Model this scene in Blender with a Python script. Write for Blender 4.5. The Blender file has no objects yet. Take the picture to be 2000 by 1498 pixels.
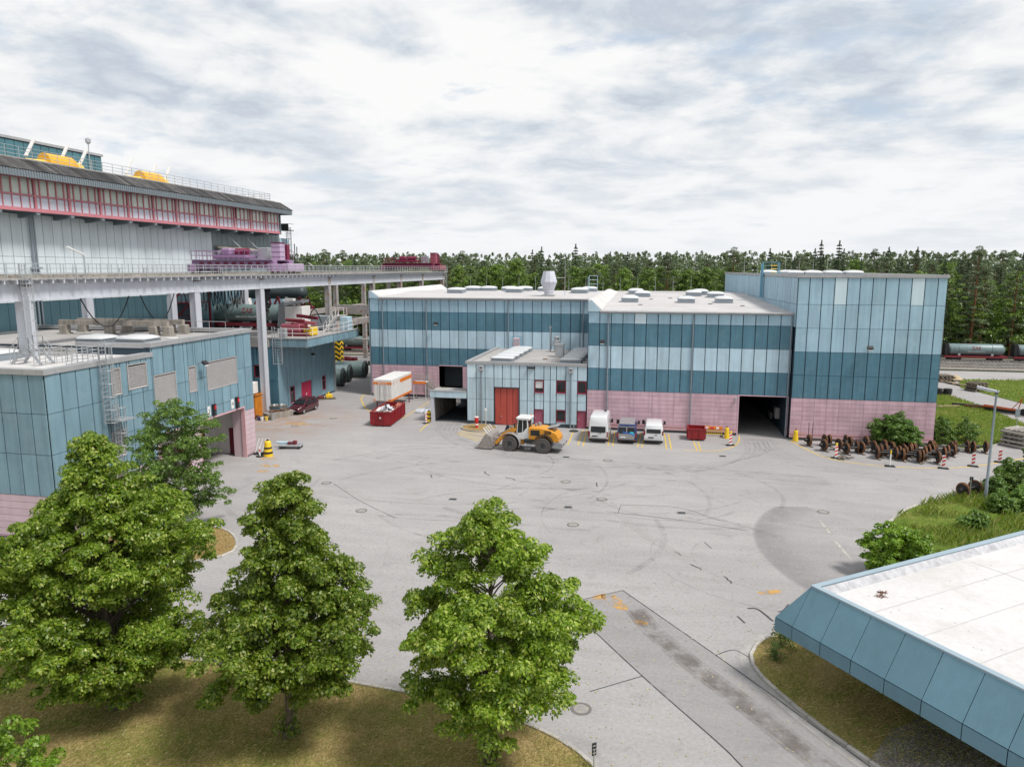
import bpy, bmesh, math, random
import numpy as np
from mathutils import Vector, Matrix, noise

R = math.radians
scene = bpy.context.scene
COL = scene.collection

# ------------------------------------------------------------------ camera
cam_data = bpy.data.cameras.new("camera")
cam_data.sensor_width = 36.0
cam_data.lens = 25.43
cam_data.clip_start = 0.1
cam_data.clip_end = 9000
camera = bpy.data.objects.new("camera", cam_data)
camera.location = (0, 0, 17.5)
camera.rotation_euler = (R(90 - 9.055), 0, R(11.617))
COL.objects.link(camera)
scene.camera = camera

# ------------------------------------------------------------------ exposure
scene.view_settings.view_transform = 'Standard'
scene.view_settings.look = 'None'
scene.view_settings.gamma = 1.0
scene.view_settings.use_curve_mapping = False
scene.view_settings.exposure = 1.3
scene.render.engine = 'CYCLES'
scene.cycles.max_bounces = 6
scene.cycles.diffuse_bounces = 3
scene.cycles.transparent_max_bounces = 8

# ------------------------------------------------------------------ sun and sky
SUN_EL, SUN_AZ = 57.0, 110.0          # azimuth clockwise from +Y
sd = Vector((math.sin(R(SUN_AZ)) * math.cos(R(SUN_EL)), math.cos(R(SUN_AZ)) * math.cos(R(SUN_EL)), math.sin(R(SUN_EL))))
sun_data = bpy.data.lights.new("sun", 'SUN')
sun_data.energy = 1.5
sun_data.angle = R(12)
sun_data.color = (1.0, 0.965, 0.91)
sun = bpy.data.objects.new("sun", sun_data)
sun.rotation_euler = (-sd).to_track_quat('-Z', 'Y').to_euler()
sun.location = (80, -20, 90)
COL.objects.link(sun)

world = bpy.data.worlds.new("World")
scene.world = world
world.use_nodes = True
wt = world.node_tree
wt.nodes.clear()
def wn(t, **kw):
    n = wt.nodes.new(t)
    for k, v in kw.items():
        setattr(n, k, v)
    return n
def wmath(op, a, b=None):
    n = wn('ShaderNodeMath', operation=op)
    for i, v in enumerate((a, b)):
        if v is None: continue
        if isinstance(v, (int, float)): n.inputs[i].default_value = v
        else: wt.links.new(v, n.inputs[i])
    return n.outputs[0]
w_out = wn('ShaderNodeOutputWorld')
w_bg = wn('ShaderNodeBackground')
w_sky = wn('ShaderNodeTexSky', sky_type='NISHITA', sun_disc=False)
w_sky.sun_elevation = R(SUN_EL)
w_sky.sun_rotation = R(SUN_AZ)
w_sky.air_density = 1.0
w_sky.dust_density = 2.0
tc = wn('ShaderNodeTexCoord')
sep = wn('ShaderNodeSeparateXYZ')
wt.links.new(tc.outputs['Generated'], sep.inputs[0])
zc = wmath('ADD', wmath('MAXIMUM', sep.outputs[2], 0.0), 0.13)
px = wmath('DIVIDE', sep.outputs[0], zc)
py = wmath('DIVIDE', sep.outputs[1], zc)
comb = wn('ShaderNodeCombineXYZ')
wt.links.new(px, comb.inputs[0]); wt.links.new(py, comb.inputs[1])
def cloud(scale, detail, rough, off, dist=0.0, sc=(1, 1, 1), rot=0):
    mp = wn('ShaderNodeMapping')
    mp.inputs['Location'].default_value = off
    mp.inputs['Rotation'].default_value = (0, 0, rot)
    mp.inputs['Scale'].default_value = sc
    wt.links.new(comb.outputs[0], mp.inputs[0])
    n = wn('ShaderNodeTexNoise')
    n.inputs['Scale'].default_value = scale
    n.inputs['Detail'].default_value = detail
    n.inputs['Roughness'].default_value = rough
    n.inputs['Distortion'].default_value = dist
    wt.links.new(mp.outputs[0], n.inputs['Vector'])
    return n.outputs['Fac']
def wramp(f, stops):
    r = wn('ShaderNodeValToRGB')
    e = r.color_ramp.elements
    while len(e) < len(stops): e.new(0.5)
    for el, (p, c) in zip(e, stops):
        el.position = p
        el.color = (*c, 1) if len(c) == 3 else c
    wt.links.new(f, r.inputs[0])
    return r.outputs[0]
def wmix(f, a, b, mode='MIX'):
    n = wn('ShaderNodeMix', data_type='RGBA', blend_type=mode)
    if isinstance(f, (int, float)): n.inputs[0].default_value = f
    else: wt.links.new(f, n.inputs[0])
    for i, v in ((6, a), (7, b)):
        if isinstance(v, tuple): n.inputs[i].default_value = v
        else: wt.links.new(v, n.inputs[i])
    return n.outputs[2]
shade = cloud(1.9, 12, 0.58, (3.1, 1.7, 0), 0.25, (1.0, 1.0, 1), R(16))        # thick and thin parts of the cloud deck
big = cloud(0.55, 4, 0.5, (9.3, 4.2, 0), 0.1)
gaps = cloud(1.3, 9, 0.6, (1.3, 7.7, 2.0), 0.15, (1.0, 1.2, 1), R(18))
pm = wn('ShaderNodeMapping'); pm.inputs['Scale'].default_value = (6.0, 6.0, 15.0); pm.inputs['Location'].default_value = (2.2, .4, 5.1)
wt.links.new(tc.outputs['Generated'], pm.inputs[0])
pn = wn('ShaderNodeTexNoise'); pn.inputs['Scale'].default_value = 1.0; pn.inputs['Detail'].default_value = 11; pn.inputs['Roughness'].default_value = 0.56; pn.inputs['Distortion'].default_value = 0.3
wt.links.new(pm.outputs[0], pn.inputs['Vector'])                                # heaped tops seen from the side
mixd = wmath('ADD', wmath('ADD', wmath('MULTIPLY', shade, 0.40), wmath('MULTIPLY', big, 0.24)), wmath('MULTIPLY', pn.outputs['Fac'], 0.36))
clouds = wramp(mixd, [(0.36, (0.53, 0.56, 0.60)), (0.425, (0.405, 0.45, 0.51)), (0.470, (0.52, 0.555, 0.595)), (0.503, (0.625, 0.638, 0.65)), (0.55, (0.70, 0.70, 0.698))])
blue = wmix(1.0, w_sky.outputs[0], (0.085, 0.085, 0.085, 1), 'MULTIPLY')
blue_lift = wmix(0.6, blue, (0.46, 0.56, 0.68, 1))
gapf = wramp(gaps, [(0.57, (0, 0, 0)), (0.70, (1, 1, 1))])
sky_c = wmix(gapf, clouds, blue_lift)
# the deck runs together into pale haze towards the horizon
hz = wramp(wmath('MAXIMUM', sep.outputs[2], 0.0), [(0.0, (0.9, 0.9, 0.9)), (0.06, (0.55, 0.55, 0.55)), (0.20, (0, 0, 0))])
sky_c = wmix(hz, sky_c, (0.655, 0.668, 0.685, 1))
wt.links.new(sky_c, w_bg.inputs[0])
w_bg.inputs[1].default_value = 0.56
wt.links.new(w_bg.outputs[0], w_out.inputs[0])

# ------------------------------------------------------------------ materials
def lin(r, g, b):
    f = lambda c: (c / 255 / 12.92) if c / 255 <= 0.04045 else ((c / 255 + 0.055) / 1.055) ** 2.4
    return (f(r), f(g), f(b))
class NT:
    def __init__(s, m):
        s.t = m.node_tree
    def n(s, t, **kw):
        x = s.t.nodes.new(t)
        for k, v in kw.items(): setattr(x, k, v)
        return x
    def l(s, a, b): s.t.links.new(a, b)
    def noise(s, vec, scale, detail=3, rough=0.55, dist=0):
        x = s.n('ShaderNodeTexNoise')
        x.inputs['Scale'].default_value = scale
        x.inputs['Detail'].default_value = detail
        x.inputs['Roughness'].default_value = rough
        x.inputs['Distortion'].default_value = dist
        s.l(vec, x.inputs['Vector'])
        return x.outputs['Fac']
    def mapping(s, vec, sc, loc=(0, 0, 0), rot=(0, 0, 0)):
        x = s.n('ShaderNodeMapping')
        x.inputs['Scale'].default_value = sc
        x.inputs['Location'].default_value = loc
        x.inputs['Rotation'].default_value = rot
        s.l(vec, x.inputs[0])
        return x.outputs[0]
    def ramp(s, f, stops):
        r = s.n('ShaderNodeValToRGB')
        e = r.color_ramp.elements
        while len(e) < len(stops): e.new(0.5)
        for el, (p, c) in zip(e, stops):
            el.position = p
            el.color = (*c, 1) if not isinstance(c, (int, float)) else (c, c, c, 1)
        s.l(f, r.inputs[0])
        return r.outputs[0]
    def mix(s, f, a, b, mode='MIX'):
        n = s.n('ShaderNodeMix', data_type='RGBA', blend_type=mode)
        for i, v in ((0, f), (6, a), (7, b)):
            if isinstance(v, (int, float)): n.inputs[i].default_value = v
            elif isinstance(v, tuple): n.inputs[i].default_value = (*v, 1) if len(v) == 3 else v
            else: s.l(v, n.inputs[i])
        return n.outputs[2]
    def math(s, op, a, b=0.0, clamp=False):
        n = s.n('ShaderNodeMath', operation=op, use_clamp=clamp)
        for i, v in enumerate((a, b)):
            if isinstance(v, (int, float)): n.inputs[i].default_value = v
            else: s.l(v, n.inputs[i])
        return n.outputs[0]
MATS = {}
def mat(name, color, rough=0.6, metal=0.0, amt=0.12, scale=1.5, jit=0.0, streak=0.0, fine=0.0, fscale=30.0, bump=0.0, dirt=None, dirt_amt=0.0, spec=0.5, alpha=None, coat=0.0):
    """Plain procedural surface: base colour with broad and fine tone changes, rain streaks, dirt and a little relief."""
    m = bpy.data.materials.new(name)
    m.use_nodes = True
    t = NT(m)
    b = m.node_tree.nodes['Principled BSDF']
    geo = t.n('ShaderNodeNewGeometry')
    pos = geo.outputs['Position']
    c = t.mix(0.0, color, color)
    v = t.noise(pos, scale, 4)
    c = t.mix(1.0, c, t.ramp(v, [(0.25, 1 - amt), (0.75, 1 + amt * 0.6)]), 'MULTIPLY')
    if fine:
        f = t.noise(pos, fscale, 2)
        c = t.mix(1.0, c, t.ramp(f, [(0.3, 1 - fine), (0.7, 1 + fine)]), 'MULTIPLY')
    if streak:
        s = t.noise(t.mapping(pos, (3.2, 3.2, 0.16)), 1.0, 5, 0.6)
        c = t.mix(1.0, c, t.ramp(s, [(0.35, 1 - streak), (0.6, 1.0)]), 'MULTIPLY')
    if dirt:
        d = t.noise(pos, scale * 2.3, 6, 0.65)
        c = t.mix(t.math('MULTIPLY', t.ramp(d, [(0.5, 0.0), (0.68, 1.0)]), dirt_amt), c, dirt)
    if jit:
        oi = t.n('ShaderNodeObjectInfo')
        c = t.mix(1.0, c, t.ramp(oi.outputs['Random'], [(0.0, 1 - jit), (1.0, 1 + jit)]), 'MULTIPLY')
    t.l(c, b.inputs['Base Color'])
    b.inputs['Roughness'].default_value = rough
    b.inputs['Metallic'].default_value = metal
    b.inputs['Specular IOR Level'].default_value = spec
    if coat: b.inputs['Coat Weight'].default_value = coat
    if bump:
        bp = t.n('ShaderNodeBump')
        bp.inputs['Strength'].default_value = bump
        bp.inputs['Distance'].default_value = 0.02
        t.l(t.noise(pos, fscale, 3), bp.inputs['Height'])
        t.l(bp.outputs[0], b.inputs['Normal'])
    MATS[name] = m
    return m
def leaf_mat(name, c0, c1, c2, trans=0.35, c3=None):
    m = bpy.data.materials.new(name)
    m.use_nodes = True
    t = NT(m)
    b = m.node_tree.nodes['Principled BSDF']
    out = m.node_tree.nodes['Material Output']
    geo = t.n('ShaderNodeNewGeometry')
    c = t.ramp(geo.outputs['Random Per Island'], [(0.0, c0), (0.55, c1), (0.86, c2), (1.0, c3 or c2)])
    v = t.noise(geo.outputs['Position'], 0.9, 3)
    c = t.mix(1.0, c, t.ramp(v, [(0.3, 0.8), (0.7, 1.15)]), 'MULTIPLY')
    oi = t.n('ShaderNodeObjectInfo')
    c = t.mix(1.0, c, t.ramp(oi.outputs['Random'], [(0.0, 0.78), (1.0, 1.2)]), 'MULTIPLY')
    t.l(c, b.inputs['Base Color'])
    b.inputs['Roughness'].default_value = 0.42
    b.inputs['Specular IOR Level'].default_value = 0.5
    tr = t.n('ShaderNodeBsdfTranslucent')
    t.l(t.mix(1.0, c, (1.25, 1.35, 0.6), 'MULTIPLY'), tr.inputs[0])
    mx = t.n('ShaderNodeMixShader')
    mx.inputs[0].default_value = trans
    t.l(b.outputs[0], mx.inputs[1]); t.l(tr.outputs[0], mx.inputs[2])
    t.l(mx.outputs[0], out.inputs[0])
    MATS[name] = m
    return m

mat('pale_panel', (0.470, 0.635, 0.735), 0.55, amt=0.12, scale=0.5, jit=0.075, streak=0.17, fine=0.04, dirt=(0.36, 0.43, 0.47), dirt_amt=0.28)
mat('white_panel', (0.600, 0.735, 0.800), 0.55, amt=0.05, scale=0.5, jit=0.03, streak=0.06)
mat('dark_panel', (0.082, 0.200, 0.272), 0.5, amt=0.12, scale=0.5, jit=0.075, streak=0.17, fine=0.05, dirt=(0.25, 0.36, 0.40), dirt_amt=0.14)
mat('teal_panel', (0.190, 0.310, 0.375), 0.5, amt=0.12, scale=0.5, jit=0.075, streak=0.17, fine=0.05, dirt=(0.26, 0.36, 0.40), dirt_amt=0.3)
mat('annex_panel', (0.500, 0.635, 0.710), 0.55, amt=0.12, scale=0.6, jit=0.075, streak=0.17, fine=0.04)
mat('hall_panel', (0.660, 0.720, 0.750), 0.5, amt=0.06, scale=0.5, jit=0.05, streak=0.08)
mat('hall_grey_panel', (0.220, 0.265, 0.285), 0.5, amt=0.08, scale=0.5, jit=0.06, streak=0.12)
mat('pink_block', (0.630, 0.425, 0.490), 0.7, amt=0.12, scale=0.6, jit=0.075, streak=0.17, fine=0.05, dirt=(0.42, 0.28, 0.31), dirt_amt=0.35)
mat('pale_pink', (0.560, 0.430, 0.465), 0.7, amt=0.06, scale=0.6, jit=0.05, streak=0.08, fine=0.05)
mat('salmon_trim', (0.600, 0.360, 0.380), 0.6, amt=0.1)
mat('joint', (0.022, 0.045, 0.068), 0.7)
mat('pink_bed', (0.40, 0.25, 0.29), 0.8)
mat('edge_panel', (0.130, 0.250, 0.320), 0.5, amt=0.10, scale=0.5, jit=0.05, streak=0.08, fine=0.08)
mat('hall_dark_panel', (0.062, 0.125, 0.155), 0.5, amt=0.10, scale=0.5, jit=0.06, streak=0.10)
mat('tower_panel', (0.340, 0.510, 0.615), 0.55, amt=0.10, scale=0.4, jit=0.07, streak=0.14, fine=0.05, dirt=(0.50, 0.62, 0.68), dirt_amt=0.25)
mat('upstand_grey', (0.47, 0.47, 0.49), 0.8, amt=0.15, scale=0.8, streak=0.3)
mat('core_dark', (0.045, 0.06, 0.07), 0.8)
mat('concrete', (0.360, 0.345, 0.330), 0.85, amt=0.2, scale=0.8, fine=0.08, streak=0.15, bump=0.2)
mat('old_concrete', (0.36, 0.33, 0.29), 0.9, amt=0.3, scale=0.7, fine=0.12, streak=0.35, bump=0.3, dirt=(0.12, 0.10, 0.08), dirt_amt=0.5)
mat('roof_membrane', (0.470, 0.455, 0.455), 0.85, amt=0.12, scale=0.25, fine=0.05, fscale=6, dirt=(0.38, 0.35, 0.33), dirt_amt=0.35)
mat('white_roof', (0.565, 0.552, 0.547), 0.8, amt=0.10, scale=0.16, fine=0.05, fscale=5, dirt=(0.40, 0.365, 0.33), dirt_amt=0.42)
mat('gravel_roof', (0.360, 0.345, 0.335), 0.95, amt=0.16, scale=0.3, fine=0.12, fscale=14, dirt=(0.24, 0.22, 0.20), dirt_amt=0.4)
mat('parapet_cap', (0.420, 0.420, 0.430), 0.45, 0.3, amt=0.1, scale=0.7, streak=0.1)
mat('blue_cap', (0.33, 0.42, 0.48), 0.45, 0.2, amt=0.1, scale=0.7)
mat('skylight_dome', (0.580, 0.590, 0.600), 0.3, amt=0.06)
mat('galvanised', (0.50, 0.52, 0.54), 0.4, 0.6, amt=0.15, scale=2)
mat('light_steel', (0.560, 0.580, 0.635), 0.5, 0.1, amt=0.08, scale=0.5, streak=0.10)
mat('rust_steel', (0.420, 0.400, 0.390), 0.6, 0.1, amt=0.15, scale=0.6, streak=0.2, dirt=(0.30, 0.13, 0.05), dirt_amt=0.85)
mat('downpipe', (0.270, 0.310, 0.350), 0.4, 0.4, amt=0.1)
mat('blue_steel', (0.140, 0.330, 0.450), 0.5, amt=0.1)
mat('slate_roof', (0.062, 0.058, 0.058), 0.75, amt=0.5, scale=0.5, jit=0.75, streak=0.5)
mat('fascia_metal', (0.200, 0.235, 0.260), 0.45, 0.2, amt=0.1, jit=0.05)
mat('pink_frame', (0.560, 0.200, 0.235), 0.5, amt=0.12, scale=0.6, streak=0.1)
mat('window_glass_pale', (0.600, 0.650, 0.590), 0.15, amt=0.2, scale=0.6, jit=0.12)
mat('spandrel', (0.560, 0.570, 0.650), 0.3, amt=0.05, jit=0.05)
mat('glass_dark', (0.018, 0.022, 0.026), 0.06, amt=0.3, scale=3)
mat('teal_glass', (0.06, 0.17, 0.20), 0.15, amt=0.2, scale=0.4, jit=0.12)
mat('maroon_frame', (0.17, 0.012, 0.028), 0.5)
mat('red_gate', (0.44, 0.072, 0.052), 0.55, amt=0.12, scale=0.8, jit=0.05, streak=0.16)
mat('mauve_door', (0.34, 0.085, 0.135), 0.5, amt=0.08)
mat('magenta_door', (0.420, 0.020, 0.075), 0.5, amt=0.08)
mat('louvre', (0.420, 0.400, 0.395), 0.6, 0.1, amt=0.08, fine=0.1, fscale=8)
mat('white_paint', (0.680, 0.680, 0.670), 0.35, amt=0.03, coat=0.3)
mat('van_white', (0.700, 0.710, 0.720), 0.28, amt=0.02, coat=0.6)
mat('van_blue', (0.014, 0.030, 0.130), 0.28, amt=0.05, coat=0.6)
mat('van_grey', (0.26, 0.26, 0.265), 0.35, amt=0.08, coat=0.4)
mat('car_maroon', (0.062, 0.006, 0.012), 0.22, amt=0.05, coat=0.8)
mat('black_rubber', (0.016, 0.016, 0.017), 0.8, amt=0.2)
mat('dusty_tyre', (0.095, 0.085, 0.078), 0.9, amt=0.3, scale=5, fine=0.15)
mat('black_plastic', (0.018, 0.018, 0.02), 0.5)
mat('dark_steel', (0.03, 0.03, 0.032), 0.55, 0.3, amt=0.3, scale=4)
mat('loader_yellow', (0.68, 0.285, 0.010), 0.4, amt=0.12, scale=2.0, dirt=(0.30, 0.20, 0.12), dirt_amt=0.35, coat=0.2)
mat('loader_grey', (0.28, 0.285, 0.30), 0.5, amt=0.15, scale=2.0, dirt=(0.2, 0.16, 0.12), dirt_amt=0.3)
mat('bucket_steel', (0.34, 0.31, 0.29), 0.5, 0.35, amt=0.25, scale=3, dirt=(0.2, 0.14, 0.10), dirt_amt=0.5)
mat('skip_red', (0.25, 0.008, 0.014), 0.45, amt=0.18, scale=1.5, dirt=(0.12, 0.02, 0.02), dirt_amt=0.4)
mat('skip_inside', (0.42, 0.15, 0.10), 0.7, amt=0.3, scale=2)
mat('orange_paint', (0.72, 0.19, 0.015), 0.45, amt=0.1)
mat('container_white', (0.720, 0.700, 0.680), 0.5, amt=0.06, streak=0.08)
mat('orange_bin', (0.62, 0.21, 0.012), 0.5, amt=0.2, streak=0.2, dirt=(0.3, 0.12, 0.04), dirt_amt=0.4)
mat('signal_yellow', (0.78, 0.52, 0.02), 0.5, amt=0.1)
mat('yellow_hood', (0.80, 0.42, 0.015), 0.45, amt=0.10, streak=0.10)
mat('yellow_hood_pale', (0.82, 0.58, 0.10), 0.45, amt=0.10, streak=0.10)
mat('signal_red', (0.58, 0.02, 0.02), 0.45)
mat('signal_white', (0.80, 0.80, 0.78), 0.45)
mat('purple_paint', (0.300, 0.185, 0.320), 0.5, amt=0.18, scale=1.0, streak=0.12)
mat('purple_pale', (0.480, 0.360, 0.500), 0.5, amt=0.12, scale=1.0)
mat('magenta_paint', (0.170, 0.012, 0.050), 0.5, amt=0.25, scale=1.0)
mat('machine_red', (0.150, 0.014, 0.026), 0.5, amt=0.25, scale=1.0)
mat('machine_pink', (0.330, 0.090, 0.120), 0.5, amt=0.2, scale=1.0)
mat('tank_green', (0.135, 0.195, 0.190), 0.42, amt=0.14, scale=0.8, streak=0.12)
mat('tank_pale', (0.175, 0.245, 0.255), 0.42, amt=0.14, scale=0.8, streak=0.14)
mat('tank_dark', (0.045, 0.062, 0.064), 0.5, amt=0.2, scale=0.8)
mat('wagon_red', (0.20, 0.018, 0.030), 0.6, amt=0.25, scale=1)
mat('wheel_rust', (0.150, 0.066, 0.028), 0.85, amt=0.35, scale=6, fine=0.2, jit=0.25)
mat('wheel_black', (0.020, 0.018, 0.018), 0.6, amt=0.3, scale=5)
mat('old_wood', (0.165, 0.135, 0.105), 0.9, amt=0.3, scale=2, jit=0.25, fine=0.15)
mat('fresh_wood', (0.52, 0.40, 0.25), 0.85, amt=0.2, scale=2, jit=0.2)
mat('grey_plank', (0.36, 0.33, 0.30), 0.9, amt=0.3, scale=2, jit=0.25, fine=0.12)
mat('rail_steel', (0.550, 0.530, 0.510), 0.35, 0.6, amt=0.2)
mat('sleeper', (0.20, 0.175, 0.155), 0.9, amt=0.3, scale=1.5, jit=0.2)
mat('foil', (0.62, 0.65, 0.70), 0.25, 0.3, amt=0.2, scale=4)
mat('orange_frame', (0.50, 0.10, 0.025), 0.6, amt=0.2)
mat('plate_white', (0.75, 0.75, 0.74), 0.5)
mat('text_red', (0.16, 0.006, 0.012), 0.5)
mat('text_white', (0.78, 0.80, 0.80), 0.5)
mat('text_dark', (0.045, 0.030, 0.015), 0.5)
mat('bark', (0.115, 0.090, 0.065), 0.95, amt=0.35, scale=6, fine=0.25, fscale=40, bump=0.6)
mat('pine_bark', (0.200, 0.088, 0.042), 0.95, amt=0.35, scale=2, fine=0.2)
mat('dark_bark', (0.060, 0.047, 0.036), 0.95, amt=0.3, scale=2)
mat('kerb_stone', (0.400, 0.380, 0.350), 0.9, amt=0.2, scale=1.5, jit=0.15, fine=0.1)
mat('manhole_iron', (0.330, 0.310, 0.290), 0.7, 0.3, amt=0.2, scale=5)
mat('manhole_ring', (0.170, 0.155, 0.145), 0.9, amt=0.15, scale=4)
mat('gravel_bed', (0.26, 0.245, 0.23), 0.95, amt=0.3, scale=1.0, fine=0.45, fscale=12, bump=1.0)
mat('ballast', (0.25, 0.22, 0.19), 0.95, amt=0.25, scale=0.7, fine=0.3, fscale=9, bump=0.8)
mat('tail_red', (0.22, 0.01, 0.01), 0.2, coat=0.5)
mat('headlight', (0.55, 0.57, 0.6), 0.12, coat=0.5)
leaf_mat('linden_leaf', (0.085, 0.160, 0.012), (0.195, 0.300, 0.024), (0.34, 0.43, 0.055), 0.45, (0.52, 0.54, 0.18))  # wide tone spread puts highlights and dark gaps into leaf colour; palest is blossom
leaf_mat('ash_leaf', (0.085, 0.170, 0.030), (0.145, 0.250, 0.042), (0.22, 0.33, 0.065))
leaf_mat('maple_leaf', (0.120, 0.240, 0.014), (0.180, 0.320, 0.022), (0.26, 0.38, 0.04))
leaf_mat('bush_leaf', (0.066, 0.130, 0.022), (0.100, 0.185, 0.030), (0.15, 0.24, 0.045))
leaf_mat('pine_needle', (0.062, 0.098, 0.044), (0.092, 0.135, 0.055), (0.140, 0.175, 0.078), 0.15)
leaf_mat('spruce_needle', (0.034, 0.060, 0.028), (0.050, 0.084, 0.034), (0.074, 0.112, 0.044), 0.12)
leaf_mat('beech_leaf', (0.080, 0.148, 0.022), (0.128, 0.215, 0.030), (0.185, 0.27, 0.045), 0.3)
leaf_mat('weed_leaf', (0.150, 0.240, 0.028), (0.225, 0.300, 0.048), (0.33, 0.33, 0.09), 0.3)
leaf_mat('dry_blade', (0.52, 0.40, 0.21), (0.34, 0.27, 0.11), (0.17, 0.20, 0.045), 0.2, (0.60, 0.52, 0.32))

# ------------------------------------------------------------------ mesh builder
class MB:
    def __init__(s):
        s.v, s.f = [], []
    def add(s, vs, fs):
        k = len(s.v)
        s.v += [tuple(p) for p in vs]
        s.f += [tuple(i + k for i in f) for f in fs]
        return s
    def box(s, x0, x1, y0, y1, z0, z1):
        x0, x1 = sorted((x0, x1)); y0, y1 = sorted((y0, y1)); z0, z1 = sorted((z0, z1))
        return s.add([(x0, y0, z0), (x1, y0, z0), (x1, y1, z0), (x0, y1, z0), (x0, y0, z1), (x1, y0, z1), (x1, y1, z1), (x0, y1, z1)],
                     [(3, 2, 1, 0), (4, 5, 6, 7), (0, 1, 5, 4), (1, 2, 6, 5), (2, 3, 7, 6), (3, 0, 4, 7)])
    def bevbox(s, x0, x1, y0, y1, z0, z1, b):
        """box with chamfered edges"""
        bm = bmesh.new()
        bmesh.ops.create_cube(bm, size=1)
        for v in bm.verts:
            v.co = Vector((x0 + (v.co.x + .5) * (x1 - x0), y0 + (v.co.y + .5) * (y1 - y0), z0 + (v.co.z + .5) * (z1 - z0)))
        bmesh.ops.bevel(bm, geom=bm.edges[:], offset=b, segments=1, affect='EDGES')
        bm.verts.index_update()
        s.add([v.co[:] for v in bm.verts], [[v.index for v in f.verts] for f in bm.faces])
        bm.free()
        return s
    def beam(s, p0, p1, w, h, up=(0, 0, 1)):
        p0, p1 = Vector(p0), Vector(p1)
        d = (p1 - p0).normalized()
        u = Vector(up)
        if abs(d.dot(u)) > 0.98: u = Vector((1, 0, 0))
        r = d.cross(u).normalized() * (w / 2)
        u = r.cross(d).normalized() * (h / 2)
        vs = [p + a * r + b * u for p in (p0, p1) for a, b in ((-1, -1), (1, -1), (1, 1), (-1, 1))]
        return s.add(vs, [(0, 1, 2, 3), (7, 6, 5, 4), (0, 4, 5, 1), (1, 5, 6, 2), (2, 6, 7, 3), (3, 7, 4, 0)])
    def cyl(s, p0, p1, r0, r1=None, n=12, caps=True):
        p0, p1 = Vector(p0), Vector(p1)
        r1 = r0 if r1 is None else r1
        d = (p1 - p0).normalized()
        u = Vector((0, 0, 1)) if abs(d.z) < 0.9 else Vector((1, 0, 0))
        a = d.cross(u).normalized(); b = d.cross(a)
        vs = []
        for p, r in ((p0, r0), (p1, r1)):
            for i in range(n):
                t = 2 * math.pi * i / n
                vs.append(p + (a * math.cos(t) + b * math.sin(t)) * r)
        fs = [(i, (i + 1) % n, n + (i + 1) % n, n + i) for i in range(n)]
        if caps: fs += [tuple(range(n))[::-1], tuple(range(n, 2 * n))]
        return s.add(vs, fs)
    def tube(s, pts, r, n=6):
        for a, b in zip(pts, pts[1:]): s.cyl(a, b, r, n=n)
        return s
    def lathe(s, prof, axis_p=(0, 0, 0), axis='z', n=20, cap=True):
        """prof: list of (radius, height)"""
        vs = []
        for r, h in prof:
            for i in range(n):
                t = 2 * math.pi * i / n
                c, q = r * math.cos(t), r * math.sin(t)
                p = {'z': (c, q, h), 'y': (c, h, q), 'x': (h, c, q)}[axis]
                vs.append(tuple(a + b for a, b in zip(p, axis_p)))
        fs = []
        for k in range(len(prof) - 1):
            for i in range(n):
                j = (i + 1) % n
                fs.append((k * n + i, k * n + j, (k + 1) * n + j, (k + 1) * n + i))
        if cap:
            fs.append(tuple(range(n)))
            fs.append(tuple((len(prof) - 1) * n + i for i in range(n)))
        return s.add(vs, fs)
    def prism(s, poly, z0, z1):
        n = len(poly)
        vs = [(x, y, z0) for x, y in poly] + [(x, y, z1) for x, y in poly]
        return s.add(vs, [tuple(range(n))[::-1], tuple(range(n, 2 * n))] + [(i, (i + 1) % n, n + (i + 1) % n, n + i) for i in range(n)])
    def extrude(s, poly, off):
        """poly: list of 3D points, extruded by the vector off"""
        n = len(poly)
        o = Vector(off)
        vs = [tuple(p) for p in poly] + [tuple(Vector(p) + o) for p in poly]
        return s.add(vs, [tuple(range(n))[::-1], tuple(range(n, 2 * n))] + [(i, (i + 1) % n, n + (i + 1) % n, n + i) for i in range(n)])
    def loft(s, secs, cap=True, closed=True):
        n = len(secs[0])
        vs = [p for sec in secs for p in sec]
        fs = []
        for k in range(len(secs) - 1):
            for i in range(n if closed else n - 1):
                j = (i + 1) % n
                fs.append((k * n + i, k * n + j, (k + 1) * n + j, (k + 1) * n + i))
        if cap: fs += [tuple(range(n))[::-1], tuple((len(secs) - 1) * n + i for i in range(n))]
        return s.add(vs, fs)
    def mesh(s, name, m, smooth=False):
        me = bpy.data.meshes.new(name)
        me.from_pydata(s.v, [], s.f)
        bm = bmesh.new(); bm.from_mesh(me)
        bmesh.ops.recalc_face_normals(bm, faces=bm.faces)
        bm.to_mesh(me); bm.free()
        if m: me.materials.append(MATS[m])
        if smooth:
            me.polygons.foreach_set('use_smooth', [True] * len(me.polygons))
            try:
                me.set_sharp_from_angle(angle=R(38))
            except Exception:
                pass
        return me
def link(name, data, parent=None, loc=(0, 0, 0), rz=0.0, rot=None):
    o = bpy.data.objects.new(name, data)
    COL.objects.link(o)
    if parent is not None: o.parent = parent
    o.location = loc
    o.rotation_euler = rot if rot else (0, 0, rz)
    return o
def obj(name, mb, m, parent=None, loc=(0, 0, 0), rz=0.0, smooth=False):
    return link(name, mb.mesh(name, m, smooth), parent, loc, rz)
def wpart(name, mb, m, parent, smooth=False):
    """a part given in world coordinates under an unrotated parent"""
    L = parent.matrix_world.translation if False else parent.location
    p = parent.parent
    L = Vector(L)
    while p is not None:
        L = L + p.location; p = p.parent
    return link(name, mb.mesh(name, m, smooth), parent, -L)
def tag(o, label=None, cat=None, group=None, kind=None):
    if label: o['label'] = label
    if cat: o['category'] = cat
    if group: o['group'] = group
    if kind: o['kind'] = kind
    return o
def thing(name, label, cat, loc=(0, 0, 0), rz=0.0, group=None):
    o = link(name, None, None, loc, rz)
    o.empty_display_size = 0.3
    return tag(o, label, cat, group)
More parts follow.
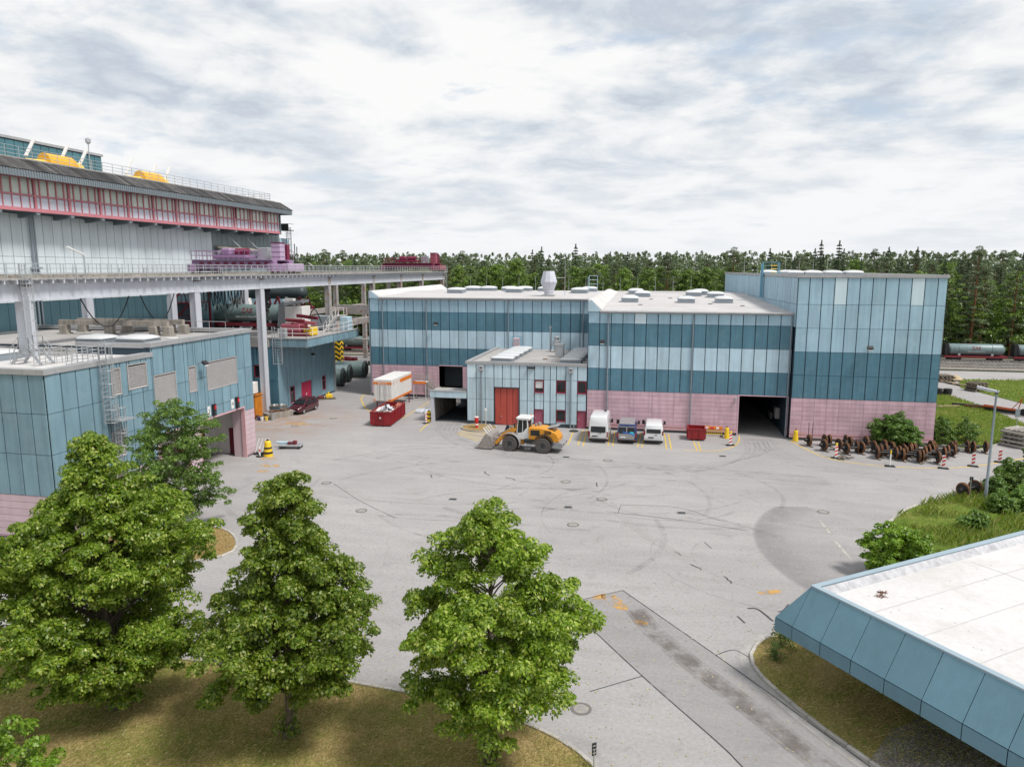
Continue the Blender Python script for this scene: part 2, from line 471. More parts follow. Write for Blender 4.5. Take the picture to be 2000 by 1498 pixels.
def struct(name, mb, m, smooth=False):
    return tag(obj(name, mb, m, smooth=smooth), kind='structure')
def copy_tree(o, parent=None):
    c = o.copy()
    COL.objects.link(c)
    c.parent = parent
    for ch in list(o.children): copy_tree(ch, c)
    return c
def text_mesh(txt, size, m, extrude=0.004, align='CENTER', shear=0.0, bold=0.0):
    cu = bpy.data.curves.new('lettering', 'FONT')
    cu.body = txt
    cu.size = size
    cu.extrude = extrude
    cu.align_x = align
    cu.align_y = 'CENTER'
    cu.shear = shear
    cu.offset = bold
    cu.resolution_u = 3
    tmp = bpy.data.objects.new('lettering', cu)
    COL.objects.link(tmp)
    me = bpy.data.meshes.new_from_object(tmp.evaluated_get(bpy.context.evaluated_depsgraph_get()))
    bpy.data.objects.remove(tmp)
    bpy.data.curves.remove(cu)
    me.materials.clear()
    me.materials.append(MATS[m])
    return me

# ------------------------------------------------------------------ panelled walls
PANELS = {}
def panel_mesh(w, h, t, m, cham=0.012):
    key = (round(w, 2), round(h, 2), round(t, 3), m)
    if key not in PANELS:
        a, b = w / 2, h / 2
        c = min(cham, a * .4, b * .4)
        mb = MB().add([(-a, 0, -b), (a, 0, -b), (a, 0, b), (-a, 0, b), (-a + c, -t, -b + c), (a - c, -t, -b + c), (a - c, -t, b - c), (-a + c, -t, b - c)],
                      [(4, 5, 6, 7), (0, 1, 5, 4), (1, 2, 6, 5), (2, 3, 7, 6), (3, 0, 4, 7), (3, 2, 1, 0)])
        PANELS[key] = mb.mesh('panel', m)
    return PANELS[key]
class Wall:
    """A vertical wall plane: origin (x, y), direction along it, outward side to the right of the direction (local -Y)."""
    def __init__(s, parent, x, y, ang):
        s.p, s.x, s.y, s.a = parent, x, y, ang
        s.c, s.s = math.cos(ang), math.sin(ang)
    def pt(s, u, z, out=0.0):
        return Vector((s.x + u * s.c + out * s.s, s.y + u * s.s - out * s.c, z))
    def place(s, name, me, u, z, out=0.0, parent=None):
        par = parent or s.p
        L, p = Vector(par.location), par.parent
        while p is not None:
            L = L + p.location; p = p.parent
        return link(name, me, par, s.pt(u, z, out) - L, s.a)
    def panel(s, u0, u1, z0, z1, m, t=0.06, gu=0.07, gz=0.02, name='panel', out=0.0):
        if u1 - u0 < 0.1 or z1 - z0 < 0.08: return None
        return s.place(name, panel_mesh(u1 - u0 - gu, z1 - z0 - gz, t, m), (u0 + u1) / 2, (z0 + z1) / 2, out)
    def grid(s, cols, rows, matfn, holes=(), **kw):
        for i in range(len(cols) - 1):
            for j in range(len(rows) - 1):
                m = matfn(i, j) if callable(matfn) else matfn
                if m is None: continue
                for (a, b, c, d) in subtract((cols[i], cols[i + 1], rows[j], rows[j + 1]), holes):
                    s.panel(a, b, c, d, m, **kw)
    def slab(s, mb, u0, u1, z0, z1, out0, out1):
        pts = [s.pt(u, z, o) for z in (z0, z1) for u, o in ((u0, out0), (u1, out0), (u1, out1), (u0, out1))]
        mb.add(pts, [(3, 2, 1, 0), (4, 5, 6, 7), (0, 1, 5, 4), (1, 2, 6, 5), (2, 3, 7, 6), (3, 0, 4, 7)])
    def core(s, mb, u0, u1, z0, z1, holes=(), thick=0.3):
        for (a, b, c, d) in subtract((u0, u1, z0, z1), holes):
            s.slab(mb, a, b, c, d, 0.0, -thick)
    def bits(s, name, rects, m, out0=0.0, out1=0.06, parent=None):
        mb = MB()
        for r in rects: s.slab(mb, *r, out0, out1)
        return wpart(name, mb, m, parent or s.p)
def subtract(rect, holes):
    out = [rect]
    for (h0, h1, k0, k1) in holes:
        nxt = []
        for (a, b, c, d) in out:
            if h1 <= a or h0 >= b or k1 <= c or k0 >= d:
                nxt.append((a, b, c, d)); continue
            if h0 > a: nxt.append((a, h0, c, d))
            if h1 < b: nxt.append((h1, b, c, d))
            aa, bb = max(a, h0), min(b, h1)
            if k0 > c: nxt.append((aa, bb, c, k0))
            if k1 < d: nxt.append((aa, bb, k1, d))
        out = nxt
    return out
def steps(a, b, d):
    n = max(1, round((b - a) / d))
    return [a + (b - a) * i / n for i in range(n + 1)]
def railing(parent, pts, h=1.0, m='galvanised', gap=1.4, bars=2, r=0.025, name='railing', ext=None):
    """posts and horizontal bars along a polyline of world points"""
    mb = MB()
    for a, b in zip(pts, pts[1:]):
        a, b = Vector(a), Vector(b)
        n = max(1, round((b - a).length / gap))
        for i in range(n + 1):
            p = a.lerp(b, i / n)
            mb.cyl(p, p + Vector((0, 0, h)), r, n=5)
        for k in range(1, bars + 1):
            dz = Vector((0, 0, h * k / bars))
            mb.cyl(a + dz, b + dz, r * 0.9, n=5)
    return wpart(name, mb, m, parent)
def ladder(parent, base, top_z, dirv, out, m, cage_from=2.2, w=0.5, name='ladder', cage_r=0.38):
    """vertical ladder at base; dirv = along the wall, out = away from it"""
    b, d, o = Vector(base), Vector(dirv).normalized(), Vector(out).normalized()
    mb = MB()
    top = Vector((b.x, b.y, top_z))
    for sgn in (-1, 1):
        mb.beam(b + d * sgn * w / 2, top + d * sgn * w / 2, 0.06, 0.06)
    z = b.z + 0.3
    while z < top_z - .1:
        q = Vector((b.x, b.y, z))
        mb.cyl(q - d * w / 2, q + d * w / 2, 0.022, n=5)
        z += 0.32
    L = wpart(name, mb, m, parent)
    if cage_from is not None:
        cg = MB()
        rings = []
        z = b.z + cage_from
        while z < top_z:
            ring = [Vector((b.x, b.y, z)) + d * (cage_r * math.cos(t)) + o * (0.06 + cage_r * 1.7 * math.sin(t)) for t in [math.pi * k / 8 for k in range(9)]]
            for p, q in zip(ring, ring[1:]): cg.cyl(p, q, 0.022, n=4)
            rings.append(ring); z += 0.9
        if len(rings) > 1:
            for k in range(1, 8):
                cg.cyl(rings[0][k], rings[-1][k], 0.016, n=4)
        wpart('ladder_cage', cg, m, parent)
    return L
# ================================================================== THE GROUND
def ground_mats():
    # asphalt: bleached, dusty, with broad patches, fine grit and faint wheel-polished bands
    m = bpy.data.materials.new('asphalt'); m.use_nodes = True
    t = NT(m); b = m.node_tree.nodes['Principled BSDF']
    pos = t.n('ShaderNodeNewGeometry').outputs['Position']
    c = t.ramp(t.noise(pos, 0.055, 5, 0.6, 0.4), [(0.3, (0.285, 0.270, 0.269)), (0.5, (0.330, 0.314, 0.312)), (0.7, (0.372, 0.355, 0.350))])
    c = t.mix(1.0, c, t.ramp(t.noise(t.mapping(pos, (0.25, 1.6, 1), rot=(0, 0, R(9))), 0.6, 5, 0.6), [(0.32, 0.92), (0.62, 1.04)]), 'MULTIPLY')
    c = t.mix(1.0, c, t.ramp(t.noise(pos, 6, 4, 0.75), [(0.3, 0.84), (0.7, 1.12)]), 'MULTIPLY')
    c = t.mix(1.0, c, t.ramp(t.noise(pos, 55, 2, 0.6), [(0.32, 0.72), (0.68, 1.22)]), 'MULTIPLY')
    sp = t.noise(pos, 24, 1, 0.5)
    c = t.mix(t.math('MULTIPLY', t.ramp(sp, [(0.70, 0.0), (0.74, 1.0)]), 0.5), c, (0.50, 0.47, 0.43))
    st = t.noise(pos, 0.55, 8, 0.72, 0.8)
    c = t.mix(t.math('MULTIPLY', t.ramp(st, [(0.56, 0.0), (0.68, 1.0)]), 0.34), c, (0.17, 0.152, 0.145))
    # dried mud, orange-brown, around the west gate
    d = t.n('ShaderNodeVectorMath', operation='DISTANCE')
    t.l(t.mapping(pos, (1.0, 1.0, 0)), d.inputs[0]); d.inputs[1].default_value = (-43.5, 74.5, 0)
    near = t.ramp(t.math('DIVIDE', d.outputs['Value'], 14.0), [(0.12, 1.0), (0.85, 0.0)])
    mud = t.math('MULTIPLY', near, t.ramp(t.noise(pos, 0.35, 6, 0.62), [(0.36, 0.0), (0.66, 1.0)]))
    c = t.mix(t.math('MULTIPLY', mud, 0.75), c, (0.30, 0.155, 0.075))
    t.l(c, b.inputs['Base Color'])
    b.inputs['Roughness'].default_value = 0.85
    bp = t.n('ShaderNodeBump'); bp.inputs['Strength'].default_value = 0.25; bp.inputs['Distance'].default_value = 0.01
    t.l(t.noise(pos, 45, 3), bp.inputs['Height']); t.l(bp.outputs[0], b.inputs['Normal'])
    MATS['asphalt'] = m
    def grass(name, dry, mid, green, bias, sc=0.30):
        m = bpy.data.materials.new(name); m.use_nodes = True
        t = NT(m); b = m.node_tree.nodes['Principled BSDF']
        pos = t.n('ShaderNodeNewGeometry').outputs['Position']
        v = t.math('ADD', t.math('MULTIPLY', t.noise(pos, sc, 6, 0.65, 0.3), 0.75), t.math('MULTIPLY', t.noise(pos, 3.2, 4, 0.7), 0.25))
        c = t.ramp(v, [(0.36 + bias, dry), (0.50 + bias, mid), (0.64 + bias, green)])
        c = t.mix(1.0, c, t.ramp(t.noise(pos, 11, 5, 0.8), [(0.30, 0.42), (0.70, 1.55)]), 'MULTIPLY')
        t.l(c, b.inputs['Base Color']); b.inputs['Roughness'].default_value = 0.95
        b.inputs['Specular IOR Level'].default_value = 0.1
        bp = t.n('ShaderNodeBump'); bp.inputs['Strength'].default_value = 0.9; bp.inputs['Distance'].default_value = 0.06
        t.l(t.noise(pos, 11, 4, 0.7), bp.inputs['Height']); t.l(bp.outputs[0], b.inputs['Normal'])
        MATS[name] = m
    grass('dry_lawn', (0.40, 0.285, 0.145), (0.31, 0.245, 0.10), (0.19, 0.205, 0.05), -0.03)
    grass('green_lawn', (0.230, 0.180, 0.075), (0.150, 0.185, 0.040), (0.090, 0.150, 0.022), -0.06)
    grass('straw_lawn', (0.34, 0.235, 0.105), (0.29, 0.195, 0.085), (0.20, 0.15, 0.06), 0.05)
    grass('forest_floor', (0.070, 0.060, 0.030), (0.060, 0.070, 0.024), (0.045, 0.062, 0.018), 0.0)
    def stain(name, color, strength, scale, edge=(0.42, 0.62), stretch=(1, 1, 1), rot=0):
        m = bpy.data.materials.new(name); m.use_nodes = True
        t = NT(m); b = m.node_tree.nodes['Principled BSDF']; out = m.node_tree.nodes['Material Output']
        pos = t.n('ShaderNodeNewGeometry').outputs['Position']
        b.inputs['Base Color'].default_value = (*color, 1); b.inputs['Roughness'].default_value = 0.85
        tr = t.n('ShaderNodeBsdfTransparent'); mx = t.n('ShaderNodeMixShader')
        f = t.math('MULTIPLY', t.ramp(t.noise(t.mapping(pos, stretch, rot=(0, 0, rot)), scale, 6, 0.65), [(edge[0], 0.0), (edge[1], 1.0)]), strength)
        t.l(f, mx.inputs[0]); t.l(tr.outputs[0], mx.inputs[1]); t.l(b.outputs[0], mx.inputs[2])
        t.l(mx.outputs[0], out.inputs[0])
        MATS[name] = m
    stain('yellow_line', (0.68, 0.46, 0.06), 0.92, 2.6, (0.28, 0.46))
    stain('yellow_worn', (0.60, 0.34, 0.09), 0.75, 1.6, (0.44, 0.58))
    stain('white_line', (0.70, 0.66, 0.56), 0.65, 2.0, (0.35, 0.6))
    stain('seam', (0.045, 0.045, 0.05), 0.85, 1.5, (0.28, 0.48))
    stain('tyre_rubber', (0.13, 0.127, 0.128), 0.19, 0.7, (0.36, 0.74))
    stain('dark_patch', (0.17, 0.165, 0.168), 0.34, 0.22, (0.30, 0.62))
    stain('damp_streak', (0.125, 0.098, 0.078), 0.24, 0.9, (0.38, 0.62), (1.0, 1.0, 1))
    stain('pale_dust', (0.46, 0.445, 0.43), 0.40, 0.45, (0.42, 0.66))
    stain('new_asphalt', (0.20, 0.195, 0.198), 0.15, 0.3, (0.0, 0.4))
ground_mats()

def sheet(name, poly, z, m):
    mb = MB(); mb.add([(x, y, z) for x, y in poly], [tuple(range(len(poly)))])
    o = struct(name, mb, m)
    return o
def smooth_path(pts, n=5):
    """Catmull-Rom through the points"""
    P = [Vector((*p, 0)) if len(p) == 2 else Vector(p) for p in pts]
    if len(P) < 3: return P
    P = [P[0] * 2 - P[1]] + P + [P[-1] * 2 - P[-2]]
    out = []
    for i in range(1, len(P) - 2):
        for k in range(n):
            t = k / n
            a, b, c, d = P[i - 1:i + 3]
            out.append(0.5 * ((2 * b) + (c - a) * t + (2 * a - 5 * b + 4 * c - d) * t * t + (3 * b - a - 3 * c + d) * t ** 3))
    out.append(P[-2])
    return out
def ribbon(mb, pts, w, z):
    P = [Vector((p[0], p[1], 0)) for p in pts]
    L, Rr = [], []
    for i, p in enumerate(P):
        d = (P[min(i + 1, len(P) - 1)] - P[max(i - 1, 0)]).normalized()
        nrm = Vector((-d.y, d.x, 0)) * w / 2
        L.append((p.x + nrm.x, p.y + nrm.y, z)); Rr.append((p.x - nrm.x, p.y - nrm.y, z))
    mb.add(L + Rr, [(i, i + 1, len(P) + i + 1, len(P) + i) for i in range(len(P) - 1)])

g = MB(); g.add([(-2500, -600, -0.06), (2500, -600, -0.06), (2500, 3500, -0.06), (-2500, 3500, -0.06)], [(0, 1, 2, 3)])
struct('ground', g, 'forest_floor')
yard = sheet('yard', [(-120, -20), (110, -20), (110, 136.5), (-120, 136.5)], 0.0, 'asphalt')

# kerbed lawns
LAWN_TREES = [(-75, 27.3), (-60, 26.9), (-40, 26.75), (-22.2, 26.7), (-17.8, 26.68), (-12, 26.45), (-7.5, 25.95), (-4.9, 25.3), (-3.1, 24.45), (-2.0, 23.5), (-0.6, 21.9), (0.6, 20.0), (3.2, 15.0), (5, 8), (5, -15), (-75, -15)]
LAWN_BUILDING = [(12.6, 19.4), (10.2, 22.6), (7.85, 25.56), (6.49, 27.37), (5.31, 29.4), (4.62, 30.9), (4.50, 32.1), (4.86, 33.2), (5.5, 34.1), (6.6, 35.0), (9.2, 37.2), (24, 48), (40, 35), (28, 8)]
VERGE = [(13.7, 41.0), (14.1, 44.0), (14.5, 47.5), (15.1, 50.2), (15.85, 52.05), (17.4, 54.7), (19.6, 57.3), (22.1, 59.45), (24.3, 61.5), (26.8, 64.1), (32.3, 70.8), (38, 76.2), (50, 84.5), (110, 84), (110, 20), (30, 30)]
EAST_LAWN = [(27.1, 79.0), (27.9, 77.6), (30.4, 76.05), (34.2, 79.85), (38.0, 83.6), (40.9, 87.0), (40.75, 95.3), (40.4, 103.4), (39.6, 109.0), (36, 111.6), (27.1, 112)]
FAR_LAWN = [(46.8, 104.4), (45.0, 112.4), (43.8, 117.0), (45.2, 121.5), (47.0, 125.2), (60, 127.2), (110, 127.6), (110, 85), (52, 86.5), (48, 95)]
WEST_ISLAND = [(-37.4, 37.9), (-35.5, 39.2), (-33, 40.6), (-31.2, 41.8), (-29.6, 42.2), (-27.9, 41.56), (-26.5, 40.2), (-25.75, 38.8), (-26.0, 37.6), (-28.5, 35.6), (-34, 34.6), (-37.4, 34.6)]
for nm, poly, mm in (('lawn', LAWN_TREES, 'dry_lawn'), ('lawn', LAWN_BUILDING, 'dry_lawn'), ('lawn', VERGE, 'green_lawn'), ('lawn', EAST_LAWN, 'green_lawn'), ('lawn', FAR_LAWN, 'green_lawn'), ('lawn', WEST_ISLAND, 'straw_lawn')):
    mb = MB().prism(poly, -0.03, 0.07)
    struct(nm, mb, mm)
rnd = random.Random(3)
STONE = {}
def kerb(path, stones=True, w=0.16, h=0.13, L=0.95):
    P = smooth_path(path, 6)
    base = MB(); ribbon(base, P, w + 0.22, 0.006)
    root = struct('kerb', base, 'concrete')
    if not stones:
        mb = MB()
        for a, b in zip(P, P[1:]): mb.beam(a + Vector((0, 0, h / 2)), b + Vector((0, 0, h / 2)), w, h)
        obj('kerb_run', mb, 'kerb_stone', root)
        return
    d = 0.0; acc = [0.0]
    for a, b in zip(P, P[1:]): acc.append(acc[-1] + (b - a).length)
    def at(s):
        for i in range(len(P) - 1):
            if acc[i + 1] >= s: return P[i].lerp(P[i + 1], (s - acc[i]) / max(1e-6, acc[i + 1] - acc[i]))
        return P[-1]
    if 'k' not in STONE: STONE['k'] = MB().bevbox(-L / 2 + .012, L / 2 - .012, -w / 2, w / 2, 0, h, 0.015).mesh('kerb_stone', 'kerb_stone')
    while d + L <= acc[-1]:
        a, b = at(d), at(d + L)
        link('kerb_stone', STONE['k'], root, (a + b) / 2 + Vector((0, 0, rnd.uniform(-.006, .006))), math.atan2(b.y - a.y, b.x - a.x) + rnd.uniform(-.01, .01))
        d += L
kerb([(10.2, 22.6), (7.85, 25.56), (6.49, 27.37), (5.31, 29.4), (4.62, 30.9), (4.50, 32.1), (4.86, 33.2), (5.5, 34.1), (6.6, 35.0), (9.2, 37.2)])
kerb([(-40, 26.75), (-30, 26.72), (-22.2, 26.7), (-17.8, 26.68), (-12, 26.45), (-7.5, 25.95), (-4.9, 25.3), (-3.1, 24.45), (-2.0, 23.5), (-0.6, 21.9), (0.6, 20.0)])
kerb([(-35.5, 39.2), (-33, 40.6), (-31.2, 41.8), (-29.6, 42.2), (-27.9, 41.56), (-26.5, 40.2), (-25.75, 38.8), (-26.0, 37.6), (-28.5, 35.6)])
kerb([(14.1, 44.0), (14.5, 47.5), (15.1, 50.2), (15.85, 52.05), (17.4, 54.7), (19.6, 57.3), (22.1, 59.45), (24.3, 61.5), (26.8, 64.1), (32.3, 70.8), (38, 76.2)], False, 0.2)
kerb([(27.9, 77.6), (30.4, 76.05), (34.2, 79.85), (38.0, 83.6), (40.9, 87.0)], False)
# paved gutter bands beside the near kerbs
gb = MB(); ribbon(gb, smooth_path([(9.85, 22.4), (7.55, 25.32), (6.2, 27.2), (5.02, 29.25), (4.3, 30.8), (4.17, 32.15), (4.58, 33.4), (5.3, 34.35)], 6), 0.34, 0.009)
struct('gutter', gb, 'concrete')

# painted lines
yl = MB()
def yline(pts, w=0.13, sm=True): ribbon(yl, smooth_path(pts, 6) if sm and len(pts) > 2 else [Vector((*p, 0)) for p in pts], w, 0.006)
for a, b in (((-7.95, 77.4), (-7.75, 70.4)), ((-8.95, 76.5), (-8.75, 70.6)), ((-7.55, 77.4), (-7.2, 70.2)), ((-5.0, 77.4), (-4.75, 70.7)), ((-4.55, 77.4), (-4.3, 70.8)), ((-1.7, 77.4), (-1.88, 70.9)), ((-1.2, 77.4), (-1.45, 70.8)),
             ((0.75, 77.4), (0.95, 70.6)), ((1.15, 77.4), (1.42, 70.5)), ((3.65, 74.5), (3.87, 70.6)), ((4.1, 74.3), (4.2, 70.7)), ((-10.5, 70.6), (-8.75, 70.6))):
    yline([a, b], 0.12)
yline([(8.5, 78.0), (8.2, 75.4), (7.44, 73.0), (6.0, 71.1), (4.3, 70.6), (2.6, 70.5)])
yline([(13.4, 76.9), (14.2, 73.8), (15.4, 70.6), (17.3, 69.0), (20.55, 68.2), (24.4, 68.5), (27.7, 69.7), (31.1, 72.0), (33.6, 73.8), (40, 78.5)], 0.15)
yline([(-40.3, 95.3), (-40.2, 92.7), (-39.3, 90.1), (-37.0, 85.7), (-35.0, 82.7), (-32.0, 80.8), (-29.5, 79.1)], 0.15)
yline([(-29.5, 79.1), (-29.75, 90.1)], 0.13)
yline([(-25.3, 73.3), (-25.7, 77.6)], 0.13)
# hatched box beside the hydrant island
hb = [(-21.0, 73.0), (-17.9, 70.0), (-16.9, 72.7), (-20.6, 76.3)]
yline(hb + [hb[0]], 0.1, False)
for k in range(1, 9):
    t = k / 9
    a = Vector((*hb[0], 0)).lerp(Vector((*hb[1], 0)), t); b = Vector((*hb[3], 0)).lerp(Vector((*hb[2], 0)), max(0, t - .05))
    yline([(a.x, a.y), (b.x, b.y)], 0.09)
struct('painted_line', yl, 'yellow_line')
wl = MB()
for a, b in (((11.54, 48.3), (11.8, 45.2)), ((11.35, 52.2), (11.55, 49.4)), ((14.0, 49.0), (13.7, 46.5))):
    ribbon(wl, [Vector((*a, 0)), Vector((*b, 0))], 0.14, 0.006)
struct('painted_dash', wl, 'white_line')
yw = MB()
for cx, cy, a, b, q in ((-1.95, 36.5, 1.1, 0.45, -.9), (-2.6, 37.0, .8, .3, .5), (-4.25, 35.35, .12, .7, .55), (-0.62, 34.45, .5, .25, 0), (-34.0, 57.3, 1.0, .5, 0), (-33.6, 55.6, .6, .4, 0), (-35.4, 59.6, .9, .5, 0), (-40.0, 74.0, 1.6, .7, 0), (6.3, 39.4, .7, .3, .4)):
    yw.add([(cx + a * math.cos(t) * math.cos(q) - b * math.sin(t) * math.sin(q), cy + a * math.cos(t) * math.sin(q) + b * math.sin(t) * math.cos(q), 0.007) for t in [k * math.pi / 8 for k in range(16)]], [tuple(range(16))])
struct('worn_paint', yw, 'yellow_worn')
# newer strip of road asphalt with its sealed joints
sheet('road_patch', [(-1.58, 37.97), (-4.51, 35.79), (-0.3, 29.6), (2.59, 25.63), (5.2, 21.5), (9.9, 22.0), (7.6, 25.3), (4.88, 29.41), (2.91, 32.08)], 0.004, 'new_asphalt')
sm_ = MB()
for path, w in (([(-1.58, 37.97), (2.91, 32.08), (4.88, 29.41), (6.45, 27.20), (7.8, 25.35)], .055), ([(-1.58, 37.97), (-4.51, 35.79)], .05), ([(-4.51, 35.79), (-0.3, 29.6), (2.59, 25.63), (3.34, 24.44), (5.2, 21.5)], .06), ([(-2.42, 27.98), (-0.3, 29.6)], .05),
                ([(2.95, 32.03), (3.79, 32.66), (4.41, 32.15)], .05), ([(4.9, 37.13), (5.41, 37.12), (6.0, 35.94)], .12), ([(4.29, 36.14), (4.42, 35.85), (4.59, 35.44)], .10), ([(6.4, 37.03), (6.7, 37.3), (7.07, 38.05)], .08), ([(6.2, 48.9), (1.5, 50.2), (-3.5, 50.9)], .05), ([(-2.5, 52.6), (1.6, 52.9), (4.5, 50.6)], .04), ([(-2.5, 52.6), (-2.6, 50.8)], .04),
                ([(-28.5, 44.0), (-24.5, 44.3)], .05), ([(-26, 53.4), (-22, 49.6), (-18, 46.5)], .04), ([(3.2, 46.2), (3.6, 45.2)], .05)):
    ribbon(sm_, smooth_path([(*p,) for p in path], 6), w, 0.011)
cr = random.Random(9)
for cx, cy, L in ((4.0, 41.0, 1.0), (2.2, 42.4, 1.0), (-12.5, 58.0, 1.3), (-9.6, 58.6, 1.2), (-14.6, 59.4, 1.4), (-4.8, 58.0, 1.2), (-19, 57.5, 1.0), (1.3, 44.2, .7)):
    a = cr.uniform(-1.2, -.2); pts = []
    x, y = cx, cy
    for k in range(5):
        pts.append((x, y)); a += cr.uniform(-.7, .7)
        x += math.cos(a) * L / 4; y += math.sin(a) * L / 4
    ribbon(sm_, smooth_path(pts, 4), .09, 0.012)
struct('sealed_crack', sm_, 'seam')
def relaid_corner():   # a darker relaid corner, strongest along its curved edge and worn pale further in
    m = bpy.data.materials.new('relaid_asphalt'); m.use_nodes = True
    t = NT(m); b = m.node_tree.nodes['Principled BSDF']; out = m.node_tree.nodes['Material Output']
    pos = t.n('ShaderNodeNewGeometry').outputs['Position']
    d = t.n('ShaderNodeVectorMath', operation='DISTANCE'); t.l(t.mapping(pos, (1, 1, 0)), d.inputs[0]); d.inputs[1].default_value = (19.85, 47.0, 0)
    f = t.ramp(t.math('DIVIDE', d.outputs['Value'], 13.5), [(0.55, 0.02), (0.80, 0.12), (0.94, 0.36), (0.98, 0.33), (1.0, 0.05)])
    f = t.math('MULTIPLY', f, t.ramp(t.noise(pos, 0.5, 5, 0.6), [(0.3, 0.55), (0.65, 1.0)]))
    b.inputs['Base Color'].default_value = (0.20, 0.195, 0.205, 1); b.inputs['Roughness'].default_value = 0.8
    tr = t.n('ShaderNodeBsdfTransparent'); mx = t.n('ShaderNodeMixShader')
    t.l(f, mx.inputs[0]); t.l(tr.outputs[0], mx.inputs[1]); t.l(b.outputs[0], mx.inputs[2]); t.l(mx.outputs[0], out.inputs[0])
    MATS['relaid_asphalt'] = m
relaid_corner()
arc_ = [(19.85 + 13.5 * math.cos(a), 47 + 13.5 * math.sin(a)) for a in [R(146 + 2 * k) for k in range(36)]]
sheet('road_patch', arc_ + [(13.2, 39.6), (13.9, 44), (14.3, 48.5), (13.4, 52.6), (11, 55.0)], 0.005, 'relaid_asphalt')
tm = MB()
tw_r = random.Random(14)
for k in range(46):   # faint older sweeps of turning lorries
    cx, cy, r0 = tw_r.uniform(-24, 10), tw_r.uniform(40, 66), tw_r.uniform(6, 22)
    a0, da = tw_r.uniform(0, 360), tw_r.uniform(30, 85)
    P_ = [Vector((cx + r0 * math.cos(R(a0 + da * i / 14)), cy + r0 * .8 * math.sin(R(a0 + da * i / 14)), 0)) for i in range(15)]
    if all(-33 < p.x < 13 and 39 < p.y < 74 for p in P_): ribbon(tm, P_, tw_r.uniform(.12, .5), .0180 + .0002 * k)
# wheel tracks sweeping out of the east gate and around the yard
for off in (-1.1, -.75, -.2, .25, .8, 1.15):
    ribbon(tm, smooth_path([(10.6 + off, 77), (11.0 + off, 72 + off * .3), (12.6 + off * .8, 68.2 + off * .6), (16.5, 65.2 + off * .9), (22, 63.8 + off), (29, 66.5 + off)], 8), .22 if abs(off) < 1 else .12, 0.0075 + .0004 * off)
    ribbon(tm, smooth_path([(10.0 + off, 77), (9.0 + off * .9, 70 + off * .4), (4.0, 64.6 + off), (-5, 61.5 + off * 1.2), (-16, 60.5 + off * 1.3), (-27, 63 + off)], 8), .20, 0.0085 + .0004 * off)
    ribbon(tm, smooth_path([(-23.2 + off, 78), (-22.3 + off, 73.5), (-18.5, 68.2 + off), (-10, 64.6 + off), (2, 63.6 + off * .8), (14, 62.2 + off)], 8), .26, 0.0095 + .0004 * off)
for r0 in (5.6, 7.9):
    ribbon(tm, [Vector((-1.0 + r0 * 1.2 * math.cos(t), 52.2 + r0 * math.sin(t), 0)) for t in [R(20 + 9 * k) for k in range(18)]], .14, 0.0108 + r0 * .0001)
    ribbon(tm, [Vector((8.5 + r0 * 1.1 * math.cos(t), 44.0 + r0 * .9 * math.sin(t), 0)) for t in [R(150 + 8 * k) for k in range(16)]], .12, 0.0118 + r0 * .0001)
struct('tyre_mark', tm, 'tyre_rubber')
dk = MB()
for w_, z_ in ((1.15, .0132), (.75, .0136)):
    ribbon(dk, smooth_path([(-0.85, 35.83), (0.12, 33.73), (1.52, 31.47), (3.12, 29.31), (4.59, 27.27), (6.19, 24.99), (8.0, 22.4)], 8), w_, z_)
struct('damp_track', dk, 'damp_streak')
pd = MB()
for w_, z_ in ((.9, .0145), (.5, .0150), (.25, .0154)): ribbon(pd, smooth_path([(8.0, 52.8), (8.85, 51.35), (10.1, 50.77), (11.7, 50.5), (14.3, 50.74)], 8), w_, z_)
ribbon(pd, smooth_path([(-3.5, 53.2), (-1.0, 47.5), (2.2, 42.8)], 8), .8, 0.0145)
struct('dust_streak', pd, 'pale_dust')

# gravel beside the near building
sheet('gravel_bed', [(7.9, 25.7), (9.1, 27.6), (12.2, 30.2), (18, 24), (14, 18), (10.4, 22.5)], 0.078, 'gravel_bed')
gr = MB(); gr_r = random.Random(5)
for k in range(2600):
    u, v = gr_r.random(), gr_r.random()
    p = Vector((8.2, 25.7, 0)).lerp(Vector((10.8, 22.7, 0)), u).lerp(Vector((12.0, 29.6, 0)).lerp(Vector((15, 25, 0)), u), v)
    s_ = gr_r.uniform(.03, .075)
    a = gr_r.random() * 6.28
    gr.add([(p.x + s_ * math.cos(a + q) * f, p.y + s_ * math.sin(a + q) * f, .078 + (.0 if f > .6 else s_ * .9)) for f in (1, .5) for q in (0, 2.1, 4.2)], [(0, 1, 4, 3), (1, 2, 5, 4), (2, 0, 3, 5), (3, 4, 5)])
tag(obj('gravel', gr, 'gravel_bed'), 'grey gravel bed under the sloped teal roof edge', 'gravel', kind='stuff')

# railway: ballast, sleepers, rails
sheet('track_bed', [(-140, 138.2), (170, 138.2), (170, 156), (-140, 156)], 0.02, 'ballast')
sleeper_me = MB().bevbox(-.13, .13, -1.3, 1.3, 0, .12, .02).mesh('sleeper', 'sleeper')
for ti, ty in enumerate((142.6, 147.2, 151.4)):
    mb = MB()
    for q in (-.75, .75):
        mb.box(-140, 170, ty + q - .07, ty + q + .07, .12, .16)
        mb.box(-140, 170, ty + q - .02, ty + q + .02, .16, .24)
        mb.box(-140, 170, ty + q - .05, ty + q + .05, .24, .30)
    root = struct('railway_track', mb, 'rail_steel')
    if ti < 2:
        for k in range(110):
            link('sleeper', sleeper_me, root, (44 + k * .62, ty, .02))
    sl = MB()
    for k in range(330):
        x = -140 + k * .62
        if x < 44 or ti == 2: sl.box(x - .13, x + .13, ty - 1.3, ty + 1.3, .02, .14)
    tag(obj('sleeper_row', sl, 'sleeper', root), kind='stuff')
pe = MB().box(40, 170, 138.0, 138.35, 0, .16)
struct('platform_edge', pe, 'concrete')

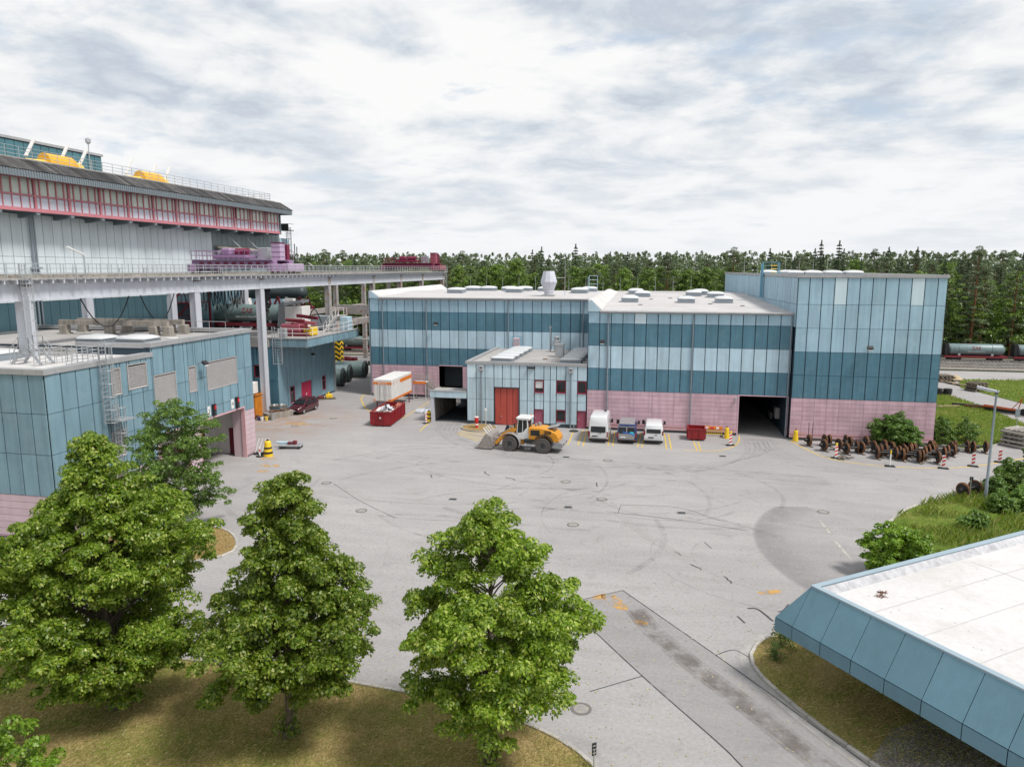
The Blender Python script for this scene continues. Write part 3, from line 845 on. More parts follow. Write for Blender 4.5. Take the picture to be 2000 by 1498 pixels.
# manhole covers and drains
def manhole(x, y, label, r=0.33):
    t = thing('manhole_cover', label, 'manhole', (x, y, 0), group='manhole covers in the yard')
    obj('ring', MB().lathe([(r + .1, 0.003), (r + .1, .018), (r + .02, .02), (r, .018), (r, .003)], n=24), 'manhole_ring', t)
    obj('lid', MB().lathe([(r - .015, .003), (r - .015, .017), (r * .5, .021), (.01, .021)], n=24), 'manhole_iron', t)
for x, y, l in ((-26.6, 53.4, 'round manhole cover right of the middle linden top'), (-21.0, 47.5, 'manhole cover in a worn ring between the two linden tops'), (-7.3, 57.7, 'manhole cover nearest below the wheel loader'), (-4.0, 53.7, 'manhole cover right of the tallest front linden tip'),
                (-5.5, 47.7, 'manhole cover with wide worn rim right of the right linden'), (12.0, 54.0, 'manhole cover on the dark patched road by the verge'), (-2.65, 26.7, 'greenish manhole cover beside the right linden crown'), (-4.4, 65.2, 'manhole cover in front of the parked white van'),
                (-37.5, 77.7, 'manhole cover right of the rusty debris pile'), (-39.9, 72.9, 'manhole cover in front of the rusty debris pile')):
    manhole(x, y, l)
def drain(x, y, label):
    t = thing('drain_grate', label, 'drain', (x, y, 0), rz=.1, group='drain grates in the yard')
    obj('frame', MB().box(-.34, .34, -.27, -.2, .003, .02).box(-.34, .34, .2, .27, .003, .02).box(-.34, -.27, -.2, .2, .003, .02).box(.27, .34, -.2, .2, .003, .02), 'manhole_iron', t)
    obj('pit', MB().box(-.27, .27, -.2, .2, .002, .008), 'joint', t)
    mb = MB()
    for k in range(5): mb.box(-.24 + .11 * k, -.19 + .11 * k, -.2, .2, .009, .017)
    obj('bars', mb, 'dark_steel', t)
for x, y, l in ((1.9, 51.7, 'drain grate in the middle of the sealed rectangle'), (-6.3, 51.3, 'drain grate left of the bright manhole cover'), (-15.2, 51.4, 'drain grate left of the right linden tip'), (-8.3, 65.6, 'drain grate behind the loader rear wheel'), (6.1, 68.9, 'drain grate in front of the small red skip'), (14.2, 49.9, 'drain grate beside the verge kerb')):
    drain(x, y, l)
# ================================================================== BUILDINGS
PINK_ROWS = [0.30 + (4.38 - 0.30) * i / 9 for i in range(10)]
STRIPES = [4.38, 6.80, 9.23, 11.65]
def skylight(parent, x, y, z, w=1.9, d=1.9, h=0.45, rise=0.28, m='skylight_dome'):
    k = wpart('skylight', MB().box(x - w / 2, x + w / 2, y - d / 2, y + d / 2, z, z + h), 'old_concrete' if False else 'downpipe', parent)
    secs = []
    for i in range(5):
        a = i / 4 * math.pi / 2
        f = math.cos(a) * .9 + .1 if i < 4 else .12
        zz = z + h + .06 + rise * math.sin(a)
        e = .06
        secs.append([(x + sx * (w / 2 + e) * f, y + sy * (d / 2 + e) * f, zz) for sx, sy in ((-1, -.8), (-.8, -1), (.8, -1), (1, -.8), (1, .8), (.8, 1), (-.8, 1), (-1, .8))])
    secs.insert(0, [(p[0], p[1], z + h) for p in secs[0]])
    mb = MB().loft(secs)
    wpart('dome', mb, m, k, smooth=True)
def floodlight(parent, w, u, z):
    p = w.pt(u, z, .05)
    n = Vector((w.s, -w.c, 0))
    mb = MB().cyl(p, p + n * .45, .04, n=6)
    q = p + n * .5
    lamp = wpart('floodlight', mb, 'galvanised', parent)
    b = MB(); b.beam(q + Vector((0, 0, .12)), q + n * .3 + Vector((0, 0, -.12)), .55, .16)
    wpart('lamp_head', b, 'dark_steel', lamp)
    b = MB(); b.beam(q + n * .02 + Vector((0, 0, -.03)), q + n * .30 + Vector((0, 0, -.26)), .42, .05)
    wpart('lens', b, 'plate_white', lamp)
def downpipe(parent, w, u, z0, z1):
    mb = MB(); a, b = w.pt(u, z0, .16), w.pt(u, z1, .16)
    mb.cyl(a, b, .075, n=8)
    z = z0 + 1
    while z < z1:
        mb.cyl(w.pt(u, z, .04), w.pt(u, z, .16), .03, n=5); mb.cyl(w.pt(u, z - .04, .16), w.pt(u, z + .04, .16), .095, n=8)
        z += 2.4
    return wpart('downpipe', mb, 'downpipe', parent)
def rods(parent, pts, h=2.6):
    for x, y, z in pts:
        wpart('lightning_rod', MB().cyl((x, y, z), (x, y, z + h), .035, .012, n=5).box(x - .15, x + .15, y - .15, y + .15, z, z + .1), 'galvanised', parent)

# ---------------------------------------------------------------- striped hall: the long wing (set back) and the front bay
wing = thing('striped_wing', 'long hall wing with pale and dark teal stripes, roof vent and open black gate', 'building', (-39.1, 93.5, 0))
wg = Wall(wing, -39.1, 93.5, 0)
WL = 39.1 - 7.7
ghole = [(9.75, 13.1, 0, 4.5)]
core = MB(); wg.core(core, 0, WL, 0, 13.6, ghole)
for a, b, c, d in ((-39.05, -38.8, 93.8, 125.5), (-7.9, -7.7, 93.8, 106)): core.box(a, b, c, d, 0, 13.4)
core.box(-39.05, 8, 125.3, 125.5, 0, 13.2)
wpart('wall', core, 'joint', wing)
cols = steps(0, WL, 1.245)
wg.grid(cols, PINK_ROWS, 'pink_block', [(9.6, 13.2, 0, 4.5)], gu=.012, gz=.022, t=.04, name='block_panel')
wg.grid(cols, STRIPES + [13.45], lambda i, j: ('tower_panel' if j == 3 else 'pale_panel') if j % 2 else 'dark_panel')
wg.bits('block_bed', subtract((0, WL, .28, 4.38), [(9.6, 13.2, 0, 4.5)]), 'pink_bed', 0, .02)
wg.bits('base_trim', subtract((0, WL, .34, .46), [(9.6, 13.2, 0, 4.5)]), 'salmon_trim', .04, .1)
wg.bits('plinth', subtract((0, WL, 0, .28), [(9.6, 13.2, 0, 4.5)]), 'core_dark', 0, .05)
wg.bits('gate_frame', [(9.6, 9.75, 0, 4.5), (13.1, 13.2, 0, 4.5), (9.6, 13.2, 4.38, 4.5)], 'pink_block', -.3, .07)
wg.bits('corner_post', [(-.18, -.02, 0, 14.3)], 'downpipe', -.2, .12)
for k in range(2): wg.bits('vent_plate', [(6.9 + k * .75, 7.4 + k * .75, 1.9, 2.5)], 'pale_pink', .04, .08)
roof = MB()
prof = [(93.3, 13.55), (107.0, 14.05), (125.6, 13.65)]
for (y0, z0), (y1, z1) in zip(prof, prof[1:]):
    roof.add([(-37.9, y0, z0), (-7.7 if y0 < 100 else 13, y0, z0), (-7.7 if y0 < 100 else 10.6, y1, z1), (-37.9, y1, z1),
              (-37.9, y0, z0 - .25), (-7.7 if y0 < 100 else 13, y0, z0 - .25), (-7.7 if y0 < 100 else 10.6, y1, z1 - .25), (-37.9, y1, z1 - .25)],
             [(0, 1, 2, 3), (7, 6, 5, 4), (0, 4, 5, 1), (1, 5, 6, 2), (2, 6, 7, 3), (3, 7, 4, 0)])
rf = wpart('roof', roof, 'roof_membrane', wing)
up = MB()  # raised fire-wall edge along the west side, sloping into the roof
up.extrude([(-39.15, 93.35, 13.5), (-37.7, 93.35, 13.5), (-37.75, 93.35, 13.75), (-38.75, 93.35, 14.45), (-39.15, 93.35, 14.45)], (0, 32.3, .15))
wpart('roof_upstand', up, 'white_roof', wing)
wpart('gable_panel', MB().extrude([(-39.05, 93.42, 13.46), (-37.85, 93.42, 13.46), (-37.85, 93.42, 13.7), (-38.75, 93.42, 14.38), (-39.05, 93.42, 14.38)], (0, -.16, 0)), 'pale_panel', wing)
gt = MB().cyl((-37.8, 93.25, 13.52), (-7.7, 93.25, 13.52), .11, n=8).box(-37.8, -7.7, 93.3, 93.5, 13.45, 13.6)
wpart('gutter', gt, 'parapet_cap', wing)
for u in (1.85, 8.1, 19.4, 29.3): downpipe(wing, wg, u, .1, 13.4)
floodlight(wing, wg, 9.6, 10.2)
for x, y in ((-29.6, 103.5), (-29.3, 112.0), (-27.0, 113.0), (-23.4, 112.2), (-21.3, 105.6), (-21.4, 114), (-17.6, 112.0), (-11.6, 105.0), (-10.9, 112.0)):
    skylight(wing, x, y, 13.55 + min(.5, (y - 93.3) * .037) - (max(0, y - 107) * .02), 2.3, 2.2)
vs = MB().lathe([(.62, 13.3), (.62, 14.25), (.70, 14.3), (.70, 14.5), (1.12, 15.6), (1.12, 15.7), (.74, 17.1), (.70, 17.1), (.66, 16.9), (.1, 16.9)], (-15.1, 98.3, 0), n=10)
wpart('vent_stack', vs, 'light_steel', wing)
wpart('vent_base', MB().box(-15.9, -14.3, 97.5, 99.1, 13.6, 13.95), 'parapet_cap', wing)
rods(wing, [(-33 + 2.9 * k, 124.2, 13.6) for k in range(14)], 2.6)
wpart('antenna_mast', MB().cyl((-13.0, 99.2, 13.7), (-13.0, 99.2, 18.9), .04, .02, n=5).cyl((-14.2, 98.6, 16.2), (-13.0, 99.2, 16.2), .02, n=4), 'galvanised', wing)
# dark sheet closing the view behind the open gate
wpart('gate_dark_sheet', MB().box(-29.4, -25.9, 96.2, 96.3, 1.2, 4.4), 'core_dark', wing)

bay = thing('striped_front_bay', 'wide striped teal hall bay with pink block base behind the parked vans', 'building', (-7.65, 78.1, 0))
wb = Wall(bay, -7.65, 78.1, 0)
BL = 13.27 + 7.65
bh = [(15.97, 20.72, 0, 4.32)]
core = MB(); wb.core(core, 0, BL, 0, 13.0, bh)
core.box(-7.64, -7.4, 78.4, 93.6, 0, 13.1); core.box(7.6, 7.9, 78.4, 105, 0, 6); core.box(13.05, 13.2, 78.4, 105, 0, 12.6); core.box(-7.4, 13.05, 104, 104.3, 0, 13.4)
wpart('wall', core, 'joint', bay)
cols = steps(0, BL, 1.245)
wb.grid(steps(0, BL, 2.3), PINK_ROWS, 'pink_block', [(15.85, 20.78, 0, 4.38)], gu=.008, gz=.022, t=.04, name='block_panel')
wb.grid(cols, STRIPES + [12.88], lambda i, j: ('white_panel' if i == 4 and j == 3 else ('tower_panel' if j == 3 else 'pale_panel')) if j % 2 else 'dark_panel')
wb.bits('block_bed', subtract((0, BL, .27, 4.38), [(15.85, 20.78, 0, 4.38)]), 'pink_bed', 0, .025)
wb.bits('base_trim', subtract((0, BL, .62, .74), [(15.85, 20.78, 0, 4.4)]), 'salmon_trim', .04, .1)
wb.bits('base_trim', subtract((0, BL, .28, .50), [(15.85, 20.78, 0, 4.4)]), 'salmon_trim', .04, .09)
wb.bits('plinth', subtract((0, BL, 0, .27), [(15.85, 20.78, 0, 4.4)]), 'core_dark', 0, .05)
wb.bits('gate_frame', [(15.85, 15.97, 0, 4.38), (20.72, 20.82, 0, 4.38), (15.97, 20.72, 4.28, 4.38)], 'pink_block', -.3, .07)
roof = MB().add([(-6.3, 77.9, 12.98), (13.3, 77.9, 12.98), (11.4, 107, 14.0), (-6.3, 107, 14.0), (-6.3, 77.9, 12.75), (13.3, 77.9, 12.75), (11.4, 107, 13.75), (-6.3, 107, 13.75)],
                [(0, 1, 2, 3), (7, 6, 5, 4), (0, 4, 5, 1), (1, 5, 6, 2), (2, 6, 7, 3), (3, 7, 4, 0)])
wpart('roof', roof, 'roof_membrane', bay)
up = MB().loft([[(-7.7, 77.95, 12.9), (-6.2, 77.95, 12.9), (-6.25, 77.95, 13.15), (-7.3, 77.95, 14.15), (-7.7, 77.95, 14.15)], [(-7.7, 107, 13.5), (-6.2, 107, 13.5), (-6.25, 107, 14.1), (-7.3, 107, 14.5), (-7.7, 107, 14.5)]])
wpart('roof_upstand', up, 'white_roof', bay)
wpart('gable_panel', MB().extrude([(-7.62, 78.02, 12.9), (-6.43, 78.02, 12.9), (-6.43, 78.02, 13.12), (-7.28, 78.02, 14.08), (-7.62, 78.02, 14.08)], (0, -.16, 0)), 'pale_panel', bay)
wpart('gutter', MB().cyl((-6.4, 77.84, 12.92), (13.15, 77.84, 12.92), .12, n=8).box(-6.4, 13.2, 77.9, 78.1, 12.85, 13.03), 'parapet_cap', bay)
for u in (2.15, 11.0, 20.72): downpipe(bay, wb, u, .1, 12.9)
floodlight(bay, wb, 1.6, 9.75)
wb.bits('gate_lamp', [(15.55, 15.72, 3.7, 4.1)], 'galvanised', .04, .25)
for x, y in ((-6.0 + 2.2, 90.5), (2.9, 90.2), (7.3, 90.6), (-3.6, 104.5), (-2.5, 99.5), (5.2, 104.0), (6.9, 99.0), (4.2, 101.5)):
    skylight(bay, x, y, 12.98 + (y - 77.9) * .035, 2.0, 2.0)
for x, y in ((-1.3, 94.5), (5.6, 88.0), (9.0, 86.0), (1.1, 96.5), (-2.4, 86.2)):
    z = 12.98 + (y - 77.9) * .035
    wpart('roof_drain', MB().lathe([(.26, z + .005), (.26, z + .05), (.2, z + .06), (.02, z + .06)], (x, y, 0), n=12), 'dark_steel', bay)
lg = MB()
for x in (-10.4, -9.2): lg.beam((x, 106.4, 13.9), (x, 106.4, 16.4), .06, .06)
for k in range(4): lg.cyl((-10.4, 106.4, 14.6 + .6 * k), (-9.2, 106.4, 14.6 + .6 * k), .03, n=5)
lg.beam((-10.4, 104.8, 14.9), (-10.4, 106.4, 14.9), .05, .05); lg.beam((-10.4, 104.8, 14.0), (-10.4, 104.8, 16.2), .05, .05); lg.beam((-10.4, 104.8, 16.2), (-10.4, 106.4, 16.2), .05, .05)
wpart('roof_ladder', lg, 'pale_panel', wing)
sm = MB()
for k in range(3): sm.add([(-6.2, y0, 12.985 + (y0 - 77.9) * .0351), (12.6 - (y0 - 78) * .065, y0, 12.985 + (y0 - 77.9) * .0351), (12.6 - (y0 - 78) * .065, y0 + .07, 12.987 + (y0 - 77.9) * .0351), (-6.2, y0 + .07, 12.987 + (y0 - 77.9) * .0351)] if (y0 := (84.5, 92.6, 99.8)[k]) else [], [(0, 1, 2, 3)])
wpart('roof_seam', sm, 'concrete', bay)
# inside the open drive-through: shelf edges and a box on the right wall
wpart('wall_box', MB().box(12.6, 13.04, 82, 83.2, 1.2, 2.4).box(12.7, 13.04, 86, 88, .4, 1.1), 'concrete', bay)

# ---------------------------------------------------------------- tower hall
tower = thing('tall_hall', 'tall panelled hall with pale upper and dark teal lower panels above pink blocks', 'building', (13.35, 77.3, 0))
tw = Wall(tower, 13.35, 77.3, 0)
TL = 26.93 - 13.35
core = MB(); tw.core(core, 0, TL, 0, 16.6)
core.extrude([(13.4, 77.6, 0), (13.4, 77.6, 16.6), (26.9, 77.6, 16.6), (26.9, 77.6, 0)], (0, .1, 0))
core.loft([[(13.4, 77.6, 0), (26.9, 77.6, 0), (26.9, 77.6, 16.55), (13.4, 77.6, 16.55)], [(10.3, 125.4, 0), (26.9, 125.4, 0), (26.9, 125.4, 16.55), (10.3, 125.4, 16.55)]])
wpart('wall', core, 'joint', tower)
cols = [0, 1.1] + [1.1 + 1.168 * k for k in range(1, 10)] + [12.75, TL]
rows = [4.38, 6.75, 9.14, 11.53, 13.90, 16.55]
tw.grid(cols, PINK_ROWS, 'pink_block', gu=.008, gz=.022, t=.04, name='block_panel')
tw.grid(cols, rows, lambda i, j: 'dark_panel' if j < 2 else ('white_panel' if (j == 4 and i in (3, 9)) else 'tower_panel'))
tw.bits('block_bed', [(0, TL, .27, 4.38)], 'pink_bed', 0, .025)
tw.bits('base_trim', [(0, TL, .62, .74)], 'salmon_trim', .04, .1)
tw.bits('base_trim', [(0, TL, .28, .50)], 'salmon_trim', .04, .09)
tw.bits('plinth', [(0, TL, 0, .27)], 'core_dark', 0, .05)
ang = math.atan2(77.4 - 125.4, 13.35 - 10.25)
ts = Wall(tower, 10.25, 125.4, ang)
SL = math.hypot(125.4 - 77.4, 3.1)
ts.grid(steps(0, SL, 1.25), [11.6, 13.9, 16.55], 'tower_panel')
cap = MB().loft([[(13.2, 77.15, 16.55), (27.05, 77.15, 16.55), (27.05, 77.15, 16.88), (13.2, 77.15, 16.88)], [(13.2, 77.55, 16.55), (27.05, 77.55, 16.55), (27.05, 77.55, 16.88), (13.2, 77.55, 16.88)]])
cap.loft([[(13.22, 77.5, 16.552), (13.6, 77.5, 16.552), (13.6, 77.5, 16.85), (13.22, 77.5, 16.85)], [(10.1, 125.5, 16.552), (10.5, 125.5, 16.552), (10.5, 125.5, 16.85), (10.1, 125.5, 16.85)]])
cap.box(26.7, 27.03, 77.5, 125.4, 16.553, 16.86)
wpart('parapet_cap', cap, 'parapet_cap', tower)
wpart('roof', MB().add([(13.5, 77.5, 16.6), (26.8, 77.5, 16.6), (26.8, 125.4, 16.6), (10.4, 125.4, 16.6)], [(0, 1, 2, 3)]), 'white_roof', tower)
for x, y in ((15.8, 95), (17.9, 95), (20.4, 96), (22.8, 96), (14.6, 108), (17, 108)): skylight(tower, x, y, 16.6, 2.0, 2.0, .35, .25)
floodlight(tower, tw, 6.95, 9.75)
lp = Vector((12.25, 94.0, 14.0)); dv = ts.pt(1, 0) - ts.pt(0, 0); ov = Vector((ts.s, -ts.c, 0))
lb = MB(); lb.beam(lp + ov * .3, Vector((12.25, 94.0, 18.0)) + ov * .3, .5, .28)
wpart('ladder_duct', lb, 'blue_steel', tower)
cg = MB()
for (ax, ay) in ((0, 0), (1.9, 0), (0, 1.2), (1.9, 1.2)): cg.beam((12.0 + ax, 93.6 + ay, 16.6), (12.0 + ax, 93.6 + ay, 18.2), .07, .07)
for z in (16.95, 17.35, 17.78, 18.2):
    for a, b in (((0, 0), (1.9, 0)), ((1.9, 0), (1.9, 1.2)), ((0, 1.2), (1.9, 1.2)), ((0, 0), (0, 1.2))):
        cg.beam((12.0 + a[0], 93.6 + a[1], z), (12.0 + b[0], 93.6 + b[1], z), .05, .05)
wpart('roof_cage', cg, 'blue_steel', tower)
yy = MB()
for z in (17.0, 17.4, 17.8): yy.cyl((12.9, 93.58, z), (13.6, 93.58, z), .04, n=5)
wpart('cage_rung', yy, 'signal_yellow', tower)
rods(tower, [(13 + 2.1 * k, 124, 16.6) for k in range(7)], 2.4)
wpart('corner_pipe', MB().cyl((27.1, 77.9, 9.2), (27.1, 77.9, 12.0), .06, n=6), 'galvanised', tower)

# ---------------------------------------------------------------- annex with the red gate
annex = thing('annex_building', 'low pale blue annex with brick red gate, maroon windows and mauve doors', 'building', (-21.25, 78.1, 0))
aw = Wall(annex, -21.25, 78.1, 0)
AL = 21.25 - 7.7
X = lambda x: x + 21.25
gate = (X(-18.11), X(-15.22), 0, 4.32)
wins = [(X(-13.5), X(-12.46), 3.9, 5.28, 'blind'), (X(-11.05), X(-10.01), 3.92, 5.28, ''), (X(-8.73), X(-7.75), 3.92, 5.28, ''), (X(-11.05), X(-10.01), .72, 2.0, '')]
doors = [(X(-13.55), X(-12.47), 0, 1.98), (X(-8.74), X(-7.75), 0, 1.98)]
holes = [gate] + [w[:4] for w in wins] + doors
core = MB(); aw.core(core, 0, AL, 0, 6.9, holes)
core.box(-21.2, -21.0, 78.4, 93.4, 0, 6.9)
wpart('wall', core, 'joint', annex)
acol = [X(v) for v in (-21.25, -20.17, -19.14, -18.11, -17.14, -16.17, -15.2, -14.32, -13.5, -12.46, -11.74, -11.05, -10.01, -8.73, -7.7)]
aw.grid(acol, [.39, 2.91, 5.31, 6.88], lambda i, j: 'white_panel' if (i == 0 and j == 2) else 'annex_panel', holes)
aw.bits('plinth', subtract((0, AL, 0, .37), holes), 'core_dark', 0, .05)
leaf = []
for k in range(4):
    u0 = gate[0] + .06 + k * .695; u1 = u0 + .685
    pl = aw.panel(u0, u1, .04, 4.24, 'red_gate', t=.05, gu=.02, gz=.02, name='gate_leaf', out=-.14)
    leaf.append(pl)
dm = MB(); aw.slab(dm, gate[0] + .12, gate[0] + .92, .1, 2.05, -.085, -.075)
wpart('wicket_door', dm, 'red_gate', annex)
hn = MB(); p = aw.pt(gate[0] + .82, 1.0, -.06); hn.box(p.x - .03, p.x + .03, p.y - .06, p.y, p.z - .12, p.z + .12)
wpart('handle', hn, 'galvanised', annex)
aw.bits('gate_reveal', [(gate[0] - .04, gate[0] + .05, 0, 4.36), (gate[1] - .05, gate[1] + .04, 0, 4.36), (gate[0], gate[1], 4.25, 4.36)], 'joint', -.25, .06)
for (a, b, c, d, kind) in wins:
    fr = aw.bits('window', [(a, a + .1, c, d), (b - .1, b, c, d), (a + .1, b - .1, d - .12, d), (a + .1, b - .1, c, c + .1)], 'maroon_frame', -.12, .07)
    aw.bits('pane', [(a + .1, b - .1, c + .1, d - .12)], 'glass_dark', -.10, -.06, fr)
    aw.bits('sill', [(a - .03, b + .03, c - .07, c)], 'mauve_door', 0, .12, fr)
    if kind: aw.bits('roller_blind', [(a + .1, b - .1, c + .48, d - .12)], 'white_paint', -.05, -.02, fr)
for (a, b, c, d) in doors:
    dr = aw.bits('door', [(a + .06, b - .06, .02, d - .06)], 'mauve_door', -.08, -.03)
    aw.bits('door_frame', [(a, a + .06, 0, d), (b - .06, b, 0, d), (a + .06, b - .06, d - .06, d)], 'maroon_frame', -.12, .06, dr)
    aw.bits('handle', [(a + .14, a + .24, .95, 1.05)], 'galvanised', -.03, .03, dr)
cap = MB().box(-21.4, -7.72, 77.95, 78.35, 6.88, 7.2).box(-21.38, -20.95, 78.35, 93.4, 6.885, 7.19)
wpart('parapet_cap', cap, 'parapet_cap', annex)
wpart('roof', MB().box(-20.95, -7.72, 78.35, 93.4, 6.5, 6.95), 'gravel_roof', annex)
for k in range(5):
    skylight(annex, -17.6 + .05 * k, 80.6 + 2.55 * k, 6.95, 2.5, 1.7, .4, .2)
    skylight(annex, -9.75 + .05 * k, 80.6 + 2.55 * k, 6.95, 2.3, 1.7, .4, .2)
wpart('vent_box', MB().bevbox(-12.3, -11.3, 85.5, 86.4, 6.95, 8.5, .04).box(-12.36, -11.24, 85.44, 86.46, 8.35, 8.55), 'galvanised', annex)
wpart('exhaust_cowl', MB().lathe([(.3, 6.95), (.3, 7.6), (.55, 7.7), (.55, 8.4), (.3, 8.45), (.3, 8.7), (.42, 8.75), (.42, 8.85), (.1, 9.0)], (-12.9, 91, 0), n=14), 'galvanised', annex)
wpart('exhaust_pipe', MB().cyl((-13.8, 91.4, 6.95), (-13.8, 91.4, 9.9), .09, n=8).cyl((-13.8, 91.4, 9.9), (-13.8, 91.4, 10.2), .14, n=8), 'galvanised', annex)
rc = MB()
for ax, ay in ((0, 0), (1.2, 0), (1.2, .9), (0, .9)): rc.beam((-19.0 + ax, 91.9 + ay, 6.95), (-19.0 + ax, 91.9 + ay, 8.7), .05, .05)
for z in (7.5, 8.1, 8.7): rc.beam((-19, 91.9, z), (-17.8, 91.9, z), .04, .04); rc.beam((-17.8, 91.9, z), (-17.8, 92.8, z), .04, .04)
wpart('ladder_guard', rc, 'blue_steel', annex)
wpart('hatch', MB().bevbox(-18.8, -18.0, 92.0, 92.7, 7.4, 8.5, .05), 'pale_pink', annex)
for u in (X(-19.55), X(-9.45)):
    hp = MB(); p = aw.pt(u, 6.55, .05)
    hp.bevbox(p.x - .24, p.x + .24, p.y - .32, p.y, 6.15, 6.75, .04)
    h = wpart('rain_hopper', hp, 'parapet_cap', annex)
    wpart('hopper_mouth', MB().box(p.x - .1, p.x + .1, p.y - .335, p.y - .3, 6.45, 6.6), 'joint', h)
    downpipe(annex, aw, u, .0, 6.2)
aw.bits('wall_lamp', [(X(-14.25), X(-13.45), 6.55, 6.72)], 'dark_steel', .05, .3)
for u, z, w_ in ((3.2, 4.9, .5), (8, 6.4, 1.0), (6.8, 5.5, .4)): pass
wpart('roof_patch', MB().box(-19.6, -19.1, 82.6, 83.0, 6.955, 7.05).box(-13.4, -12.9, 83.0, 83.4, 6.955, 7.02), 'wheel_rust', annex)

# ---------------------------------------------------------------- ramp canopy
ramp = thing('ramp_canopy', 'concrete canopy over the dark underground ramp beside the annex', 'canopy', (-25.45, 78.0, 0))
wpart('slab_and_hidden_cover', MB().box(-25.6, -21.3, 78.25, 80.9, 3.3, 3.6).loft([[(-25.5, 80.9, 3.2), (-21.3, 80.9, 3.2), (-21.3, 80.9, 3.35), (-25.5, 80.9, 3.35)], [(-25.5, 90.6, 1.5), (-21.3, 90.6, 1.5), (-21.3, 90.6, 1.65), (-25.5, 90.6, 1.65)]]), 'concrete', ramp)  # sloped rear part is an added, hidden cover that keeps the ramp dark
wpart('fascia', MB().box(-25.65, -21.32, 78.0, 78.25, 2.92, 3.66), 'annex_panel', ramp)
wpart('fascia_cap', MB().box(-25.7, -21.32, 77.95, 78.35, 3.66, 3.74), 'parapet_cap', ramp)
wpart('jamb', MB().box(-25.55, -25.2, 78.05, 78.5, 0, 2.92), 'light_steel', ramp)
for k in range(8):
    wpart('side_panel', MB().box(-25.55, -25.42, 78.5 + k * 1.2, 79.66 + k * 1.2, -.0, 3.28 - max(0, k - 1) * .21), 'old_concrete', ramp)
wpart('added_dark_end', MB().box(-25.5, -21.3, 90.5, 90.7, 0, 1.5), 'core_dark', ramp)  # added dark end sheet so the ramp opening reads black
wpart('rear_landing', MB().box(-29.6, -25.7, 91.5, 93.2, .02, .9), 'concrete', ramp)
wpart('dark_floor_sheet', MB().box(-25.4, -21.3, 79.5, 90.5, .003, .012), 'core_dark', ramp)  # flat dark sheet, the shade of the descending ramp put into its colour

# ---------------------------------------------------------------- near left building
shed = thing('teal_panel_building', 'teal panel building with stepped flat roof, louvres, caged ladder and open gates', 'building', (-37.64, 37.85, 0))
sx = Wall(shed, -37.64, 37.85, R(90))      # long side facing the yard, u = y - 37.85
sf = Wall(shed, -62.0, 37.85, 0)           # short side facing the camera
FL = 62.0 - 37.64
U = lambda y: y - 37.85
LB = [(43.35, 44.31, 8.6, 10.54), (45.0, 47.0, 8.75, 10.62), (47.7, 50.24, 7.0, 9.45), (51.85, 52.83, 7.42, 9.55), (54.25, 58.7, 7.2, 9.65), (43.0, 44.25, 4.16, 6.1)]
gates = [(U(47.9), U(51.4), 0, 4.7), (U(52.9), U(59.55), 0, 4.75)]
lh = [(U(a), U(b), c, d) for a, b, c, d in LB]
core = MB()
sx.core(core, 0, 9.7, 0, 10.9, gates + lh[:2] + lh[5:]); sx.core(core, 9.7, 23.35, 0, 11.6, gates + lh)
sf.core(core, 0, FL, 0, 10.9)
core.box(-62, -37.9, 60.9, 61.2, 0, 11.6); core.box(-62, -37.9, 47.5, 47.7, 10.9, 11.6)
wpart('wall', core, 'joint', shed)
scols = steps(0, 23.35, 1.2)
for (c0, c1, top, pk) in ((0, 8, 10.9, 3.0), (8, 19, 11.6, 4.4)):
    cc = [x for x in scols[c0:c1 + 1]]
    if c0 == 0: cc[-1] = 9.7
    else: cc[0] = 9.7
    sx.grid(cc, [pk, 5.75, 8.4, top], 'teal_panel', gates + lh)
    sx.grid([cc[0], (cc[0] + cc[-1]) / 2, cc[-1]], [0.2 + (pk - .2) * k / (6 if pk < 4 else 9) for k in range(7 if pk < 4 else 10)], 'pale_pink', gates, gu=.008, gz=.022, t=.04, name='block_panel')
fcols = [FL - 1.13 * k for k in range(22)][::-1]
sx.bits('block_bed', subtract((0, 23.35, .1, 3.0), gates), 'pink_bed', 0, .025)
sx.bits('block_bed', subtract((9.7, 23.35, 3.0, 4.4), gates), 'pink_bed', 0, .025)
sf.bits('block_bed', [(0, FL, .1, 3.0)], 'pink_bed', 0, .025)
sf.grid(fcols, [3.0, 5.75, 8.4, 10.9], 'teal_panel')
sf.grid(steps(fcols[0], FL, 6), [.2 + 2.8 * k / 6 for k in range(7)], 'pale_pink', gu=.008, gz=.022, t=.04, name='block_panel')
cap = MB().box(-62, -37.48, 37.7, 38.3, 10.9, 11.25).box(-38.1, -37.5, 38.3, 47.7, 10.9, 11.24).box(-38.1, -37.46, 47.5, 61.3, 11.6, 11.95).box(-62, -38.1, 60.75, 61.28, 11.6, 11.94)
cap.box(-44.0, -38.1, 47.45, 47.75, 11.55, 11.9)
wpart('parapet_cap', cap, 'parapet_cap', shed)
wpart('roof', MB().box(-62, -38.0, 38.2, 47.5, 10.6, 11.0), 'white_roof', shed)
wpart('roof', MB().box(-62, -38.0, 47.7, 60.9, 11.1, 11.5), 'gravel_roof', shed)
wpart('roof_step', MB().box(-62, -44.0, 46.9, 47.5, 11.0, 11.45).box(-62, -44.0, 45.9, 46.9, 11.0, 11.2), 'concrete', shed)
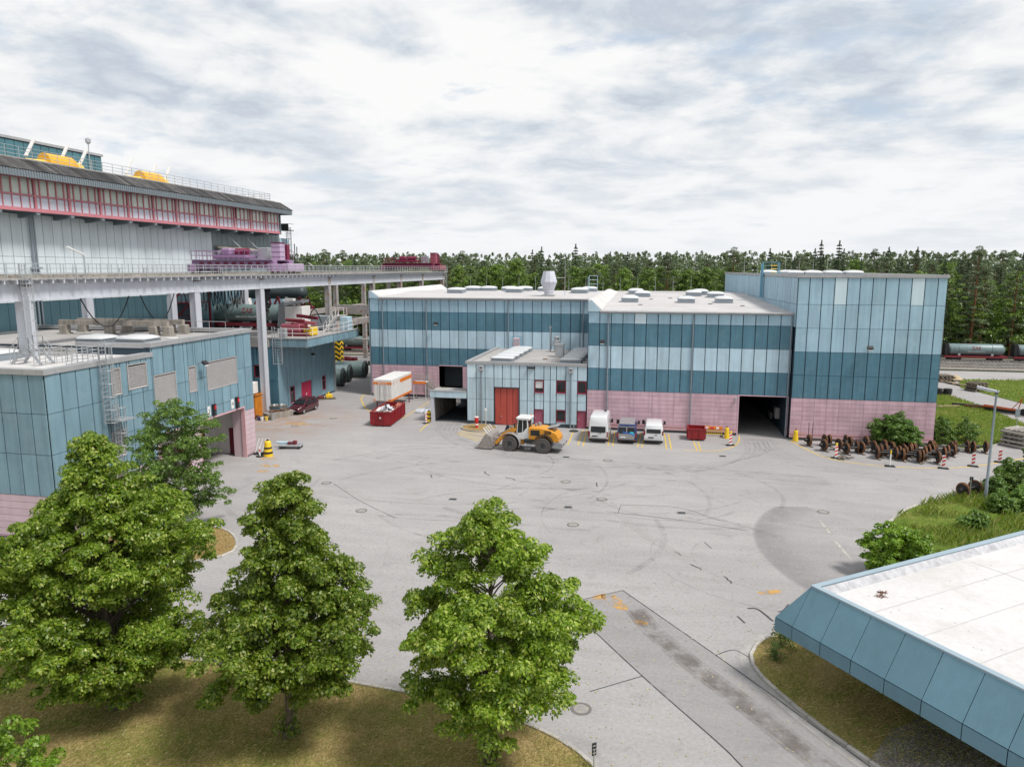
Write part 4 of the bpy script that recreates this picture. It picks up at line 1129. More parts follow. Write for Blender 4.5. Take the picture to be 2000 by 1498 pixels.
for q, (a, b, c, d) in enumerate(LB):
    fr = sx.bits('louvre', [(U(a), U(a) + .07, c, d), (U(b) - .07, U(b), c, d), (U(a) + .07, U(b) - .07, d - .08, d), (U(a) + .07, U(b) - .07, c, c + .08)], 'louvre', -.1, .09)
    mb = MB(); z = c + .14
    dz = .15 if q in (0, 1, 5) else .085
    while z < d - .12:
        p0, p1 = sx.pt(U(a) + .07, z, -.0), sx.pt(U(b) - .07, z, -.0)
        mb.add([p0 + Vector((.05, 0, -.045)), p1 + Vector((.05, 0, -.045)), p1 + Vector((-.04, 0, .035)), p0 + Vector((-.04, 0, .035)), p0 + Vector((.05, 0, -.065)), p1 + Vector((.05, 0, -.065)), p1 + Vector((-.04, 0, .015)), p0 + Vector((-.04, 0, .015))],
               [(0, 1, 2, 3), (7, 6, 5, 4), (0, 4, 5, 1), (2, 6, 7, 3)])
        z += dz
    tag(wpart('slats', mb, 'louvre', fr), kind='stuff')
    sx.bits('backing', [(U(a) + .07, U(b) - .07, c + .08, d - .08)], 'core_dark', -.15, -.09, fr)
# gate surrounds and what shows inside
for (a, b, c, d) in gates:
    sx.bits('gate_frame', [(a - .02, b + .02, d - .02, d + .12), (b - .05, b + .04, 0, d), (a - .04, a + .05, 0, d)], 'salmon_trim', -.3, .08)
wpart('gate_pier', MB().box(-38.9, -37.95, 59.6, 60.9, 0, 4.7), 'pale_pink', shed)
wpart('inner_wall', MB().box(-42.2, -42.0, 46.5, 60.9, 0, 5.2), 'container_white', shed)
wpart('inner_wall', MB().box(-42.0, -38.0, 60.5, 60.7, 0, 5.2), 'container_white', shed)
wpart('inner_ceiling', MB().box(-42.0, -38.0, 46.5, 60.5, 5.2, 5.4), 'concrete', shed)
wpart('inner_door', MB().box(-41.98, -41.9, 58.4, 59.6, 0, 2.6), 'maroon_frame', shed)
wpart('inner_door', MB().box(-39.9, -38.9, 60.42, 60.48, 0, 2.5), 'maroon_frame', shed)
wpart('fire_cabinet', MB().bevbox(-41.98, -41.5, 55.4, 56.6, .8, 2.0, .04), 'machine_red', shed)
wpart('inner_pipe', MB().cyl((-41.6, 57.6, 0), (-41.6, 57.6, 5.2), .12, n=8).cyl((-41.5, 58.1, 1.5), (-41.5, 58.1, 5.2), .18, n=8).cyl((-41.5, 58.1, 2.2), (-41.2, 58.1, 2.0), .25, n=8), 'dark_steel', shed)
for u, dg in ((U(54.0), '3'), (U(57.5), '4')):
    pl = sx.bits('gate_number', [(u, u + .42, 5.0, 5.85)], 'plate_white', .05, .08)
    tm_ = link('digit', text_mesh(dg, .5, 'text_dark'), pl)
    tm_.location = sx.pt(u + .21, 5.42, .085) - shed.location - pl.location
    tm_.rotation_euler = (R(90), 0, R(90))
    lt = sx.bits('traffic_light', [(u + .62, u + .95, 4.95, 5.95)], 'dark_steel', .05, .3)
    sx.bits('signal_lens', [(u + .68, u + .89, 5.5, 5.85)], 'signal_red', .3, .34, lt)
    sx.bits('signal_lens', [(u + .68, u + .89, 5.05, 5.35)], 'tank_dark', .3, .34, lt)
floodlight(shed, sx, U(53.2), 9.75)
ladder(shed, (-37.2, 42.35, 6.9), 12.6, (0, 1, 0), (1, 0, 0), 'galvanised', .1, .6)
ladder(shed, (-37.2, 43.15, 3.2), 8.1, (0, 1, 0), (1, 0, 0), 'galvanised', 2.0, .5)
rg = MB().box(-37.5, -36.3, 42.6, 43.9, 7.0, 7.08).box(-37.5, -36.3, 43.2, 44.2, 3.2, 3.28)
wpart('ladder_landing', rg, 'galvanised', shed)
railing(shed, [(-38.3, 40.4, 11.0), (-38.3, 43.2, 11.0), (-40.8, 43.2, 11.0), (-40.8, 40.4, 11.0)], 1.15, bars=5, gap=.45)
# small steps over the roof pipes
st = MB()
for sgn in (0, 1.0):
    st.beam((-43.4, 41.2 + sgn, 11.0), (-42.6, 41.2 + sgn, 11.9), .06, .2); st.beam((-42.6, 41.2 + sgn, 11.9), (-41.8, 41.2 + sgn, 11.9), .06, .2)
    st.beam((-41.8, 41.2 + sgn, 11.9), (-41.0, 41.2 + sgn, 11.0), .06, .2)
for k in range(3): st.box(-43.3 + .25 * k, -43.05 + .25 * k, 41.2, 42.2, 11.2 + .25 * k, 11.24 + .25 * k)
wpart('roof_steps', st, 'galvanised', shed)
railing(shed, [(-43.4, 41.1, 11.0), (-42.6, 41.1, 11.9), (-41.8, 41.1, 11.9), (-41.0, 41.1, 11.0)], 1.0, bars=2, gap=.8)
railing(shed, [(-43.4, 42.3, 11.0), (-42.6, 42.3, 11.9), (-41.8, 42.3, 11.9), (-41.0, 42.3, 11.0)], 1.0, bars=2, gap=.8)
for x, y, w_, d_ in ((-44.4, 50.2, 2.4, 2.0), (-41.0, 50.6, 2.6, 2.0), (-46.8, 43.2, 2.4, 2.0)): skylight(shed, x, y, 11.45 if y > 47 else 11.0, w_, d_, .5, .25)
# roof beam on concrete trestles
bmm = MB(); bmm.box(-54.5, -43.2, 57.0, 57.4, 12.35, 12.8)
wpart('roof_beam', bmm, 'old_concrete', shed)
wpart('roof_beam', MB().box(-54.5, -43.2, 59.2, 59.6, 12.35, 12.8), 'old_concrete', shed)
for x in (-54.0, -49.2, -44.6, -43.2):
    for y in (57.0, 59.2):
        wpart('trestle', MB().bevbox(x - .4, x + .4, y - .1, y + .5, 11.5, 12.35, .05).box(x - .5, x + .5, y - .2, y + .6, 11.5, 11.62), 'old_concrete', shed)
railing(shed, [(-44.5, 60.3, 11.5), (-39.5, 60.3, 11.5)], 1.1, bars=1, gap=1.7)
wpart('roof_litter', MB().bevbox(-41.6, -40.6, 54.6, 55.0, 11.5, 11.62, .03).bevbox(-40.0, -39.2, 56.2, 56.5, 11.5, 11.6, .03).bevbox(-42.2, -41.8, 52.4, 52.8, 11.5, 12.0, .03), 'container_white', shed)

# ---------------------------------------------------------------- high hall
hall = thing('high_hall', 'very high hall with pink window band, dark sloping roof edge and pale panels', 'building', (-61.0, 30.0, 0))
hx = Wall(hall, -61.0, 30.0, R(90))
HL = 109.4 - 30
core = MB(); hx.core(core, 0, HL, 0, 27.2, thick=.4)
hx.core(core, HL, HL + 3.1, 0, 22.3, thick=.4)
core.box(-90, -61.4, 30, 30.4, 0, 27.2); core.box(-90, -61.4, 109.0, 109.39, 0, 26.3); core.box(-90, -61.4, 112.0, 112.4, 0, 22.3); core.box(-90, -61.4, 109.39, 112.4, 22.1, 22.3)
wpart('wall', core, 'joint', hall)
hc = steps(0, HL, 1.226)
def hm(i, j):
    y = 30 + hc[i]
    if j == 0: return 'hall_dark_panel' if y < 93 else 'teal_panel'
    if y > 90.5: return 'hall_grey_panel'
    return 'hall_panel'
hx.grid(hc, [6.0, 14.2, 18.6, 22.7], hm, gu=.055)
hx.grid(steps(HL, HL + 3.1, 1.0), [6.0, 14.2, 22.3], 'pale_panel', gu=.055)
bays = [31.0 + 4.16 * k for k in range(19)]
bx = Wall(hall, -59.0, 30.0, R(90))
bl = MB(); bx.slab(bl, 0, 76.2, 22.75, 25.94, -.12, -2.0)
wpart('band_core', bl, 'joint', hall)
band_end = 106.2
bstart = band_end - 4.16 * 18
for k in range(18):
    y0 = bstart + 4.16 * k - 30
    y1 = y0 + 4.16
    if y1 < 1: continue
    fr = bx.bits('window_bay', [(y0 - .13, y0 + .13, 22.75, 25.95), (y0 + .13, y1 - .13, 22.75, 23.1), (y0 + .13, y1 - .13, 24.22, 24.36), (y0 + .13, y1 - .13, 25.85, 25.95)], 'pink_frame', -.14, .1)
    cuts = [y0 + .13, y0 + .62, y0 + 1.6, y0 + 2.58, y0 + 3.55, y1 - .13]
    for c in cuts[1:-1]:
        bx.bits('mullion', [(c - .07, c + .07, 24.36, 25.85)], 'pink_frame', -.12, .05, fr)
        bx.bits('mullion', [(c - .045, c + .045, 23.1, 24.22)], 'pink_frame', -.12, .05, fr)
    for a, b in zip(cuts, cuts[1:]):
        bx.place('pane', panel_mesh(b - a - .1, 1.46, .02, 'glass_dark' if (k == 15 and a == cuts[0]) else 'window_glass_pale'), (a + b) / 2, 25.11, -.06, fr)
        bx.place('spandrel_panel', panel_mesh(b - a - .08, 1.1, .03, 'spandrel'), (a + b) / 2, 23.66, -.06, fr)
    br = MB(); br.extrude([(-61.0, y0 + 30 - .2, 22.25), (-61.0, y0 + 30 - .2, 22.72), (-58.75, y0 + 30 - .2, 22.72), (-58.75, y0 + 30 - .2, 22.5)], (0, .4, 0))
    wpart('bracket', br, 'fascia_metal', hall)
wpart('soffit', MB().box(-60.98, -58.9, 30, 106.3, 22.72, 22.78), 'core_dark', hall)
wpart('band_end', MB().box(-61, -58.95, 106.25, 106.5, 22.75, 25.94), 'hall_grey_panel', hall)
# roof edge: ribbed fascia, sloping slates, flat roof
wpart('fascia', MB().box(-57.7, -57.6, 28, 107.6, 25.75, 26.4).box(-61, -57.6, 107.6, 107.7, 25.75, 26.4), 'fascia_metal', hall)
fr_ = MB()
for k in range(265): fr_.box(-57.6, -57.55, 28 + k * .3, 28.14 + k * .3, 25.77, 26.38)
tag(wpart('fascia_rib', fr_, 'fascia_metal', hall), kind='stuff')
wpart('eave_soffit', MB().box(-60.9, -57.7, 28, 107.6, 25.95, 26.0), 'core_dark', hall)
sl_me = {}
srnd = random.Random(11)
y = 28.0
while y < 107.6:
    w_ = .62
    mb_key = 0
    if not sl_me:
        sl_me[0] = MB().add([(0, 0, 0), (0, w_ - .02, 0), (-2.1, w_ - .02, 1.25), (-2.1, 0, 1.25), (.02, .02, .05), (.02, w_ - .05, .05), (-2.08, w_ - .05, 1.3), (-2.08, .02, 1.3)],
                            [(4, 5, 6, 7), (0, 1, 5, 4), (1, 2, 6, 5), (2, 3, 7, 6), (3, 0, 4, 7)]).mesh('slate', 'slate_roof')
    link('roof_slate', sl_me[0], hall, Vector((-57.55, y, 26.4 + srnd.uniform(0, .02))) - hall.location)
    y += w_
wpart('roof_deck', MB().add([(-57.7, 28, 26.3), (-57.7, 107.5, 26.3), (-59.7, 107.5, 27.55), (-59.7, 28, 27.55)], [(0, 1, 2, 3)]), 'core_dark', hall)
wpart('hip_end', MB().add([(-57.6, 107.6, 26.4), (-61, 107.6, 26.4), (-61, 105.9, 27.72), (-59.6, 105.9, 27.72)], [(0, 1, 2, 3)]), 'slate_roof', hall)
wpart('roof', MB().box(-90, -59.55, 28, 106.0, 27.3, 27.78), 'gravel_roof', hall)
railing(hall, [(-60.0, 30, 27.78), (-60.0, 105.4, 27.78)], 1.05, gap=1.5, bars=3, r=.03)
railing(hall, [(-60.0, 105.4, 27.78), (-70, 105.4, 27.78)], 1.05, gap=1.5, bars=3, r=.03)
# plant room on the roof
wpart('plant_room', MB().box(-90, -75.1, 30, 88.4, 27.6, 32.4), 'joint', hall)
ph = Wall(hall, -75.1, 30.0, R(90))
ph.grid(steps(0, 58.4, 1.25), [27.9, 30.1, 32.3], 'teal_glass', gu=.07)
wpart('plant_room_cap', MB().box(-90, -74.9, 30, 88.6, 32.4, 32.7), 'parapet_cap', hall)
lv = MB()
for k in range(10): lv.box(-75.0, -74.85, 84.2, 88.2, 28.9 + k * .16, 28.98 + k * .16)
tag(wpart('roof_louvre', lv, 'pale_pink', hall), kind='stuff')
wpart('horn_mast', MB().cyl((-62.2, 71.5, 27.78), (-62.2, 71.5, 31.0), .05, n=6).lathe([(.08, 30.9), (.28, 31.1), (.28, 31.45), (.1, 31.6)], (-62.2, 71.5, 0), n=12), 'galvanised', hall)
for cy_ in (66.4, 80.2):
    hood = MB()
    secs = []
    for yy_, rr in ((-1.9, .78), (1.5, .78), (1.75, .7), (1.95, .5)):
        secs.append([(-61.5 + rr * 1.15 * math.cos(t), cy_ + yy_, 27.78 + max(0, rr * 1.55 * math.sin(t))) for t in [math.pi * i / 10 for i in range(11)]])
    hood.loft(secs)
    hd = wpart('fan_hood', hood, 'yellow_hood', hall, smooth=True)
    sec2 = [[(-61.5 + rr * math.cos(t), cy_ + yy_, 27.78 + rr * .9 * math.sin(t)) for t in [math.pi * i / 8 for i in range(9)]] for yy_, rr in ((-4.4, .28), (-4.0, .42), (-3.0, .46), (-1.9, .55))]
    wpart('fan_duct', MB().loft(sec2), 'yellow_hood_pale', hd, smooth=True)
    sec3 = [[(-61.5 + rr * math.cos(t), cy_ + yy_, 27.78 + rr * 1.1 * math.sin(t)) for t in [math.pi * i / 8 for i in range(9)]] for yy_, rr in ((1.95, .72), (2.6, .72), (3.0, .5))]
    wpart('fan_nose', MB().loft(sec3), 'yellow_hood_pale', hd, smooth=True)
    for dy in (-3.6, .6, 3.2):
        b = MB(); b.beam((-61.9, cy_ + dy, 28.4), (-61.9, cy_ + dy + 1.2, 30.2), .35, .12)
        wpart('hood_flap', b, 'container_white', hd)
for yy_ in (44.5, 61.3):   # downpipe pairs on the pale wall
    wpart('downpipe', MB().cyl((-60.7, yy_, 6), (-60.7, yy_, 22.5), .1, n=8).cyl((-60.7, yy_ + .45, 6), (-60.7, yy_ + .45, 22.5), .08, n=8).box(-60.9, -60.5, yy_ - .3, yy_ + .8, 17.4, 17.6), 'downpipe', hall)
wpart('canopy_shelf', MB().extrude([(-61, 91.5, 20.35), (-61, 91.5, 20.6), (-58.9, 91.5, 20.1), (-58.9, 91.5, 19.9)], (0, 8.5, 0)), 'old_concrete', hall)
for yy_ in (94, 98.5): wpart('tie_rod', MB().cyl((-61, yy_, 22.6), (-59.1, yy_ + 1.4, 20.2), .05, n=5), 'galvanised', hall)
ladder(hall, (-60.4, 110.9, 15.5), 24.6, (0, 1, 0), (1, 0, 0), 'dark_steel', .4, .55)
wpart('ladder_head', MB().box(-61.2, -59.4, 109.6, 111.4, 23.5, 23.6).box(-61.2, -59.4, 109.6, 109.65, 23.6, 24.6).box(-59.45, -59.4, 109.6, 111.4, 24.55, 24.6), 'dark_steel', hall)
wpart('pipe_stack', MB().cyl((-60.2, 112.8, 15.5), (-60.2, 112.8, 21.5), .07, n=6).cyl((-59.8, 112.8, 15.5), (-59.8, 112.8, 21.0), .07, n=6), 'dark_steel', hall)

# ---------------------------------------------------------------- near right building with the sloping fascia
near = thing('flat_roof_building', 'low building with white flat roof and sloping teal panel fascia in the corner', 'building', (6.48, 30.17, 0))
BA = R(37.2)
A = Vector((math.cos(BA), math.sin(BA), 0)); B = Vector((-math.sin(BA), math.cos(BA), 0))
O = Vector((6.48, 30.17, 0))
def q(a, b, z): return O + A * a + B * b + Vector((0, 0, z))    # a towards the right, b away from the camera
WA, WB = 27.0, -26.0
ZT, ZL, ZB, OV = 4.5, 2.92, 2.36, 0.97
# walls under the fascia
wl_ = MB().loft([[q(3.6, -3.0, z), q(WA, -3.0, z), q(WA, WB, z), q(3.6, WB, z)] for z in (0, ZB + .1)])
wpart('wall', wl_, 'concrete', near)
for k in range(9):
    for z0, z1 in ((.95, 2.15),):
        b0 = -3.0 - k * 2.4
        mb = MB().add([q(3.57, b0, z0), q(3.57, b0 - 1.6, z0), q(3.57, b0 - 1.6, z1), q(3.57, b0, z1)], [(0, 1, 2, 3)])
        mb2 = MB().loft([[q(3.5, b0 + .06, z), q(3.59, b0 + .06, z), q(3.59, b0 - 1.66, z), q(3.5, b0 - 1.66, z)] for z in (z0 - .06, z1 + .06)])
        wn_ = wpart('window', mb2, 'maroon_frame', near)
        mb3 = MB().loft([[q(3.48, b0, z), q(3.5, b0, z), q(3.5, b0 - 1.6, z), q(3.48, b0 - 1.6, z)] for z in (z0, z1)])
        wpart('pane', mb3, 'glass_dark', wn_)
wpart('soffit', MB().loft([[q(-OV + .06, OV - .06, z), q(WA, OV - .06, z), q(WA, WB, z), q(-OV + .06, WB, z)] for z in (ZB, ZB + .08)]), 'core_dark', near)
bk = MB()
bk.add([q(-OV + .03, OV - .03, ZL), q(-OV + .03, WB, ZL), q(-.0, WB, ZT - .05), q(.0, 0, ZT - .05)], [(0, 1, 2, 3)])
bk.add([q(-OV + .03, OV - .03, ZB + .02), q(-OV + .03, WB, ZB + .02), q(-OV + .03, WB, ZL), q(-OV + .03, OV - .03, ZL)], [(0, 1, 2, 3)])
bk.add([q(-OV + .03, OV - .03, ZL), q(WA, OV - .03, ZL), q(WA, 0, ZT - .05), q(0, 0, ZT - .05)], [(0, 1, 2, 3)])
bk.add([q(-OV + .03, OV - .03, ZB + .02), q(WA, OV - .03, ZB + .02), q(WA, OV - .03, ZL), q(-OV + .03, OV - .03, ZL)], [(0, 1, 2, 3)])
wpart('fascia_core', bk, 'joint', near)
def plate(pts, m, name, t=.025):
    P = [Vector(p) for p in pts]
    n = (P[1] - P[0]).cross(P[3] - P[0]).normalized() if len(P) > 3 else (P[1] - P[0]).cross(P[2] - P[0]).normalized()
    if n.z < -.01 or (abs(n.z) < .02 and n.dot(-A + B) < 0): n = -n
    c = sum(P, Vector()) / len(P)
    Q = [p + (c - p).normalized() * .018 for p in P]
    return wpart(name, MB().extrude(Q, n * t), m, near)
cuts = [OV - .02, .0] + [-1.42 * k for k in range(1, 19)]
topc = [0.0] + [-1.42 * k - .0 for k in range(0, 19)]
for k in range(len(cuts) - 1):
    b0, b1 = cuts[k], cuts[k + 1]
    if k == 0:
        plate([q(-OV, b0, ZL), q(-OV, b1, ZL), q(0, 0, ZT)], 'edge_panel', 'fascia_panel')
    else:
        plate([q(-OV, b0, ZL), q(-OV, b1, ZL), q(0, b1, ZT), q(0, b0, ZT)], 'edge_panel', 'fascia_panel')
    plate([q(-OV, b0, ZB), q(-OV, b1, ZB), q(-OV, b1, ZL), q(-OV, b0, ZL)], 'edge_panel', 'lower_fascia_panel')
for k in range(18):
    a0, a1 = 1.42 * k, 1.42 * (k + 1)
    plate([q(a0, OV, ZL), q(a1, OV, ZL), q(a1, 0, ZT), q(a0, 0, ZT)], 'edge_panel', 'fascia_panel')
    plate([q(a0, OV, ZB), q(a1, OV, ZB), q(a1, OV, ZL), q(a0, OV, ZL)], 'edge_panel', 'lower_fascia_panel')
cp = MB()
cp.loft([[q(-.04, .04, z), q(-.04, WB, z), q(.22, WB, z), q(.22, -.22, z)] for z in (ZT - .03, ZT + .05)])
cp.loft([[q(-.04, .04, z), q(WA, .04, z), q(WA, -.28, z), q(.22, -.22, z)] for z in (ZT - .032, ZT + .052)])
wpart('parapet_cap', cp, 'blue_cap', near)
cp = MB(); cp.loft([[q(.22, -.28, ZT + .02), q(.22, -.28, ZT - .62), q(.3, -1.05, ZT - .62), q(.3, -.45, ZT - .1)], [q(WA, -.28, ZT + .02), q(WA, -.28, ZT - .62), q(WA, -1.05, ZT - .62), q(WA, -.45, ZT - .1)]])
wpart('upstand', cp, 'upstand_grey', near)
wpart('upstand', MB().loft([[q(.22, -.3, ZT + .02), q(.22, -.3, ZT - .3), q(.5, -.3, ZT - .3)], [q(.22, WB, ZT + .02), q(.22, WB, ZT - .3), q(.5, WB, ZT - .3)]]), 'white_roof', near)
# pale roof slab
wpart('roof', MB().loft([[q(.2, -.28, z), q(WA, -.28, z), q(WA, WB, z), q(.2, WB, z)] for z in (ZT - .6, ZT - .22)]), 'white_roof', near)
rs = MB()
for k in range(1, 12):
    b = -.3 - 2.05 * k
    rs.add([q(.4, b, ZT - .215), q(WA, b, ZT - .215), q(WA, b - .05, ZT - .215), q(.4, b - .05, ZT - .215)], [(0, 1, 2, 3)])
rs.add([q(9.0, -.9, ZT - .214), q(9.05, -.9, ZT - .214), q(9.05, WB, ZT - .214), q(9.0, WB, ZT - .214)], [(0, 1, 2, 3)])
wpart('roof_seam', rs, 'roof_membrane', near)
sr = random.Random(6)
st_ = MB()
for k in range(150):
    a, b = sr.uniform(.8, 20), sr.uniform(-20, -1.2)
    p = q(a, b, ZT - .216); r_ = sr.uniform(.03, .07)
    st_.lathe([(r_, 0), (r_ * .7, .02), (.005, .022)], p, n=6)
tag(wpart('fixing_disc', st_, 'skylight_dome', near), kind='stuff')
for a, b in ((2.15, -1.55), (2.5, -1.35)):
    mb = MB(); rr_ = random.Random(int(a * 100))
    for k in range(30):
        p = q(a + rr_.uniform(-.13, .13), b + rr_.uniform(-.13, .13), ZT - .21)
        d = Vector((rr_.uniform(-.12, .12), rr_.uniform(-.12, .12), rr_.uniform(.01, .1)))
        mb.beam(p, p + d, .015, .015)
    wpart('leaf_litter', mb, 'pine_bark', near)
# ================================================================== CRANE RUNWAY AND CRANES
XF, XB = -46.2, -57.0
runway = thing('crane_runway', 'long pale steel crane runway on tall columns with railed walkway', 'crane runway', (XF, 45.4, 0))
def girder(x, y0, y1):
    mb = MB()
    mb.box(x - .45, x + .45, y0, y1, 15.1, 15.2); mb.box(x - .45, x + .45, y0, y1, 16.45, 16.58)
    mb.box(x - .36, x + .36, y0, y1, 15.2, 16.45)
    return wpart('girder', mb, 'light_steel', runway)
ycF = [26.0, 45.4, 65.6, 77.8, 95.6, 111.7, 124.5, 136.5, 150.3]
for x in (XF, XB):
    g_ = girder(x, 20, 151)
    wk = MB().box(x - .55, x + (1.0 if x == XF else .6), 20, 151.5, 16.66, 16.78)
    wpart('walkway', wk, 'concrete', runway)
    wpart('crane_rail', MB().box(x - .06, x + .06, 20, 151, 16.78, 16.95), 'old_concrete', runway)
    nb = MB(); y = 22.0
    while y < 151: nb.box(x + .45, x + .98, y, y + .1, 16.35, 16.6); y += 1.05
    tag(wpart('walkway_bracket', nb, 'light_steel', runway), kind='stuff')
    fl = MB()
    for a, b in zip(ycF, ycF[1:]): fl.box(x - .4, x + .4, a + 1.2, b - 1.2, 15.201, 15.26)
    wpart('girder_flange', fl, 'light_steel', runway)
railing(runway, [(XF + .95, 22, 16.78), (XF + .95, 151.3, 16.78)], 1.05, gap=1.25, bars=3, r=.03)
railing(runway, [(XF - .5, 22, 16.78), (XF - .5, 151.3, 16.78)], 1.05, gap=1.25, bars=3, r=.028)
railing(runway, [(XB + .55, 88, 16.78), (XB + .55, 151.3, 16.78)], 1.05, gap=1.25, bars=3, r=.028)
for i, y in enumerate(ycF):
    rust = y > 90
    z0 = 0
    mb = MB()
    mb.box(XF - .3, XF + .3, y - .5, y + .5, z0, 15.1)
    c = wpart('column', mb, 'rust_steel' if rust else 'light_steel', runway)
    wpart('column_flange', MB().box(XF + .3, XF + .42, y - .56, y + .2, z0, 16.2), 'rust_steel' if rust else 'light_steel', c)
    wpart('cap_plate', MB().box(XF - .5, XF + .62, y - .62, y + .3, 16.2, 16.26), 'wheel_rust', c)
for y in (63.5, 76.5, 92.0, 108.0, 121.0, 133.5, 147.0):
    rust = y > 100
    c = wpart('column', MB().box(XB - .3, XB + .3, y - .5, y + .5, 0, 15.1), 'rust_steel' if rust else 'light_steel', runway)
    wpart('column_flange', MB().box(XB + .3, XB + .42, y - .56, y + .2, 0, 15.1), 'rust_steel' if rust else 'light_steel', c)
# cross ties at the far bays
for y, z in ((111.7, 9.1), (124.5, 9.6), (121.0, 10.6)):
    wpart('cross_beam', MB().box(XB, XF, y - .3, y + .3, z - .45, z + .45), 'rust_steel', runway)
wpart('cross_beam', MB().box(XF - .3, XF + .3, 95.6, 111.7, 8.9, 9.8), 'rust_steel', runway)
wpart('cross_beam', MB().box(XB - .3, XB + .3, 108.5, 133, 9.9, 10.7), 'rust_steel', runway)
# chevron guard round a rear column
ch = thing('column_guard', 'black and yellow chevron guard around a rear runway column', 'guard', (XB, 121.0, 0))
obj('sleeve', MB().box(-.75, .75, -.85, -.6, .2, 6.2).box(.5, .75, -.6, .6, .2, 6.2), 'black_plastic', ch)
for k in range(7):
    z = .35 + k * .85
    for face in (0, 1):
        for s_ in (-1, 1):
            if face == 0: pts = [(0, -.862, z + .5), (s_ * .75, -.862, z), (s_ * .75, -.862, z + .42), (0, -.862, z + .92)]
            else: pts = [(.762, 0, z + .5), (.762, s_ * .8, z), (.762, s_ * .8, z + .42), (.762, 0, z + .92)]
            obj('chevron', MB().extrude(pts, (0, -.012, 0) if face == 0 else (.012, 0, 0)), 'signal_yellow', ch)
# festoon cables under the front girder
fr2 = random.Random(2)
for k, (a, b) in enumerate(((51.5, 57.2), (58.6, 63.4), (64.8, 69.2), (70.0, 74.4))):
    pts = [Vector((XF - .7, a + (b - a) * t, 15.1 - 2.6 * (1 - (2 * t - 1) ** 2))) for t in [i / 10 for i in range(11)]]
    wpart('festoon_cable', MB().tube(pts, .05, 5), 'black_rubber', runway)
for k in range(14):
    y = 79.5 + k * .75
    pts = [Vector((XB + 1.2, y + .75 * t, 15.1 - (1.9 + .5 * (k % 3)) * (1 - (2 * t - 1) ** 2))) for t in [i / 6 for i in range(7)]]
    wpart('festoon_cable', MB().tube(pts, .06, 5), 'black_rubber', runway)
wpart('cable_bundle', MB().tube([Vector((XF - 1.2, 81.0 + .5 * math.sin(i * 2.1), 15.0 - .28 * i)) for i in range(12)], .22, 6).tube([Vector((XF - 1.5, 81.9 + .6 * math.sin(i * 1.7), 15.0 - .25 * i)) for i in range(11)], .2, 6), 'black_rubber', runway)
# small hooks and lamps along the walkway
for y in (33.0, 49.5, 54.5, 57.5, 69.0, 82.5, 88.5, 96.5, 104.0):
    wpart('hook_post', MB().tube([Vector((XF + 1.05, y, 16.2)), Vector((XF + 1.05, y, 17.5)), Vector((XF + 1.05, y - .35, 17.5)), Vector((XF + 1.05, y - .35, 17.1))], .045, 5), 'galvanised', runway)
def mast(x, y, z, h, label):
    t = thing('walkway_lamp', label, 'lamp', (x, y, z), group='lamps on the crane walkway')
    obj('pole', MB().tube([Vector((0, 0, 0)), Vector((0, 0, h)), Vector((-.15, 0, h + .25))], .05, 6), 'galvanised', t)
    b = MB(); b.beam((-.05, .0, h + .2), (-.1, -1.5, h + .75), .16, .1)
    obj('lamp_head', b, 'plate_white', t)
mast(XF + .7, 50.8, 16.78, 1.6, 'angled lamp standing on the walkway left of the purple crane')
mast(XB, 113, 16.78, .8, 'first angled lamp on the walkway against the forest')
mast(XB, 125, 16.78, .8, 'second angled lamp on the walkway against the forest')
mast(XB, 139, 16.78, .8, 'angled lamp beside the dark magenta crane')
ladder(runway, (XF + .75, 44.8, 11.3), 17.8, (0, 1, 0), (1, 0, 0), 'galvanised', .6, .5)
ladder(runway, (XF + .2, 151.9, 8.0), 18.2, (1, 0, 0), (0, 1, 0), 'galvanised', .3, .55)
wpart('end_stop', MB().box(XF - .4, XF + .5, 150.8, 151.4, 16.6, 18.0), 'concrete', runway)

